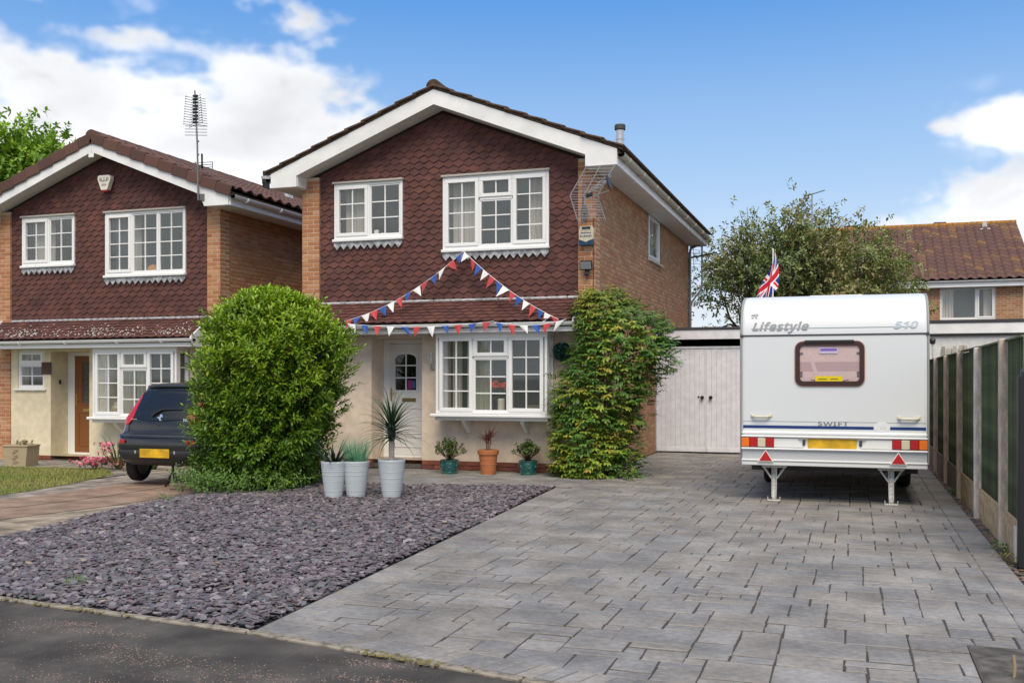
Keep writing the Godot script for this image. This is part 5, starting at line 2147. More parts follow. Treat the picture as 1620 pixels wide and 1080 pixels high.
	# number plate with its lamps
	b = MB.new()
	b.box(Vector3(0, 0.425, car_tail(0, 0.42) + 0.024), Vector3(0.52, 0.13, 0.012), 0.004)
	part(o, "number_plate", b, M.plate)
	for s: float in [-1.0, 1.0]:
		b = MB.new()
		b.box(Vector3(s * 0.345, 0.44, car_tail(0.345, 0.44) + 0.02), Vector3(0.03, 0.045, 0.012), 0.006)
		part(o, "plate_lamp", b, chrome)
	# side glass
	for s: float in [-1.0, 1.0]:
		b = MB.new()
		rr = []
		for j in 5:
			var y := lerpf(0.95, 1.33, j / 4.0)
			var line := []
			for i in 12:
				var z := lerpf(lerp_table(CAR, y)[1] - 0.42, lerp_table(CAR, y)[2] + 0.45, i / 11.0)
				line.append(Vector3(s * (car_side(y) + 0.004), y, z))
			if s < 0:
				line.reverse()
			rr.append(line)
		b.grid(rr)
		part(o, "side_window", b, M.black)
	# wheels: the left rear one hangs at an angle
	for q in [[-0.69, 0.235, -0.52, 0.14], [0.69, 0.235, -0.52, 0.0], [-0.69, 0.19, -2.86, 0.0], [0.69, 0.19, -2.86, 0.0]]:
		var w := Node3D.new()
		w.position = Vector3(q[0], q[1], q[2])
		w.rotation = Vector3(0, q[3], 0.05 * signf(q[0]))
		named(w, o, "wheel")
		wheel(w, 0.275, 0.165, 0.18)
	b = MB.new()
	b.span(Vector3(-0.6, 0.26, -0.60), Vector3(0.6, 0.33, -0.46), 0.02)
	b.span(Vector3(-0.45, 0.24, -1.2), Vector3(0.35, 0.36, -0.2), 0.03)
	part(o, "underbody", b, M.dark)
	# axle stand under the tail
	var st := thing("axle_stand", "black three-legged axle stand holding up the dark hatchback", "axle stand", Vector3(-9.55, -0.09, -12.55))
	b = MB.new()
	b.tube([Vector3(0, 0.12, 0), Vector3(0, 0.36, 0)], 0.022, 8)
	b.span(Vector3(-0.05, 0.35, -0.03), Vector3(0.05, 0.37, 0.03), 0.005)
	part(st, "post", b, M.black)
	for k in 3:
		var a := TAU * k / 3 + 0.5
		b = MB.new()
		b.bar(Vector3(sin(a) * 0.02, 0.21, cos(a) * 0.02), Vector3(sin(a) * 0.135, 0.003, cos(a) * 0.135), 0.03, 0.022, 0.003)
		part(st, "leg", b, M.black)
	var blk := MB.new()
	blk.box(Vector3(0, 0.045, 0), Vector3(0.46, 0.09, 0.2), 0.012)
	var bo := part(self, "timber_block", blk, mat(Color(0.20, 0.16, 0.12), 0.9, {"tex": "grain", "scale": Vector3(2, 8, 8)}))
	bo.position = Vector3(-9.16, -0.09, -12.35)
	tag(bo, "grey timber block lying on the neighbouring drive beside the axle stand", "timber block")

# ---------------------------------------------------------------- plants
func leaf(w: float, fold := 0.18, droop := 0.15) -> MB:
	# a leaf of length 1 along +y, front towards +z
	var b := MB.new()
	var mid := [Vector3(0, 0, 0), Vector3(0, 0.35, 0.02), Vector3(0, 0.7, 0.0 - droop * 0.4), Vector3(0, 1, -droop)]
	var half := [0.0, w * 0.46, w * 0.40, 0.0]
	for i in 3:
		for s: float in [-1.0, 1.0]:
			var a: Vector3 = mid[i]
			var d: Vector3 = mid[i + 1]
			var ea := a + Vector3(s * half[i], 0, fold * half[i])
			var ed := d + Vector3(s * half[i + 1], 0, fold * half[i + 1])
			var q := [a, ea, ed, d]
			if s < 0:
				q.reverse()
			if half[i] == 0:
				if s > 0:
					b.tri(a, ed, d)
				else:
					b.tri(a, d, ed)
			elif half[i + 1] == 0:
				if s > 0:
					b.tri(a, ea, d)
				else:
					b.tri(a, d, ea)
			else:
				b.quad(q[0], q[1], q[2], q[3])
	return b

func aim(dir: Vector3, roll: float) -> Basis:   # y along dir
	var y := dir.normalized()
	var x := y.cross(Vector3(0.21, 0.33, 0.92)).normalized()
	var z := x.cross(y)
	return Basis(x, y, z) * Basis(Vector3.UP, roll)

func shoot(where: Array, tints: Array, at: Vector3, dir: Vector3, count: int, length: float, size: float, col: Color, rng: RandomNumberGenerator, open := 0.9) -> void:
	var f := aim(dir, rng.randf() * TAU)
	for i in count:
		var k := float(i) / count
		var a := i * 2.4 + rng.randf() * 0.5
		var o := open * (1.25 - 0.75 * k)
		var d := f * Vector3(sin(a) * sin(o), cos(o), cos(a) * sin(o))
		var s := size * rng.randf_range(0.7, 1.15) * (1.0 - 0.25 * k)
		# blade faces up and outwards
		var y := (d + Vector3(0, -0.12, 0)).normalized()
		var up := (Vector3.UP * 0.8 + dir * 0.6 + Vector3(rng.randfn(), rng.randfn(), rng.randfn()) * 0.28)
		var x := y.cross(up)
		if x.length() < 0.05:
			x = y.cross(Vector3.RIGHT)
		x = x.normalized()
		var z := x.cross(y)
		where.append(Transform3D(Basis(x * s, y * s, z * s), at + dir * (length * k)))
		var g := rng.randf_range(0.82, 1.18)
		tints.append(Color(col.r * g, col.g * g, col.b * g))

func leaf_mat(shine := 0.38) -> StandardMaterial3D:
	return mat(Color.WHITE, shine, {"tint": true, "back": Color(0.6, 0.65, 0.3)})

func big_shrub() -> void:
	var rng := RandomNumberGenerator.new()
	rng.seed = 71
	var o := thing("large_shrub", "large rounded bright green shrub between the dark hatchback and the white pots", "shrub", Vector3(-7.9, 0, -12.55))
	# height, centre x, radius
	var tab := [[0.0, -0.16, 0.80], [0.3, -0.16, 0.86], [0.7, -0.09, 0.91], [1.1, 0.0, 1.0], [1.5, 0.06, 1.05], [1.86, 0.09, 1.07], [2.15, 0.06, 0.95], [2.4, 0.02, 0.76], [2.56, 0.0, 0.52], [2.68, 0.02, 0.2]]
	var n := FastNoiseLite.new()
	n.seed = 3
	n.frequency = 1.1
	var where := []
	var tints := []
	var stems := MB.new()
	for i in 4300:
		var y := 2.68 * pow(rng.randf(), 0.92)
		var r := lerp_table(tab, y)
		var a := rng.randf() * TAU
		if rng.randf() < 0.35:   # more shoots where one looks
			a = rng.randf_range(-0.4, 1.9)
		var d := Vector3(sin(a), 0, cos(a))
		var bump := 0.34 * n.get_noise_3d(d.x * 1.4, y * 1.1, d.z * 1.4) + 0.16 * n.get_noise_3d(d.x * 5, y * 4, d.z * 5)
		var rad: float = r[2] * (0.97 + bump) - absf(rng.randfn()) * 0.13
		if n.get_noise_3d(d.x * 3.1 + 20, y * 2.6, d.z * 3.1) > 0.17:   # hollows between the clumps
			rad -= rng.randf_range(0.10, 0.36)
		var at := Vector3(r[1], y, 0) + d * maxf(rad, 0.05)
		var up := clampf((y - 0.6) / 1.9, -0.1, 1.0)
		var dir := (d * (1.0 - 0.55 * up) + Vector3(0, 0.25 + 0.8 * up, 0) + Vector3(rng.randfn(), rng.randfn(), rng.randfn()) * 0.25).normalized()
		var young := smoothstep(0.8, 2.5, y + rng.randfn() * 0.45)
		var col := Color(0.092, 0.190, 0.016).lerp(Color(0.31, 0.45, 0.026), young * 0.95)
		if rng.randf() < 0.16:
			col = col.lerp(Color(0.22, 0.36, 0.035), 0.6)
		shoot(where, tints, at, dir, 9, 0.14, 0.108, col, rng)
	# older leaves deeper in
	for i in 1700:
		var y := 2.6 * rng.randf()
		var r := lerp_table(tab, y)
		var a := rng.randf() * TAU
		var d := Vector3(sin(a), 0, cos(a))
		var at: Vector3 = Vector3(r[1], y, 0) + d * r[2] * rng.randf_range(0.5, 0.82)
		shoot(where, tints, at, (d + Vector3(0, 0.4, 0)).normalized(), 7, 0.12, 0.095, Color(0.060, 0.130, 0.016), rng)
	# a few long shoots break the outline
	for i in 240:
		var y := rng.randf_range(0.5, 2.62)
		var r := lerp_table(tab, y)
		var a := rng.randf() * TAU
		var d := Vector3(sin(a), 0.5, cos(a)).normalized()
		var at: Vector3 = Vector3(r[1], y, 0) + Vector3(sin(a), 0, cos(a)) * (r[2] - 0.02)
		shoot(where, tints, at, d, 12, rng.randf_range(0.14, 0.30), 0.085, Color(0.19, 0.32, 0.025), rng)
		stems.tube([at - d * 0.2, at + d * 0.22], 0.004, 4, false)
	part(o, "stem", stems_of(rng, stems), mat(Color(0.08, 0.055, 0.03), 0.9))
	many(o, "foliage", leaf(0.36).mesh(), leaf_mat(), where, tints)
	# low growth of another kind round its foot
	var w2 := []
	var t2 := []
	for i in 190:
		var a := rng.randf_range(-1.9, 1.3)
		var rr := rng.randf_range(0.75, 1.12)
		var p := Vector3(-8.12 + sin(a) * rr * 0.98, rng.randf_range(0.02, 0.28) + gh(-8.6, -12), -12.5 + cos(a) * rr)
		shoot(w2, t2, p, Vector3(sin(a) * 0.7, 0.6, cos(a) * 0.7).normalized(), 10, 0.2, 0.06, Color(0.11, 0.21, 0.04) * rng.randf_range(0.7, 1.25), rng, 1.3)
	var g := thing("ground_cover_plant", "low pale green leafy growth round the foot of the large shrub", "plant", Vector3.ZERO)
	many(g, "foliage", leaf(0.5).mesh(), leaf_mat(0.6), w2, t2)

func stems_of(rng: RandomNumberGenerator, b: MB) -> MB:
	for i in 16:
		var a := rng.randf() * TAU
		var top := Vector3(sin(a) * 0.7, rng.randf_range(1.4, 2.3), cos(a) * 0.7)
		b.tube([Vector3(sin(a) * 0.15, -0.1, cos(a) * 0.15), Vector3(sin(a) * 0.3, top.y * 0.5, cos(a) * 0.3), top], [0.025, 0.018, 0.006], 6)
	return b

func climber() -> void:
	var rng := RandomNumberGenerator.new()
	rng.seed = 72
	var o := thing("climbing_shrub", "green and gold climbing shrub on the corner of the nearer house beside the garage", "climbing plant", Vector3(-3.75, 0, -15.3))
	# height, left edge, right edge (from the foot), depth
	var tab := [[0.0, -0.62, 0.50, 0.42], [0.25, -0.66, 0.50, 0.46], [0.6, -0.66, 0.42, 0.48], [1.0, -0.62, 0.55, 0.5], [1.35, -0.66, 0.80, 0.55], [1.6, -0.52, 0.92, 0.58], [1.85, -0.34, 0.98, 0.58], [2.1, -0.30, 0.98, 0.55], [2.35, -0.32, 0.92, 0.5], [2.52, -0.32, 0.62, 0.45], [2.7, -0.22, 0.36, 0.4], [2.86, -0.02, 0.14, 0.2]]
	var n := FastNoiseLite.new()
	n.seed = 9
	n.frequency = 1.5
	var where := []
	var tints := []
	for i in 2700:
		var y := rng.randf() * 2.84
		var r := lerp_table(tab, y)
		var a := rng.randf_range(-PI, PI)
		if rng.randf() < 0.45:
			a = rng.randf_range(-1.0, 1.3)
		var d := Vector3(sin(a), 0, cos(a))
		var c: float = (r[1] + r[2]) / 2
		var w: float = (r[2] - r[1]) / 2
		var bump := 1.0 + (0.62 if d.x > 0 else 0.2) * n.get_noise_3d(d.x * 2, y * 1.3, d.z * 2)
		var inw := 1.0 - absf(rng.randfn()) * 0.16
		var at := Vector3(c + d.x * w * bump * inw, y, d.z * r[3] * bump * inw - (0.25 if d.x > 0.2 else 0.0) * d.x)
		if at.x < -0.08 and at.z < -0.16:
			continue   # inside the house
		var dir := (d + Vector3(0, 0.35, 0) + Vector3(rng.randfn(), rng.randfn(), rng.randfn()) * 0.35).normalized()
		var m := n.get_noise_3d(at.x * 1.1, at.y * 1.1 + 7, at.z * 1.1) + rng.randfn() * 0.22
		var col := Color(0.105, 0.215, 0.030)
		if m > 0.12:
			col = Color(0.23, 0.32, 0.035)
		if m > 0.42 and y > 0.15:
			col = Color(0.40, 0.37, 0.055)
		if m > 0.95:
			col = Color(0.42, 0.28, 0.08)
		if m < -0.25:
			col = Color(0.070, 0.165, 0.026)
		col = col.lerp(Color(0.15, 0.18, 0.02), smoothstep(2.2, 2.8, y) * 0.6)
		# compound leaf: pairs of leaflets on a drooping stalk
		var stalk := (dir + Vector3(0, -0.25, 0)).normalized()
		var side := stalk.cross(Vector3.UP).normalized()
		for k in 9:
			var t := 0.06 + 0.02 * float(k / 2) * 1.15
			var s := rng.randf_range(0.060, 0.088)
			var sgn := 1.0 if k % 2 == 0 else -1.0
			var y2 := (stalk * 0.75 + side * sgn * (0.9 if k < 8 else 0.0) + Vector3(0, -0.28, 0) + Vector3(rng.randfn(), rng.randfn(), rng.randfn()) * 0.12).normalized()
			var up := Vector3.UP + d * 0.8
			var x := y2.cross(up).normalized()
			where.append(Transform3D(Basis(x * s, y2 * s, x.cross(y2) * s), at + stalk * t * 1.3))
			var g := rng.randf_range(0.8, 1.2)
			tints.append(Color(col.r * g, col.g * g, col.b * g))
	# loose sprays
	var stems := MB.new()
	for q in [[Vector3(0.75, 1.75, 0.0), Vector3(1.12, 1.62, 0.1)], [Vector3(0.6, 1.5, 0.2), Vector3(0.88, 1.32, 0.3)], [Vector3(0.55, 2.35, 0.1), Vector3(0.86, 2.48, 0.1)], [Vector3(-0.45, 1.5, 0.2), Vector3(-0.74, 1.56, 0.25)], [Vector3(0.8, 2.0, 0.1), Vector3(1.08, 1.86, 0.15)], [Vector3(0.3, 0.2, 0.3), Vector3(0.72, 0.05, 0.45)], [Vector3(0.35, 0.1, 0.3), Vector3(0.62, 0.03, 0.6)]]:
		var a: Vector3 = q[0]
		var e: Vector3 = q[1]
		stems.tube([a, a.lerp(e, 0.5) + Vector3(0, 0.05, 0), e], 0.004, 5)
		for k in 7:
			shoot(where, tints, a.lerp(e, k / 6.0), (e - a).normalized(), 6, 0.08, 0.07, Color(0.075, 0.135, 0.02), rng, 1.2)
	for i in 9:
		var x: float = rng.randf_range(-0.1, 0.3)
		stems.tube([Vector3(x * 0.4, 0, 0.0), Vector3(x, 0.7, 0.06), Vector3(x + rng.randf_range(-0.25, 0.4), 1.5, 0.1), Vector3(x + rng.randf_range(-0.2, 0.3), 2.3, 0.05)], [0.022, 0.018, 0.012, 0.005], 6)
	part(o, "stem", stems, mat(Color(0.13, 0.09, 0.055), 0.9))
	many(o, "foliage", leaf(0.42, 0.15, 0.2).mesh(), leaf_mat(0.5), where, tints)

var crown_box := Vector3.ONE * 99
var crown_at := Vector3.ZERO

func grow(b: MB, tips: Array, at: Vector3, dir: Vector3, len: float, r: float, depth: int, rng: RandomNumberGenerator, spread: float, lift: float) -> void:
	var mid := at + dir * len * 0.5 + Vector3(rng.randfn(), rng.randfn(), rng.randfn()) * len * 0.05
	var end := at + dir * len + Vector3(rng.randfn(), rng.randfn(), rng.randfn()) * len * 0.06
	if depth < 4 and ((end - crown_at) / crown_box).length() > 1.12:
		return
	b.tube([at, mid, end], [r, r * 0.85, r * 0.68], 7 if depth > 2 else 5, false)
	if depth <= 2:
		tips.append([mid, dir])
		tips.append([end, dir])
	if depth == 0:
		return
	var k := 2 + (1 if rng.randf() < 0.75 else 0)
	for i in k:
		var a := rng.randf() * TAU
		var side := aim(dir, a) * Vector3(1, 0, 0)
		var d := (dir + side * spread * rng.randf_range(0.6, 1.25) + Vector3(0, lift, 0)).normalized()
		grow(b, tips, end if i > 0 or rng.randf() < 0.5 else mid, d, len * rng.randf_range(0.62, 0.86), r * 0.64, depth - 1, rng, spread, lift)

func tree(called: String, label: String, at: Vector3, trunk_h: float, len: float, depth: int, seed_: int, spread: float, lift: float, per_tip: int, size: float, cols: Array, clump: float, box: Vector3, centre: Vector3) -> void:
	var rng := RandomNumberGenerator.new()
	rng.seed = seed_
	var o := thing(called, label, "tree", at)
	var b := MB.new()
	var tips := []
	crown_box = box
	crown_at = centre
	b.tube([Vector3(0, -0.2, 0), Vector3(0.05, trunk_h * 0.5, 0), Vector3(0, trunk_h, 0.05)], [0.2, 0.16, 0.13], 10)
	for i in 8:
		var a := TAU * i / 8 + rng.randf() * 0.6
		grow(b, tips, Vector3(0, trunk_h * rng.randf_range(0.75, 1.0), 0), Vector3(sin(a) * spread, 1.0, cos(a) * spread).normalized(), len, 0.09, depth, rng, spread, lift)
	part(o, "trunk", b, mat(Color(0.075, 0.06, 0.045), 0.95))
	var where := []
	var tints := []
	var n := FastNoiseLite.new()
	n.seed = seed_
	n.frequency = 0.55
	for q in tips:
		var p: Vector3 = q[0]
		var e := (p - centre) / box
		if e.length() > 1.05:
			continue
		var c: float = n.get_noise_3d(p.x, p.y, p.z) * 1.5 + rng.randfn() * 0.25
		var col: Color = cols[clampi(int((c + 0.6) / 1.2 * cols.size()), 0, cols.size() - 1)]
		for k in per_tip:
			var d: Vector3 = (q[1] + Vector3(rng.randfn(), rng.randfn() * 0.7 + 0.2, rng.randfn()) * 0.8).normalized()
			shoot(where, tints, p + Vector3(rng.randfn(), rng.randfn(), rng.randfn()) * clump, d, 7, 0.16, size, col, rng, 1.1)
	many(o, "crown", leaf(0.5).mesh(), leaf_mat(0.55), where, tints)

func trees() -> void:
	tree("garden_tree", "loose olive green tree standing behind the garage and the caravan", Vector3(-1.35, -0.1, -28.2), 1.3, 1.6, 5, 5, 0.72, 0.09, 2, 0.125, [Color(0.15, 0.20, 0.075), Color(0.20, 0.25, 0.085), Color(0.25, 0.285, 0.10), Color(0.30, 0.27, 0.12)], 0.26, Vector3(2.75, 3.2, 2.6), Vector3(0.1, 3.35, 0))
	tree("roadside_tree", "bright green tree rising behind the roof of the house on the left", Vector3(-25.9, -0.1, -26.5), 3.0, 2.3, 5, 12, 0.6, 0.12, 4, 0.22, [Color(0.12, 0.23, 0.025), Color(0.20, 0.36, 0.032), Color(0.28, 0.44, 0.045)], 0.45, Vector3(3.4, 4.4, 3.6), Vector3(-1.5, 5.6, 0))
	tree("distant_tree", "small yellow-green treetop showing over the flat garage roof beside the house corner", Vector3(-4.9, -0.1, -41), 1.0, 0.8, 4, 15, 0.6, 0.08, 2, 0.16, [Color(0.15, 0.18, 0.02), Color(0.10, 0.15, 0.02)], 0.25, Vector3(1.6, 2.0, 1.6), Vector3(0, 2.3, 0))

func blade(b: MB, base: Vector3, dir: Vector3, length: float, w: float, droop: float, seg := 7) -> void:
	# a long strap leaf that arches over
	var flat := Vector3(dir.x, 0, dir.z)
	flat = flat.normalized() if flat.length() > 0.01 else Vector3.RIGHT
	var side := flat.cross(Vector3.UP).normalized()
	var p: Vector3 = base
	var el := asin(clampf(dir.normalized().y, -1, 1))
	var pts := [p]
	var nrm := []
	for i in seg:
		var k := (i + 1.0) / seg
		var e := el - droop * k * k
		var d := flat * cos(e) + Vector3.UP * sin(e)
		nrm.append(side.cross(d) * -1.0)
		p += d * (length / seg)
		pts.append(p)
	nrm.append(nrm[-1])
	for i in seg:
		var w0 := w * (0.55 + 0.45 * sin(PI * minf(1.0, (float(i) / seg) * 1.4 + 0.2))) * (1.0 - pow(float(i) / seg, 3)) * 0.5
		var w1 := w * (0.55 + 0.45 * sin(PI * minf(1.0, (float(i + 1) / seg) * 1.4 + 0.2))) * (1.0 - pow(float(i + 1) / seg, 3)) * 0.5
		var v0: Vector3 = nrm[i] * w0 * 0.5
		var v1: Vector3 = nrm[i + 1] * w1 * 0.5
		b.quad(pts[i] - side * w0 + v0, pts[i], pts[i + 1], pts[i + 1] - side * w1 + v1)
		b.quad(pts[i], pts[i] + side * w0 + v0, pts[i + 1] + side * w1 + v1, pts[i + 1])

func white_pot(o: Node3D, r: float, h: float) -> void:
	var pm := mat(Color(0.47, 0.52, 0.555), 0.45, {"tex": "soft", "scale": Vector3(1, 14, 1)})
	var prof := [Vector2(0, 0.0), Vector2(r * 0.64, 0.0), Vector2(r * 0.66, 0.012)]
	var rng := RandomNumberGenerator.new()
	rng.seed = int(h * 1000)
	var n := 34
	for i in n + 1:
		var k := float(i) / n
		prof.append(Vector2(r * lerpf(0.66, 0.985, pow(k, 0.85)) + (rng.randf_range(0.0004, 0.0026) if i % 2 else 0.0), lerpf(0.015, h - 0.035, k)))
	prof.append_array([Vector2(r, h - 0.033), Vector2(r * 1.01, h - 0.015), Vector2(r * 0.99, h), Vector2(r * 0.92, h), Vector2(r * 0.88, h - 0.06)])
	var b := MB.new()
	b.lathe(prof, 40)
	part(o, "pot", b, pm)
	b = MB.new()
	b.lathe([Vector2(r * 0.9, h - 0.062), Vector2(0, h - 0.05)], 20)
	part(o, "soil", b, mat(Color(0.04, 0.03, 0.025), 0.95))

func pots() -> void:
	var rng := RandomNumberGenerator.new()
	rng.seed = 90
	var y0 := 0.0
	# palm
	var o := thing("potted_palm", "tall white ribbed pot holding a palm with a pale trunk and long arching leaves", "potted plant", Vector3(-5.545, y0, -11.62))
	white_pot(o, 0.172, 0.49)
	var b := MB.new()
	var prof := []
	for i in 15:
		prof.append(Vector2(0.034 + 0.003 * (i % 2), 0.42 + i * 0.022))
	b.lathe(prof, 10)
	part(o, "trunk", b, mat(Color(0.40, 0.35, 0.30), 0.9, {"tex": "grain", "scale": 8.0}))
	b = MB.new()
	b.lathe([Vector2(0.03, 0.70), Vector2(0.05, 0.78), Vector2(0.055, 0.90), Vector2(0.03, 1.0), Vector2(0, 1.02)], 10)
	part(o, "core", b, mat(Color(0.008, 0.022, 0.013), 0.6))
	var greens := []
	for q in [Color(0.010, 0.032, 0.018), Color(0.018, 0.050, 0.024), Color(0.035, 0.085, 0.025), Color(0.014, 0.036, 0.022)]:
		greens.append(mat(q, 0.45))
	for i in 92:
		var k := i / 91.0
		var a := i * 2.39996 + rng.randf() * 0.4
		var el := lerpf(-0.25, 1.38, pow(k, 0.9)) + rng.randfn() * 0.08
		var bl := MB.new()
		blade(bl, Vector3(sin(a) * 0.03, lerpf(0.76, 0.99, k), cos(a) * 0.03), Vector3(sin(a) * cos(el), sin(el), cos(a) * cos(el)), rng.randf_range(0.42, 0.54), 0.024, lerpf(0.7, 1.1, rng.randf()), 7)
		part(o, "palm_leaf", bl, greens[2] if k > 0.8 and rng.randf() < 0.6 else greens[rng.randi() % 4])
	# pot with bright artificial grass
	o = thing("potted_grass", "white ribbed pot with bright minty green grass, in front of its twin", "potted plant", Vector3(-5.985, y0, -11.50))
	white_pot(o, 0.172, 0.47)
	b = MB.new()
	for i in 240:
		var a := rng.randf() * TAU
		var r := sqrt(rng.randf()) * 0.12
		b.ink = Color(0.09, 0.33, 0.17).lerp(Color(0.24, 0.52, 0.33), rng.randf()).lerp(Color(0.04, 0.16, 0.07), 0.3 * rng.randf())
		var el := rng.randf_range(1.12, 1.5)
		blade(b, Vector3(sin(a) * r, 0.41, cos(a) * r), Vector3(sin(a) * cos(el), sin(el), cos(a) * cos(el)), rng.randf_range(0.28, 0.42), 0.008, rng.randf_range(0.1, 0.45), 4)
	stuff(part(o, "grass_blades", b, mat(Color.WHITE, 0.5, {"tint": true})))
	# twin pot behind with dark strap leaves
	o = thing("potted_yucca", "white ribbed pot with dark spiky leaves, half hidden behind the minty grass pot", "potted plant", Vector3(-6.225, y0, -11.36))
	white_pot(o, 0.160, 0.47)
	for i in 34:
		var a := i * 2.4 + rng.randf() * 0.4
		var el := rng.randf_range(0.5, 1.35)
		var bl := MB.new()
		blade(bl, Vector3(sin(a) * 0.03, 0.41, cos(a) * 0.03), Vector3(sin(a) * cos(el), sin(el), cos(a) * cos(el)), rng.randf_range(0.38, 0.52), 0.032, rng.randf_range(0.3, 1.1), 6)
		part(o, "strap_leaf", bl, greens[rng.randi() % 2])
	# glazed green pots with small shrubs
	var glaze := mat(Color(0.010, 0.085, 0.082), 0.12, {"coat": 0.8, "tex": "stain", "scale": 7.0})
	var where := [[Vector3(-6.13, 0, -14.98), 0.23, "round green shrub in a glazed teal pot, left of the terracotta pot"], [Vector3(-4.885, 0, -15.22), 0.215, "looser green shrub in a glazed teal pot below the right end of the bay window"]]
	for q in where:
		o = thing("potted_shrub", q[2], "potted plant", q[0], 0.0, "glazed teal pots under the bay window")
		b = MB.new()
		b.lathe([Vector2(0, 0), Vector2(0.135, 0), Vector2(0.138, 0.02), Vector2(0.128, 0.03), Vector2(0.132, 0.045), Vector2(0.142, 0.10), Vector2(0.146, 0.16), Vector2(0.144, 0.19), Vector2(0.152, 0.20), Vector2(0.152, 0.222), Vector2(0.13, 0.222), Vector2(0.125, 0.18)], 32)
		for i in 9:   # swags in relief
			var a := TAU * i / 9
			var path := []
			for k in 7:
				var t := a + TAU / 9 * (k / 6.0)
				var y := 0.15 - 0.045 * sin(PI * k / 6.0)
				path.append(Vector3(sin(t) * 0.145, y, cos(t) * 0.145))
			b.tube(path, 0.006, 5)
		part(o, "pot", b, glaze)
		b = MB.new()
		b.lathe([Vector2(0.128, 0.185), Vector2(0, 0.2)], 16)
		part(o, "soil", b, mat(Color(0.035, 0.025, 0.02), 0.95))
		var w := []
		var t := []
		var st := MB.new()
		for i in 74:
			var a := rng.randf() * TAU
			var el := rng.randf_range(0.1, 1.5)
			var r: float = q[1] * rng.randf_range(0.45, 1.08)
			var p := Vector3(sin(a) * cos(el) * r * 1.05, 0.30 + sin(el) * r * 0.9, cos(a) * cos(el) * r * 1.05)
			st.tube([Vector3(0, 0.19, 0), Vector3(p.x * 0.4, 0.27, p.z * 0.4), p], 0.003, 4)
			shoot(w, t, p, p.normalized(), 11, 0.05, 0.052, Color(0.045, 0.095, 0.016).lerp(Color(0.12, 0.17, 0.03), rng.randf() * 0.8), rng, 1.2)
		part(o, "stem", st, mat(Color(0.09, 0.06, 0.03), 0.9))
		many(o, "foliage", leaf(0.6).mesh(), leaf_mat(0.5), w, t)
	# terracotta pot
	o = thing("potted_cordyline", "terracotta pot with a spiky dark red plant under the bay window", "potted plant", Vector3(-5.50, 0, -15.06))
	b = MB.new()
	b.lathe([Vector2(0, 0), Vector2(0.112, 0), Vector2(0.115, 0.02), Vector2(0.150, 0.31), Vector2(0.166, 0.315), Vector2(0.172, 0.38), Vector2(0.166, 0.388), Vector2(0.152, 0.388), Vector2(0.145, 0.33)], 36)
	for k in 3:
		b.lathe([Vector2(0.118 + k * 0.012, 0.06 + k * 0.09), Vector2(0.124 + k * 0.012, 0.066 + k * 0.09), Vector2(0.120 + k * 0.012, 0.074 + k * 0.09)], 36)
	part(o, "pot", b, mat(Color(0.44, 0.155, 0.058), 0.75, {"tex": "soft", "scale": 3.0}))
	b = MB.new()
	b.lathe([Vector2(0.15, 0.34), Vector2(0, 0.35)], 16)
	part(o, "soil", b, mat(Color(0.035, 0.025, 0.02), 0.95))
	var reds := [mat(Color(0.12, 0.022, 0.018), 0.5), mat(Color(0.07, 0.015, 0.014), 0.5), mat(Color(0.17, 0.05, 0.03), 0.5)]
	for q in [[-0.03, 0.22], [0.035, 0.28], [0.0, 0.18]]:
		b = MB.new()
		b.tube([Vector3(q[0] * 0.6, 0.33, 0), Vector3(q[0], 0.36 + q[1] * 0.5, 0), Vector3(q[0] * 1.3, 0.36 + q[1], 0)], 0.010, 6)
		part(o, "cane", b, mat(Color(0.16, 0.08, 0.05), 0.9))
		for i in 20:
			var a := i * 2.4 + rng.randf()
			var el := rng.randf_range(-0.1, 1.45)
			var bl := MB.new()
			blade(bl, Vector3(q[0] * 1.3, 0.35 + q[1] * rng.randf_range(0.8, 1.0), 0), Vector3(sin(a) * cos(el), sin(el), cos(a) * cos(el)), rng.randf_range(0.16, 0.28), 0.016, rng.randf_range(0.3, 0.9), 5)
			part(o, "strap_leaf", bl, reds[rng.randi() % 3])
	# the neighbour's stone planter and border plants
	o = thing("stone_planter", "square sandy stone planter with a carved front by the left house", "planter", Vector3(-14.55, -0.09, -14.75), 0.22)
	b = MB.new()
	b.prism(P2([-0.20, 0, 0.20, 0, 0.235, 0.36, -0.235, 0.36]), -0.2, 0.2)
	b.box(Vector3(0, 0.375, 0), Vector3(0.50, 0.03, 0.43), 0.008)
	var stone := mat(Color(0.47, 0.38, 0.25), 0.9, {"tex": "grain", "scale": 3.0, "bump": "pits", "relief": 0.5})
	part(o, "pot", b, stone)
	b = MB.new()
	for k in 5:
		b.tube([Vector3(-0.05 + 0.09 * (k % 2), 0.05 + k * 0.055, 0.2), Vector3(0.05 - 0.09 * (k % 2), 0.08 + k * 0.055, 0.207), Vector3(-0.05 + 0.09 * (k % 2), 0.105 + k * 0.055, 0.2)], 0.010, 6)
	part(o, "carving", b, stone)
	var w := []
	var t := []
	for i in 26:
		var p := Vector3(rng.randf_range(-0.18, 0.18), 0.39, rng.randf_range(-0.15, 0.15))
		shoot(w, t, p, Vector3(rng.randfn() * 0.3, 1, rng.randfn() * 0.3).normalized(), 7, 0.07, 0.05, Color(0.10, 0.13, 0.02).lerp(Color(0.25, 0.12, 0.08), rng.randf()), rng)
	many(o, "foliage", leaf(0.4).mesh(), leaf_mat(0.6), w, t)
	o = thing("pink_flowers", "clump of bright pink flowers at the foot of the left house", "flowers", Vector3(-12.72, -0.09, -14.6))
	w = []
	t = []
	var fw := []
	var ft := []
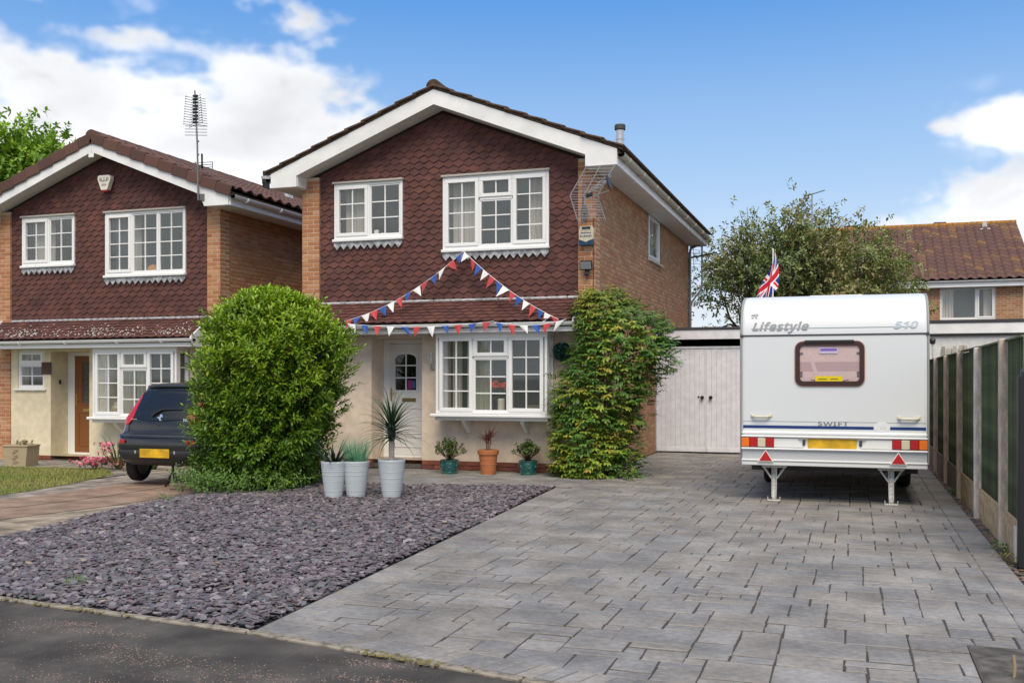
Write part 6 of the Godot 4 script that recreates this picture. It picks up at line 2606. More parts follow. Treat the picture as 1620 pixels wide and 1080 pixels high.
	for i in 130:
		var p := Vector3(rng.randfn() * 0.16, rng.randf_range(0.02, 0.16), rng.randfn() * 0.12)
		if rng.randf() < 0.2:
			p = Vector3(0.22 + rng.randfn() * 0.09, rng.randf_range(0.22, 0.42), rng.randfn() * 0.08)
		shoot(w, t, p, Vector3(rng.randfn() * 0.4, 1, rng.randfn() * 0.4).normalized(), 4, 0.03, 0.05, Color(0.045, 0.09, 0.02), rng)
		shoot(fw, ft, p + Vector3(0, 0.05, 0), Vector3(rng.randfn() * 0.4, 0.7, rng.randf() * 0.9).normalized(), 7, 0.01, 0.042, Color(0.68, 0.09, 0.20).lerp(Color(0.80, 0.28, 0.36), rng.randf()), rng, 1.3)
	many(o, "foliage", leaf(0.5).mesh(), leaf_mat(0.6), w, t)
	many(o, "petals", leaf(0.75).mesh(), mat(Color.WHITE, 0.6, {"tint": true, "back": Color(0.4, 0.3, 0.3)}), fw, ft)
	for q in [[Vector3(-12.35, -0.09, -14.75), 0.72, "sword-leaved plant standing behind the pink flowers"], [Vector3(-11.75, -0.09, -14.9), 0.55, "sword-leaved plant beside the tail of the dark hatchback"]]:
		o = thing("sword_plant", q[2], "plant", q[0])
		for i in 13:
			var a := rng.randf() * TAU
			var el := rng.randf_range(0.85, 1.45)
			var bl := MB.new()
			blade(bl, Vector3(sin(a) * 0.03, 0, cos(a) * 0.03), Vector3(sin(a) * cos(el), sin(el), cos(a) * cos(el)), q[1] * rng.randf_range(0.7, 1.05), 0.045, rng.randf_range(0.05, 0.5), 5)
			part(o, "sword_leaf", bl, mat(Color(0.07, 0.13, 0.03), 0.5) if i == 0 else greens[2])
	o = thing("dry_border_plant", "low reddish brown plant between the pink flowers and the dark hatchback", "plant", Vector3(-12.05, -0.09, -14.5))
	w = []
	t = []
	for i in 60:
		var p := Vector3(rng.randfn() * 0.2, rng.randf_range(0.0, 0.32), rng.randfn() * 0.12)
		shoot(w, t, p, Vector3(rng.randfn() * 0.5, 1, rng.randfn() * 0.5).normalized(), 6, 0.06, 0.05, Color(0.20, 0.07, 0.045).lerp(Color(0.40, 0.22, 0.16), rng.randf() * rng.randf()), rng)
	many(o, "foliage", leaf(0.5).mesh(), leaf_mat(0.7), w, t)
	# weeds in joints
	var spots := [Vector3(1.24, -0.03, -14.6), Vector3(1.26, -0.03, -9.9), Vector3(1.24, -0.03, -9.3), Vector3(-8.42, -0.05, -10.9), Vector3(-5.4, 0.01, -6.0), Vector3(-4.35, 0.0, -15.5)]
	var what := ["little weed growing at the foot of the fence behind the caravan", "bright weed at the foot of the concrete fence post", "dry yellowish weed tuft nearest the road by the fence", "grass tuft where the slate meets the neighbouring drive", "tiny yellow-green seedling among the slate near the road", "small weed between the teal pot and the climbing shrub"]
	for i in spots.size():
		o = thing("weed", what[i], "weed", spots[i])
		w = []
		t = []
		for k in (5 if i == 4 else 16):
			var p := Vector3(rng.randfn() * 0.05, 0.0, rng.randfn() * 0.06)
			shoot(w, t, p, Vector3(rng.randfn() * 0.4, 1, rng.randfn() * 0.4).normalized(), 7, 0.09 if i != 4 else 0.04, 0.045, Color(0.30, 0.27, 0.07) if i == 2 else Color(0.10, 0.20, 0.03), rng, 1.1)
		many(o, "foliage", leaf(0.35).mesh(), leaf_mat(0.7), w, t)

# ---------------------------------------------------------------- garage, fence, far house
func garage() -> void:
	var o := thing("garage", "flat-roofed garage with white double doors between the brick house and the caravan", "garage", Vector3(-3.87, 0, -20.7))
	var paint := mat(Color(0.72, 0.735, 0.80), 0.55, {"tex": "soft", "scale": 0.8})
	var b := MB.new()
	b.span(Vector3(-0.02, 2.505, -6.0), Vector3(3.3, 2.555, 0.16), 0.008)
	part(o, "roof", b, mat(Color(0.055, 0.055, 0.06), 0.8, {"tex": "grain", "scale": 2.0}))
	b = MB.new()
	b.span(Vector3(-0.01, 2.31, 0.10), Vector3(3.28, 2.504, 0.135), 0.004)
	part(o, "fascia", b, paint)
	b = MB.new()
	b.span(Vector3(-0.005, 0, -6.0), Vector3(0.02, 2.50, -0.09))
	b.span(Vector3(2.0, 0, -6.0), Vector3(3.2, 2.50, -0.08))
	b.span(Vector3(0.021, 0, -6.0), Vector3(1.999, 2.50, -5.9))
	b.span(Vector3(0.0, 2.495, -5.9), Vector3(3.2, 2.504, 0.09))
	part(o, "wall", b, M.side_mortar)
	b = MB.new()
	var brng := RandomNumberGenerator.new()
	brng.seed = 15
	brick_face(b, 1.2, 0.003, 2.45, [], brng, Transform3D(Basis(), Vector3(2.0, 0, -0.079)))
	brick_face(b, 5.9, 0.003, 2.45, [], brng, Transform3D(Basis(Vector3.UP, PI / 2), Vector3(3.201, 0, -0.08)))
	stuff(part(o, "brickwork", b, M.brick_tint))
	b = MB.new()   # rafters in the dark gap over the doors
	for k in 4:
		b.span(Vector3(0.35 + k * 0.5, 2.38, -3.0), Vector3(0.40 + k * 0.5, 2.49, 0.08))
	part(o, "rafter", b, mat(Color(0.10, 0.08, 0.06), 0.9))
	b = MB.new()
	b.span(Vector3(-0.06, 0.012, -0.08), Vector3(0.0, 2.17, 0.02), 0.005)
	b.span(Vector3(1.93, 0.012, -0.08), Vector3(2.0, 2.17, 0.02), 0.005)
	b.span(Vector3(0.001, 2.125, -0.08), Vector3(1.929, 2.17, 0.015), 0.005)
	part(o, "door_frame", b, paint)
	var rng := RandomNumberGenerator.new()
	rng.seed = 14
	for s in 2:
		var x0 := 0.005 if s == 0 else 1.03
		var x1 := 1.015 if s == 0 else 1.925
		b = MB.new()
		b.span(Vector3(x0, 0.02, -0.07), Vector3(x1, 2.12, -0.02))
		var d := part(o, "garage_door", b, paint)
		var x: float = x0
		while x < x1 - 0.01:
			var w := minf(0.098, x1 - x)
			b = MB.new()
			b.span(Vector3(x + 0.001, 0.03 + rng.randf() * 0.006, -0.02), Vector3(x + w - 0.001, 2.118, 0.0 + rng.randf() * 0.0015), 0.0025)
			part(d, "board", b, paint)
			x += w
		b = MB.new()
		b.span(Vector3(x0 + 0.01, 0.03, 0.003), Vector3(x1 - 0.01, 0.11, 0.012), 0.003)
		part(d, "weather_board", b, paint)
		var kx := 0.945 if s == 0 else 1.115
		b = MB.new()
		b.lathe([Vector2(0.036, 0), Vector2(0.034, 0.012), Vector2(0.014, 0.02), Vector2(0.014, 0.035), Vector2(0.034, 0.045), Vector2(0.036, 0.065), Vector2(0.02, 0.078), Vector2(0, 0.08)], 16, Vector3(kx, 1.135, 0.002), Basis(Vector3.RIGHT, PI / 2))
		part(d, "door_knob", b, M.black)
		if s == 0:
			b = MB.new()
			b.lathe([Vector2(0.02, 0), Vector2(0.018, 0.008), Vector2(0, 0.009)], 14, Vector3(0.87, 1.145, 0.003), Basis(Vector3.RIGHT, PI / 2))
			part(d, "lock", b, M.black)
	b = MB.new()
	b.span(Vector3(1.016, 0.03, -0.015), Vector3(1.029, 2.118, 0.012), 0.003)
	part(o, "cover_strip", b, paint)

func fence() -> void:
	var rng := RandomNumberGenerator.new()
	rng.seed = 44
	var o := thing("fence", "dark green close-board fence with concrete posts along the right edge of the driveway", "fence", Vector3(1.3, 0, 0))
	var conc := []
	for q in [Color(0.54, 0.45, 0.37), Color(0.46, 0.38, 0.32), Color(0.62, 0.57, 0.51)]:
		conc.append(mat(q, 0.92, {"tex": "blotch2", "scale": Vector3(2, 0.6, 2), "tex2": "soft", "scale2": 4.0, "bump": "pits", "relief": 0.4}))
	var tan_board := mat(Color(0.46, 0.33, 0.185), 0.92, {"tex": "blotch2", "scale": Vector3(1.2, 1.0, 1.2), "tex2": "soft", "scale2": 3.0})
	var dark_board := mat(Color(0.19, 0.145, 0.115), 0.92, {"tex": "stain", "scale": Vector3(1.5, 1.0, 1.5)})
	var greens := []
	for q in [Color(0.115, 0.140, 0.070), Color(0.095, 0.120, 0.064), Color(0.132, 0.155, 0.076), Color(0.088, 0.112, 0.064)]:
		greens.append(mat(q, 0.85, {"tex": "grain", "scale": Vector3(12, 1.0, 12), "tex2": "blotch", "scale2": Vector3(0.9, 0.35, 0.9)}))
	var zs := [-9.10, -10.18, -12.2, -14.2, -16.2, -18.2, -20.2]
	for i in zs.size():
		var z: float = zs[i]
		var top := 1.90 if i != 1 else 1.92
		var b := MB.new()
		b.span(Vector3(-0.05, -0.3, z - 0.052), Vector3(0.06, top - 0.05 if i > 0 else 1.2, z + 0.052), 0.01)
		if i > 0:
			part(o, "post", b, conc[[0, 0, 2, 1, 1, 1, 1][i]])
		if i == zs.size() - 1:
			break
		var z2: float = zs[i + 1]
		var n := 15 if i > 0 else 8
		var sag := rng.randf_range(-0.01, 0.015)
		b = MB.new()
		b.span(Vector3(-0.005, -0.14, z2 + 0.055), Vector3(0.045, 0.31, z - 0.055), 0.006)
		part(o, "gravel_board", b, tan_board if i < 3 else dark_board)
		var pn := Node3D.new()
		named(pn, o, "fence_panel")
		b = MB.new()
		for y in [0.5, 1.1, 1.65]:
			b.span(Vector3(0.035, y, z2 + 0.055), Vector3(0.07, y + 0.06, z - 0.055), 0.004)
		part(pn, "rail", b, greens[3])
		for k in n:
			var za := lerpf(z - 0.056, z2 + 0.056, float(k) / n)
			var zb := lerpf(z - 0.056, z2 + 0.056, (k + 1.22) / n)
			zb = maxf(zb, z2 + 0.056)
			var yt := 1.845 + sag * sin(PI * k / n) + rng.randf_range(-0.004, 0.004) - (0.03 if i == 2 else 0.0) * k / n
			b = MB.new()
			# feather-edged: thick on one side, thin on the other
			b.prism(P2([-za, 0.025, -zb, 0.03, -zb, 0.022, -za, 0.006]), 0.315, yt, Transform3D(Basis(Vector3(0, 0, -1), Vector3(1, 0, 0), Vector3(0, 1, 0)), Vector3.ZERO))
			part(pn, "board", b, greens[rng.randi() % 4])
		b = MB.new()
		b.span(Vector3(-0.008, 1.846 + sag * 0.5, z2 + 0.056), Vector3(0.06, 1.866 + sag * 0.5, z - 0.056), 0.004)
		part(pn, "capping", b, greens[2])
	# black post at the right edge of the picture
	var p := thing("gate_post", "black metal post with a rounded cap at the right edge beside the fence", "post", Vector3(1.285, -0.02, -9.04))
	var b := MB.new()
	b.span(Vector3(-0.035, 0, -0.035), Vector3(0.125, 1.55, 0.045), 0.008)
	part(p, "shaft", b, mat(Color(0.010, 0.010, 0.012), 0.5))
	b = MB.new()
	b.lathe([Vector2(0.06, 0), Vector2(0.062, 0.03), Vector2(0.045, 0.06), Vector2(0.0, 0.078)], 18, Vector3(0.045, 1.55, 0.005))
	part(p, "cap", b, mat(Color(0.09, 0.09, 0.10), 0.3, {"metal": 0.4}))
	var stub := MB.new()
	stub.span(Vector3(-0.025, -0.1, -0.05), Vector3(0.05, 0.30, 0.05), 0.01)
	var so := part(self, "concrete_stub", stub, conc[2])
	so.position = Vector3(1.285, -0.02, -9.30)
	tag(so, "short pale concrete stub between the last fence post and the black post", "concrete stub")
	# weathered pickets leaning behind the fence, and a black lamp on a pale pole
	var st := thing("picket_bundle", "row of weathered grey pickets standing above the far end of the fence", "pickets", Vector3(1.46, 0, -19.4))
	for k in 13:
		b = MB.new()
		b.span(Vector3(-0.02, 0.4, -0.01), Vector3(0.035, 2.06 + rng.randf_range(-0.04, 0.07), 0.012), 0.003)
		part(st, "picket", b, [mat(Color(0.42, 0.39, 0.35), 0.9), mat(Color(0.30, 0.27, 0.24), 0.9), mat(Color(0.52, 0.50, 0.46), 0.9)][k % 3] if k < 3 else null, Transform3D(Basis(Vector3.BACK, rng.randf_range(-0.035, 0.015)), Vector3(-0.02 + k * 0.032, 0, rng.randf_range(-0.08, 0.05))))
	var c := 0
	var pm := []
	for ch in st.get_children():
		if c < 3:
			pm.append(ch.material_override)
		ch.material_override = pm[c % 3]
		c += 1
	p = thing("garden_lamp", "black lamp head on a pale pole rising beside the right edge of the caravan", "garden lamp", Vector3(1.42, 0.06, -20.3))
	b = MB.new()
	b.tube([Vector3(0.03, 0.3, 0), Vector3(-0.04, 2.10, 0)], 0.022, 8)
	part(p, "pole", b, mat(Color(0.55, 0.53, 0.50), 0.6))
	b = MB.new()
	b.lathe([Vector2(0, 2.09), Vector2(0.045, 2.10), Vector2(0.05, 2.15), Vector2(0.06, 2.16), Vector2(0.04, 2.20), Vector2(0, 2.21)], 14, Vector3(-0.04, 0, 0))
	part(p, "lamp_head", b, M.black)

func far_house() -> void:
	var rng := RandomNumberGenerator.new()
	rng.seed = 61
	var o := thing("house", "distant brick house with a lichened pantile roof above the fence on the right", "house", Vector3(2.0, 0, -38))
	var x0 := -4.6
	var x1 := 3.75
	var b := MB.new()
	holed(b, x0, 0, x1 - 0.3, 4.95, [[0.83, 3.56, 2.58, 4.70], [-2.9, 3.56, -1.15, 4.70]], -0.3, -0.012)
	part(o, "front_wall", b, M.mortar)
	b = MB.new()
	brick_face(b, x1 - 0.32 - x0, 2.4, 4.75, [[0.83 - x0 - 0.01, 3.54, 2.58 - x0 + 0.01, 4.71], [-2.9 - x0 - 0.01, 3.54, -1.15 - x0 + 0.01, 4.71]], rng, Transform3D(Basis(), Vector3(x0, 0, -0.013)))
	stuff(part(o, "front_bricks", b, M.brick_tint))
	b = MB.new()
	b.span(Vector3(x0, 0, -8), Vector3(x0 + 0.3, 4.95, -0.301))
	b.span(Vector3(x1 - 0.6, 0, -8), Vector3(x1 - 0.3, 4.95, -0.301))
	b.span(Vector3(x0 + 0.301, 0, -8), Vector3(x1 - 0.601, 4.95, -7.7))
	b.span(Vector3(x0 + 0.301, 4.85, -7.69), Vector3(x1 - 0.601, 4.94, -0.302))
	b.span(Vector3(x0 + 0.301, 2.3, -7.69), Vector3(x1 - 0.601, 2.5, -0.302))
	b.span(Vector3(x0 + 0.301, 2.51, -3.2), Vector3(x1 - 0.601, 4.84, -3.1))
	part(o, "walls", b, M.plaster_blue)
	for x: float in [0.83, -2.9]:
		window(o, 1.75, 1.14, [[0.05, 0.05, 1.13, 1.09, 1, 1, false], [1.18, 0.05, 1.70, 1.09, 1, 1, true]], Vector3(x, 3.56, -0.06))
	b = MB.new()
	b.span(Vector3(x0, 4.66, 0.28), Vector3(x1, 4.85, 0.31), 0.004)
	part(o, "fascia", b, M.white)
	b = MB.new()
	b.span(Vector3(x0, 4.655, -0.01), Vector3(x1, 4.668, 0.279))
	part(o, "soffit", b, M.soffit)
	gutter(o, [Vector3(x0, 4.87, 0.37), Vector3(x1 + 0.02, 4.87, 0.37)], M.upvc, [])
	# roof slope facing the viewer, pantile by pantile; the right-hand end shows largest
	var ridge := Vector3(0, 7.36, -4.0)
	var eave := Vector3(0, 4.90, 0.42)
	var up := (ridge - eave).normalized()
	var nn := Vector3(1, 0, 0).cross(up)
	var len := (ridge - eave).length()
	var n := 15
	var g := len / n
	var tw := 0.30
	var tm := pantile(tw, g + 0.06)
	b = MB.new()
	b.quad(Vector3(x0, eave.y - 0.03, eave.z), Vector3(x1, eave.y - 0.03, eave.z), Vector3(x1, ridge.y - 0.03, ridge.z), Vector3(x0, ridge.y - 0.03, ridge.z))
	b.quad(Vector3(x1, eave.y - 0.03, -8.4), Vector3(x0, eave.y - 0.03, -8.4), Vector3(x0, ridge.y - 0.03, ridge.z), Vector3(x1, ridge.y - 0.03, ridge.z))
	for x: float in [x0 + 0.01, x1 - 0.31]:
		b.tri(Vector3(x, 4.86, -8.3), Vector3(x, 4.86, 0.3), Vector3(x, 7.3, -4.0))
		b.tri(Vector3(x, 4.86, 0.3), Vector3(x, 4.86, -8.3), Vector3(x, 7.3, -4.0))
	part(o, "roof", b, mat(Color(0.06, 0.035, 0.025), 0.9))
	var browns := []
	for k in 5:   # brown clay with specks of orange lichen, more of it in some tiles
		var f := FastNoiseLite.new()
		f.seed = 40 + k
		f.frequency = 0.09
		f.fractal_octaves = 4
		var gr := Gradient.new()
		var from := [0.66, 0.72, 0.60, 0.48, 0.38][k] as float
		gr.offsets = PackedFloat32Array([0.0, from, from + 0.16, 1.0])
		gr.colors = PackedColorArray([Color(0.07, 0.036, 0.034).linear_to_srgb(), Color(0.12, 0.060, 0.050).linear_to_srgb(), Color(0.20, 0.105, 0.040).linear_to_srgb(), Color(0.26, 0.15, 0.06).linear_to_srgb()])
		var t := NoiseTexture2D.new()
		t.width = 256
		t.height = 256
		t.seamless = true
		t.noise = f
		t.color_ramp = gr
		tex["lichen%d" % k] = t
		browns.append(mat(Color.WHITE, 0.9, {"tex": "lichen%d" % k, "scale": 0.9}))
	var lich := [browns[3], browns[4]]
	var rest := [MB.new(), MB.new(), MB.new(), MB.new(), MB.new()]
	var raw := MB.new()
	var ta := tm.surface_get_arrays(0)
	raw.v = ta[Mesh.ARRAY_VERTEX]
	raw.n = ta[Mesh.ARRAY_NORMAL]
	raw.u = ta[Mesh.ARRAY_TEX_UV]
	raw.c = ta[Mesh.ARRAY_COLOR]
	var cols := int((x1 - x0) / tw)
	for k in cols:
		for i in n:
			var at := eave + up * (g * (i + 0.5)) + nn * 0.02 + Vector3(x1 - tw * (k + 0.5), 0, 0)
			var t := Transform3D(Basis(Vector3(1, 0, 0), up, nn) * Basis(Vector3.RIGHT, 0.045), at)
			var odds := 0.04 + 0.22 * pow(float(i) / n, 2)
			if i >= n - 1:
				odds = 0.85
			if k <= 1:
				odds = 0.45
			var pick := rng.randi() % 3
			if rng.randf() < odds:
				pick = 3 + rng.randi() % 2
			if k < 20:
				part(o, "roof_tile", tm, browns[pick] if pick < 3 else lich[pick - 3], t)
			else:
				rest[pick].add(raw, t)
	for k in 5:
		if rest[k].v.size():
			stuff(part(o, "roof_tiles", rest[k], browns[k] if k < 3 else lich[k - 3]))
	b = MB.new()
	for k in 19:
		b.tube([Vector3(x0 + k * 0.44, 7.38, -4.02), Vector3(x0 + k * 0.44 + 0.435, 7.38, -4.02)], 0.115, 10)
	part(o, "ridge", b, mat(Color(0.30, 0.14, 0.025), 0.9, {"tex": "stain", "scale": 1.5}))
	b = MB.new()
	b.span(Vector3(2.55, 7.05, -3.75), Vector3(2.72, 7.40, -3.6), 0.02)
	b.box(Vector3(2.64, 7.12, -3.55), Vector3(0.36, 0.06, 0.2), 0.02)
	part(o, "roof_vent", b, mat(Color(0.5, 0.52, 0.53), 0.5))
	b = MB.new()
	b.span(Vector3(0.9, 7.42, -4.5), Vector3(1.35, 7.55, -4.1), 0.02)
	b.span(Vector3(-2.4, 7.42, -4.5), Vector3(-1.9, 7.57, -4.1), 0.02)
	part(o, "chimney", b, mat(Color(0.07, 0.05, 0.045), 0.9))
	for q in [[0.92, 0.35], [2.22, 0.28], [-2.8, 0.3]]:
		curtain(Vector3(2.0 + q[0], 3.56, -38.32), q[1], 1.12, ["pale curtain at the left of the distant house's bedroom window", "pale curtain at the right of the distant house's bedroom window", "pale curtain in the distant window behind the garden tree"][[0.92, 2.22, -2.8].find(q[0])], M.curtain)
	# aerial on its roof
	var a := thing("roof_aerial", "television aerial on a thin mast above the treetop, on the distant house", "aerial", Vector3(-1.6, 7.3, -42.1))
	b = MB.new()
	b.tube([Vector3(0, 0, 0), Vector3(0, 1.62, 0)], 0.02, 6)
	part(a, "mast", b, M.grey_metal)
	b = MB.new()
	b.tube([Vector3(-0.30, 1.50, 0.1), Vector3(0.48, 1.74, -0.1)], 0.022, 6)
	for k in 9:
		var p := Vector3(-0.05, 1.58, 0.03).lerp(Vector3(0.47, 1.735, -0.09), k / 8.0)
		b.tube([p + Vector3(0.03, 0, 0.13), p - Vector3(0.03, 0, 0.13)], 0.008, 4)
	part(a, "boom", b, M.grey_metal)
	b = MB.new()
	for k in 5:
		b.tube([Vector3(-0.33, 1.40 + k * 0.05, 0.25), Vector3(-0.25, 1.40 + k * 0.05, -0.2)], 0.009, 4)
	b.span(Vector3(-0.34, 1.40, 0.0), Vector3(-0.12, 1.46, 0.03))
	part(a, "reflector", b, M.grey_metal)
	# flat-roofed white building in front of it
	var f := thing("flat_roof_building", "low white flat-roofed building in front of the distant house", "outbuilding", Vector3(2.1, 0, -34.0))
	b = MB.new()
	b.span(Vector3(-3.0, 0, -3.6), Vector3(6, 2.9, -0.05))
	part(f, "wall", b, mat(Color(0.66, 0.67, 0.68), 0.8, {"tex": "soft", "scale": 0.8}))
	b = MB.new()
	b.span(Vector3(-3.1, 2.91, -3.7), Vector3(6.1, 3.24, 0.1), 0.01)
	part(f, "fascia", b, M.white)
	b = MB.new()
	b.span(Vector3(-3.12, 3.241, -3.72), Vector3(6.12, 3.34, 0.13), 0.01)
	part(f, "roof", b, mat(Color(0.05, 0.05, 0.055), 0.8))
	b = MB.new()
	b.span(Vector3(-3.0, 2.84, -0.04), Vector3(6.0, 2.9, 0.02), 0.006)
	part(f, "trim", b, mat(Color(0.10, 0.10, 0.11), 0.7))

# ---------------------------------------------------------------- fittings on the houses
func yagi_rods(b: MB, from: Vector3, to: Vector3, rods: int, half: Vector3, r := 0.004) -> void:
	for k in rods:
		var p := from.lerp(to, float(k) / maxf(1.0, rods - 1.0))
		b.tube([p - half, p + half], r, 5)

func fittings() -> void:
	# aerial with a wire reflector on the near house
	var o := thing("wall_aerial", "television aerial with a wide rod reflector on the right brick pier", "aerial", Vector3(-3.80, 4.33, -15.12))
	var b := MB.new()
	b.tube([Vector3(-0.20, -0.42, -0.08), Vector3(-0.17, 0.25, -0.08)], 0.016, 8)
	b.tube([Vector3(-0.22, -0.2, -0.10), Vector3(-0.25, -0.2, -0.42)], 0.014, 8)
	b.box(Vector3(-0.24, -0.2, -0.40), Vector3(0.08, 0.26, 0.02), 0.004)
	part(o, "bracket", b, M.grey_metal)
	# two leaves of rods, angled forwards above and below
	for s: float in [-1.0, 1.0]:
		b = MB.new()
		var dirv := Vector3(0.30 if s > 0 else 0.16, s * 0.40, 0.16)
		var half := Vector3(0.245, -0.025, 0.075)
		for k in 9:
			var p := Vector3(-0.155, 0.0, 0.0) + dirv * ((k + 0.35) / 9.0)
			b.tube([p - half, p + half], 0.0045, 5)
		part(o, "reflector_rods", b, M.alu)
		b = MB.new()
		for q: float in [-0.97, 0.0, 0.97]:
			b.tube([Vector3(-0.155, 0, 0) + half * q, Vector3(-0.155, 0, 0) + half * q + dirv * 1.04], 0.008 if q == 0.0 else 0.009, 6)
		part(o, "reflector_frame", b, M.alu if s > 0 else M.grey_metal)
	b = MB.new()
	var tip := Vector3(0.30, 0.12, 0.34)
	b.tube([Vector3(-0.19, -0.01, -0.06), tip], 0.010, 6)
	b.tube([Vector3(-0.15, 0.02, -0.02), tip + Vector3(0.02, 0.11, 0.0)], 0.006, 6)
	b.tube([Vector3(-0.15, -0.05, -0.02), tip + Vector3(0.02, -0.13, 0.0)], 0.006, 6)
	part(o, "boom", b, M.alu)
	b = MB.new()
	b.box(Vector3(-0.06, 0.0, 0.02), Vector3(0.12, 0.07, 0.06), 0.012, Basis(Vector3.UP, -0.6) * Basis(Vector3.BACK, 0.25))
	part(o, "junction_box", b, M.black)
	b = MB.new()
	for k in 8:
		var p := Vector3(-0.02, 0.05, 0.05).lerp(tip + Vector3(0.0, 0.08, 0), k / 7.0)
		b.tube([p + Vector3(-0.03, -0.015, 0.06), p + Vector3(0.05, 0.02, -0.08)], 0.0045, 5)
	part(o, "director_rods", b, M.alu)
	b = MB.new()
	b.lathe([Vector2(0.10, -0.012), Vector2(0.115, 0), Vector2(0.10, 0.012), Vector2(0, 0.016)], 18, tip + Vector3(0.02, 0.0, 0), Basis(Vector3.BACK, -1.35))
	part(o, "end_disc", b, M.black)
	# alarm box, floodlight
	o = thing("alarm_box", "cream alarm box with a blue base on the right brick pier above the floodlight", "alarm box", Vector3(-4.005, 3.765, -15.53))
	b = MB.new()
	b.prism(P2([-0.105, -0.14, 0.105, -0.14, 0.118, 0.08, 0.10, 0.15, -0.09, 0.15, -0.112, 0.08]), 0.0, 0.085)
	part(o, "case", b, mat(Color(0.74, 0.66, 0.48), 0.45))
	b = MB.new()
	b.prism(P2([-0.108, -0.15, 0.108, -0.15, 0.115, -0.06, 0.055, -0.08, 0.0, -0.105, -0.055, -0.08, -0.112, -0.06]), -0.001, 0.094)
	part(o, "base", b, mat(Color(0.008, 0.05, 0.12), 0.4))
	b = MB.new()
	b.box(Vector3(0.005, 0.118, 0.084), Vector3(0.14, 0.04, 0.012), 0.003)
	part(o, "strobe", b, mat(Color(0.02, 0.025, 0.05), 0.2))
	b = MB.new()
	b.box(Vector3(0.0, 0.085, 0.086), Vector3(0.17, 0.008, 0.008), 0.002)
	part(o, "rib", b, mat(Color(0.5, 0.45, 0.35), 0.5))
	text(o, "lettering", "ALARMS", 0.036, M.navy, Vector3(0.0, -0.012, 0.084), 0.0, 1.0)
	b = MB.new()
	for k in 7:
		b.box(Vector3(-0.075 + k * 0.025, 0.04, 0.0855), Vector3(0.017, 0.02, 0.003), 0.0)
	part(o, "small_print", b, M.navy)
	o = thing("floodlight", "small black floodlight with a sensor on the right brick pier below the alarm box", "floodlight", Vector3(-3.995, 3.24, -15.53))
	b = MB.new()
	b.box(Vector3(0, 0.055, 0.10), Vector3(0.20, 0.14, 0.075), 0.012, Basis(Vector3.RIGHT, 0.35))
	b.box(Vector3(0, -0.01, 0.03), Vector3(0.06, 0.08, 0.07), 0.008)
	part(o, "housing", b, M.black)
	b = MB.new()
	b.box(Vector3(0, 0.043, 0.135), Vector3(0.175, 0.11, 0.012), 0.003, Basis(Vector3.RIGHT, 0.35))
	part(o, "glass", b, mat(Color(0.24, 0.27, 0.29), 0.12, {"coat": 1.0}))
	b = MB.new()
	b.lathe([Vector2(0.0, -0.11), Vector2(0.03, -0.105), Vector2(0.038, -0.085), Vector2(0.036, -0.05), Vector2(0.0, -0.045)], 14, Vector3(0.0, 0.0, 0.075))
	part(o, "sensor", b, mat(Color(0.02, 0.02, 0.02), 0.25))
	var cb := MB.new()
	cb.tube([Vector3(0, 1.5, 0), Vector3(0.004, 0.9, 0.002), Vector3(-0.003, 0.4, 0), Vector3(0.0, 0, 0)], 0.005, 5)
	var co := part(self, "cable", cb, M.black)
	co.position = Vector3(-3.90, 2.55, -15.525)
	tag(co, "thin black cable running down the right brick pier", "cable")
	# alarm box next door
	o = thing("alarm_box", "white three-sided alarm box high on the tiled gable of the left house", "alarm box", Vector3(-13.62, 5.27, -15.93))
	b = MB.new()
	b.prism(P2([-0.07, -0.14, 0.07, -0.14, 0.15, 0.07, 0.145, 0.12, 0.11, 0.14, -0.11, 0.14, -0.145, 0.12, -0.15, 0.07]), 0.0, 0.10)
	part(o, "case", b, mat(Color(0.72, 0.68, 0.60), 0.4))
	b = MB.new()
	b.box(Vector3(0, -0.155, 0.05), Vector3(0.12, 0.035, 0.08), 0.01)
	part(o, "strobe", b, M.red_lens)
	text(o, "lettering", "G.J.D", 0.06, M.black, Vector3(0, 0.06, 0.099), 0.0, 1.15)
	b = MB.new()
	b.span(Vector3(-0.075, 0.02, 0.098), Vector3(0.075, 0.028, 0.102))
	b.span(Vector3(-0.045, -0.035, 0.098), Vector3(0.045, -0.027, 0.102))
	b.span(Vector3(-0.055, -0.06, 0.098), Vector3(0.055, -0.045, 0.102))
	part(o, "small_print", b, mat(Color(0.15, 0.15, 0.15), 0.5))
	# tall aerial next door
	o = thing("mast_aerial", "tall mast with a stacked rod aerial on the eaves of the left house", "aerial", Vector3(-11.29, 4.75, -15.56))
	b = MB.new()
	b.tube([Vector3(0, 0, 0), Vector3(-0.02, 1.0, 0), Vector3(-0.075, 2.0, 0.0)], [0.018, 0.017, 0.014], 8)
	for k in 5:
		b.tube([Vector3(-0.004, 0.1 + k * 0.24, 0), Vector3(-0.005, 0.125 + k * 0.24, 0)], 0.022, 8)
	part(o, "mast", b, mat(Color(0.20, 0.19, 0.19), 0.5, {"metal": 0.5}))
	b = MB.new()
	b.span(Vector3(-0.03, 0.0, -0.05), Vector3(0.10, 0.12, -0.02), 0.004)
	part(o, "bracket", b, M.grey_metal)
	b = MB.new()   # rods of the stack: a pair of spread elements on each level
	for k in 12:
		var y := 1.36 + k * 0.045
		var w := lerpf(0.20, 0.155, k / 11.0)
		for s: float in [-1.0, 1.0]:
			b.tube([Vector3(-0.055, y, 0), Vector3(-0.055 + s * w, y + 0.03, 0.08)], 0.005, 4)
			b.tube([Vector3(-0.055, y + 0.02, 0), Vector3(-0.055 + s * w, y - 0.005, -0.08)], 0.005, 4)
			b.lathe([Vector2(0.009, -0.009), Vector2(0.009, 0.009)], 6, Vector3(-0.055 + s * w, y + 0.03, 0.08))
	part(o, "director_rods", b, M.grey_metal)
	b = MB.new()
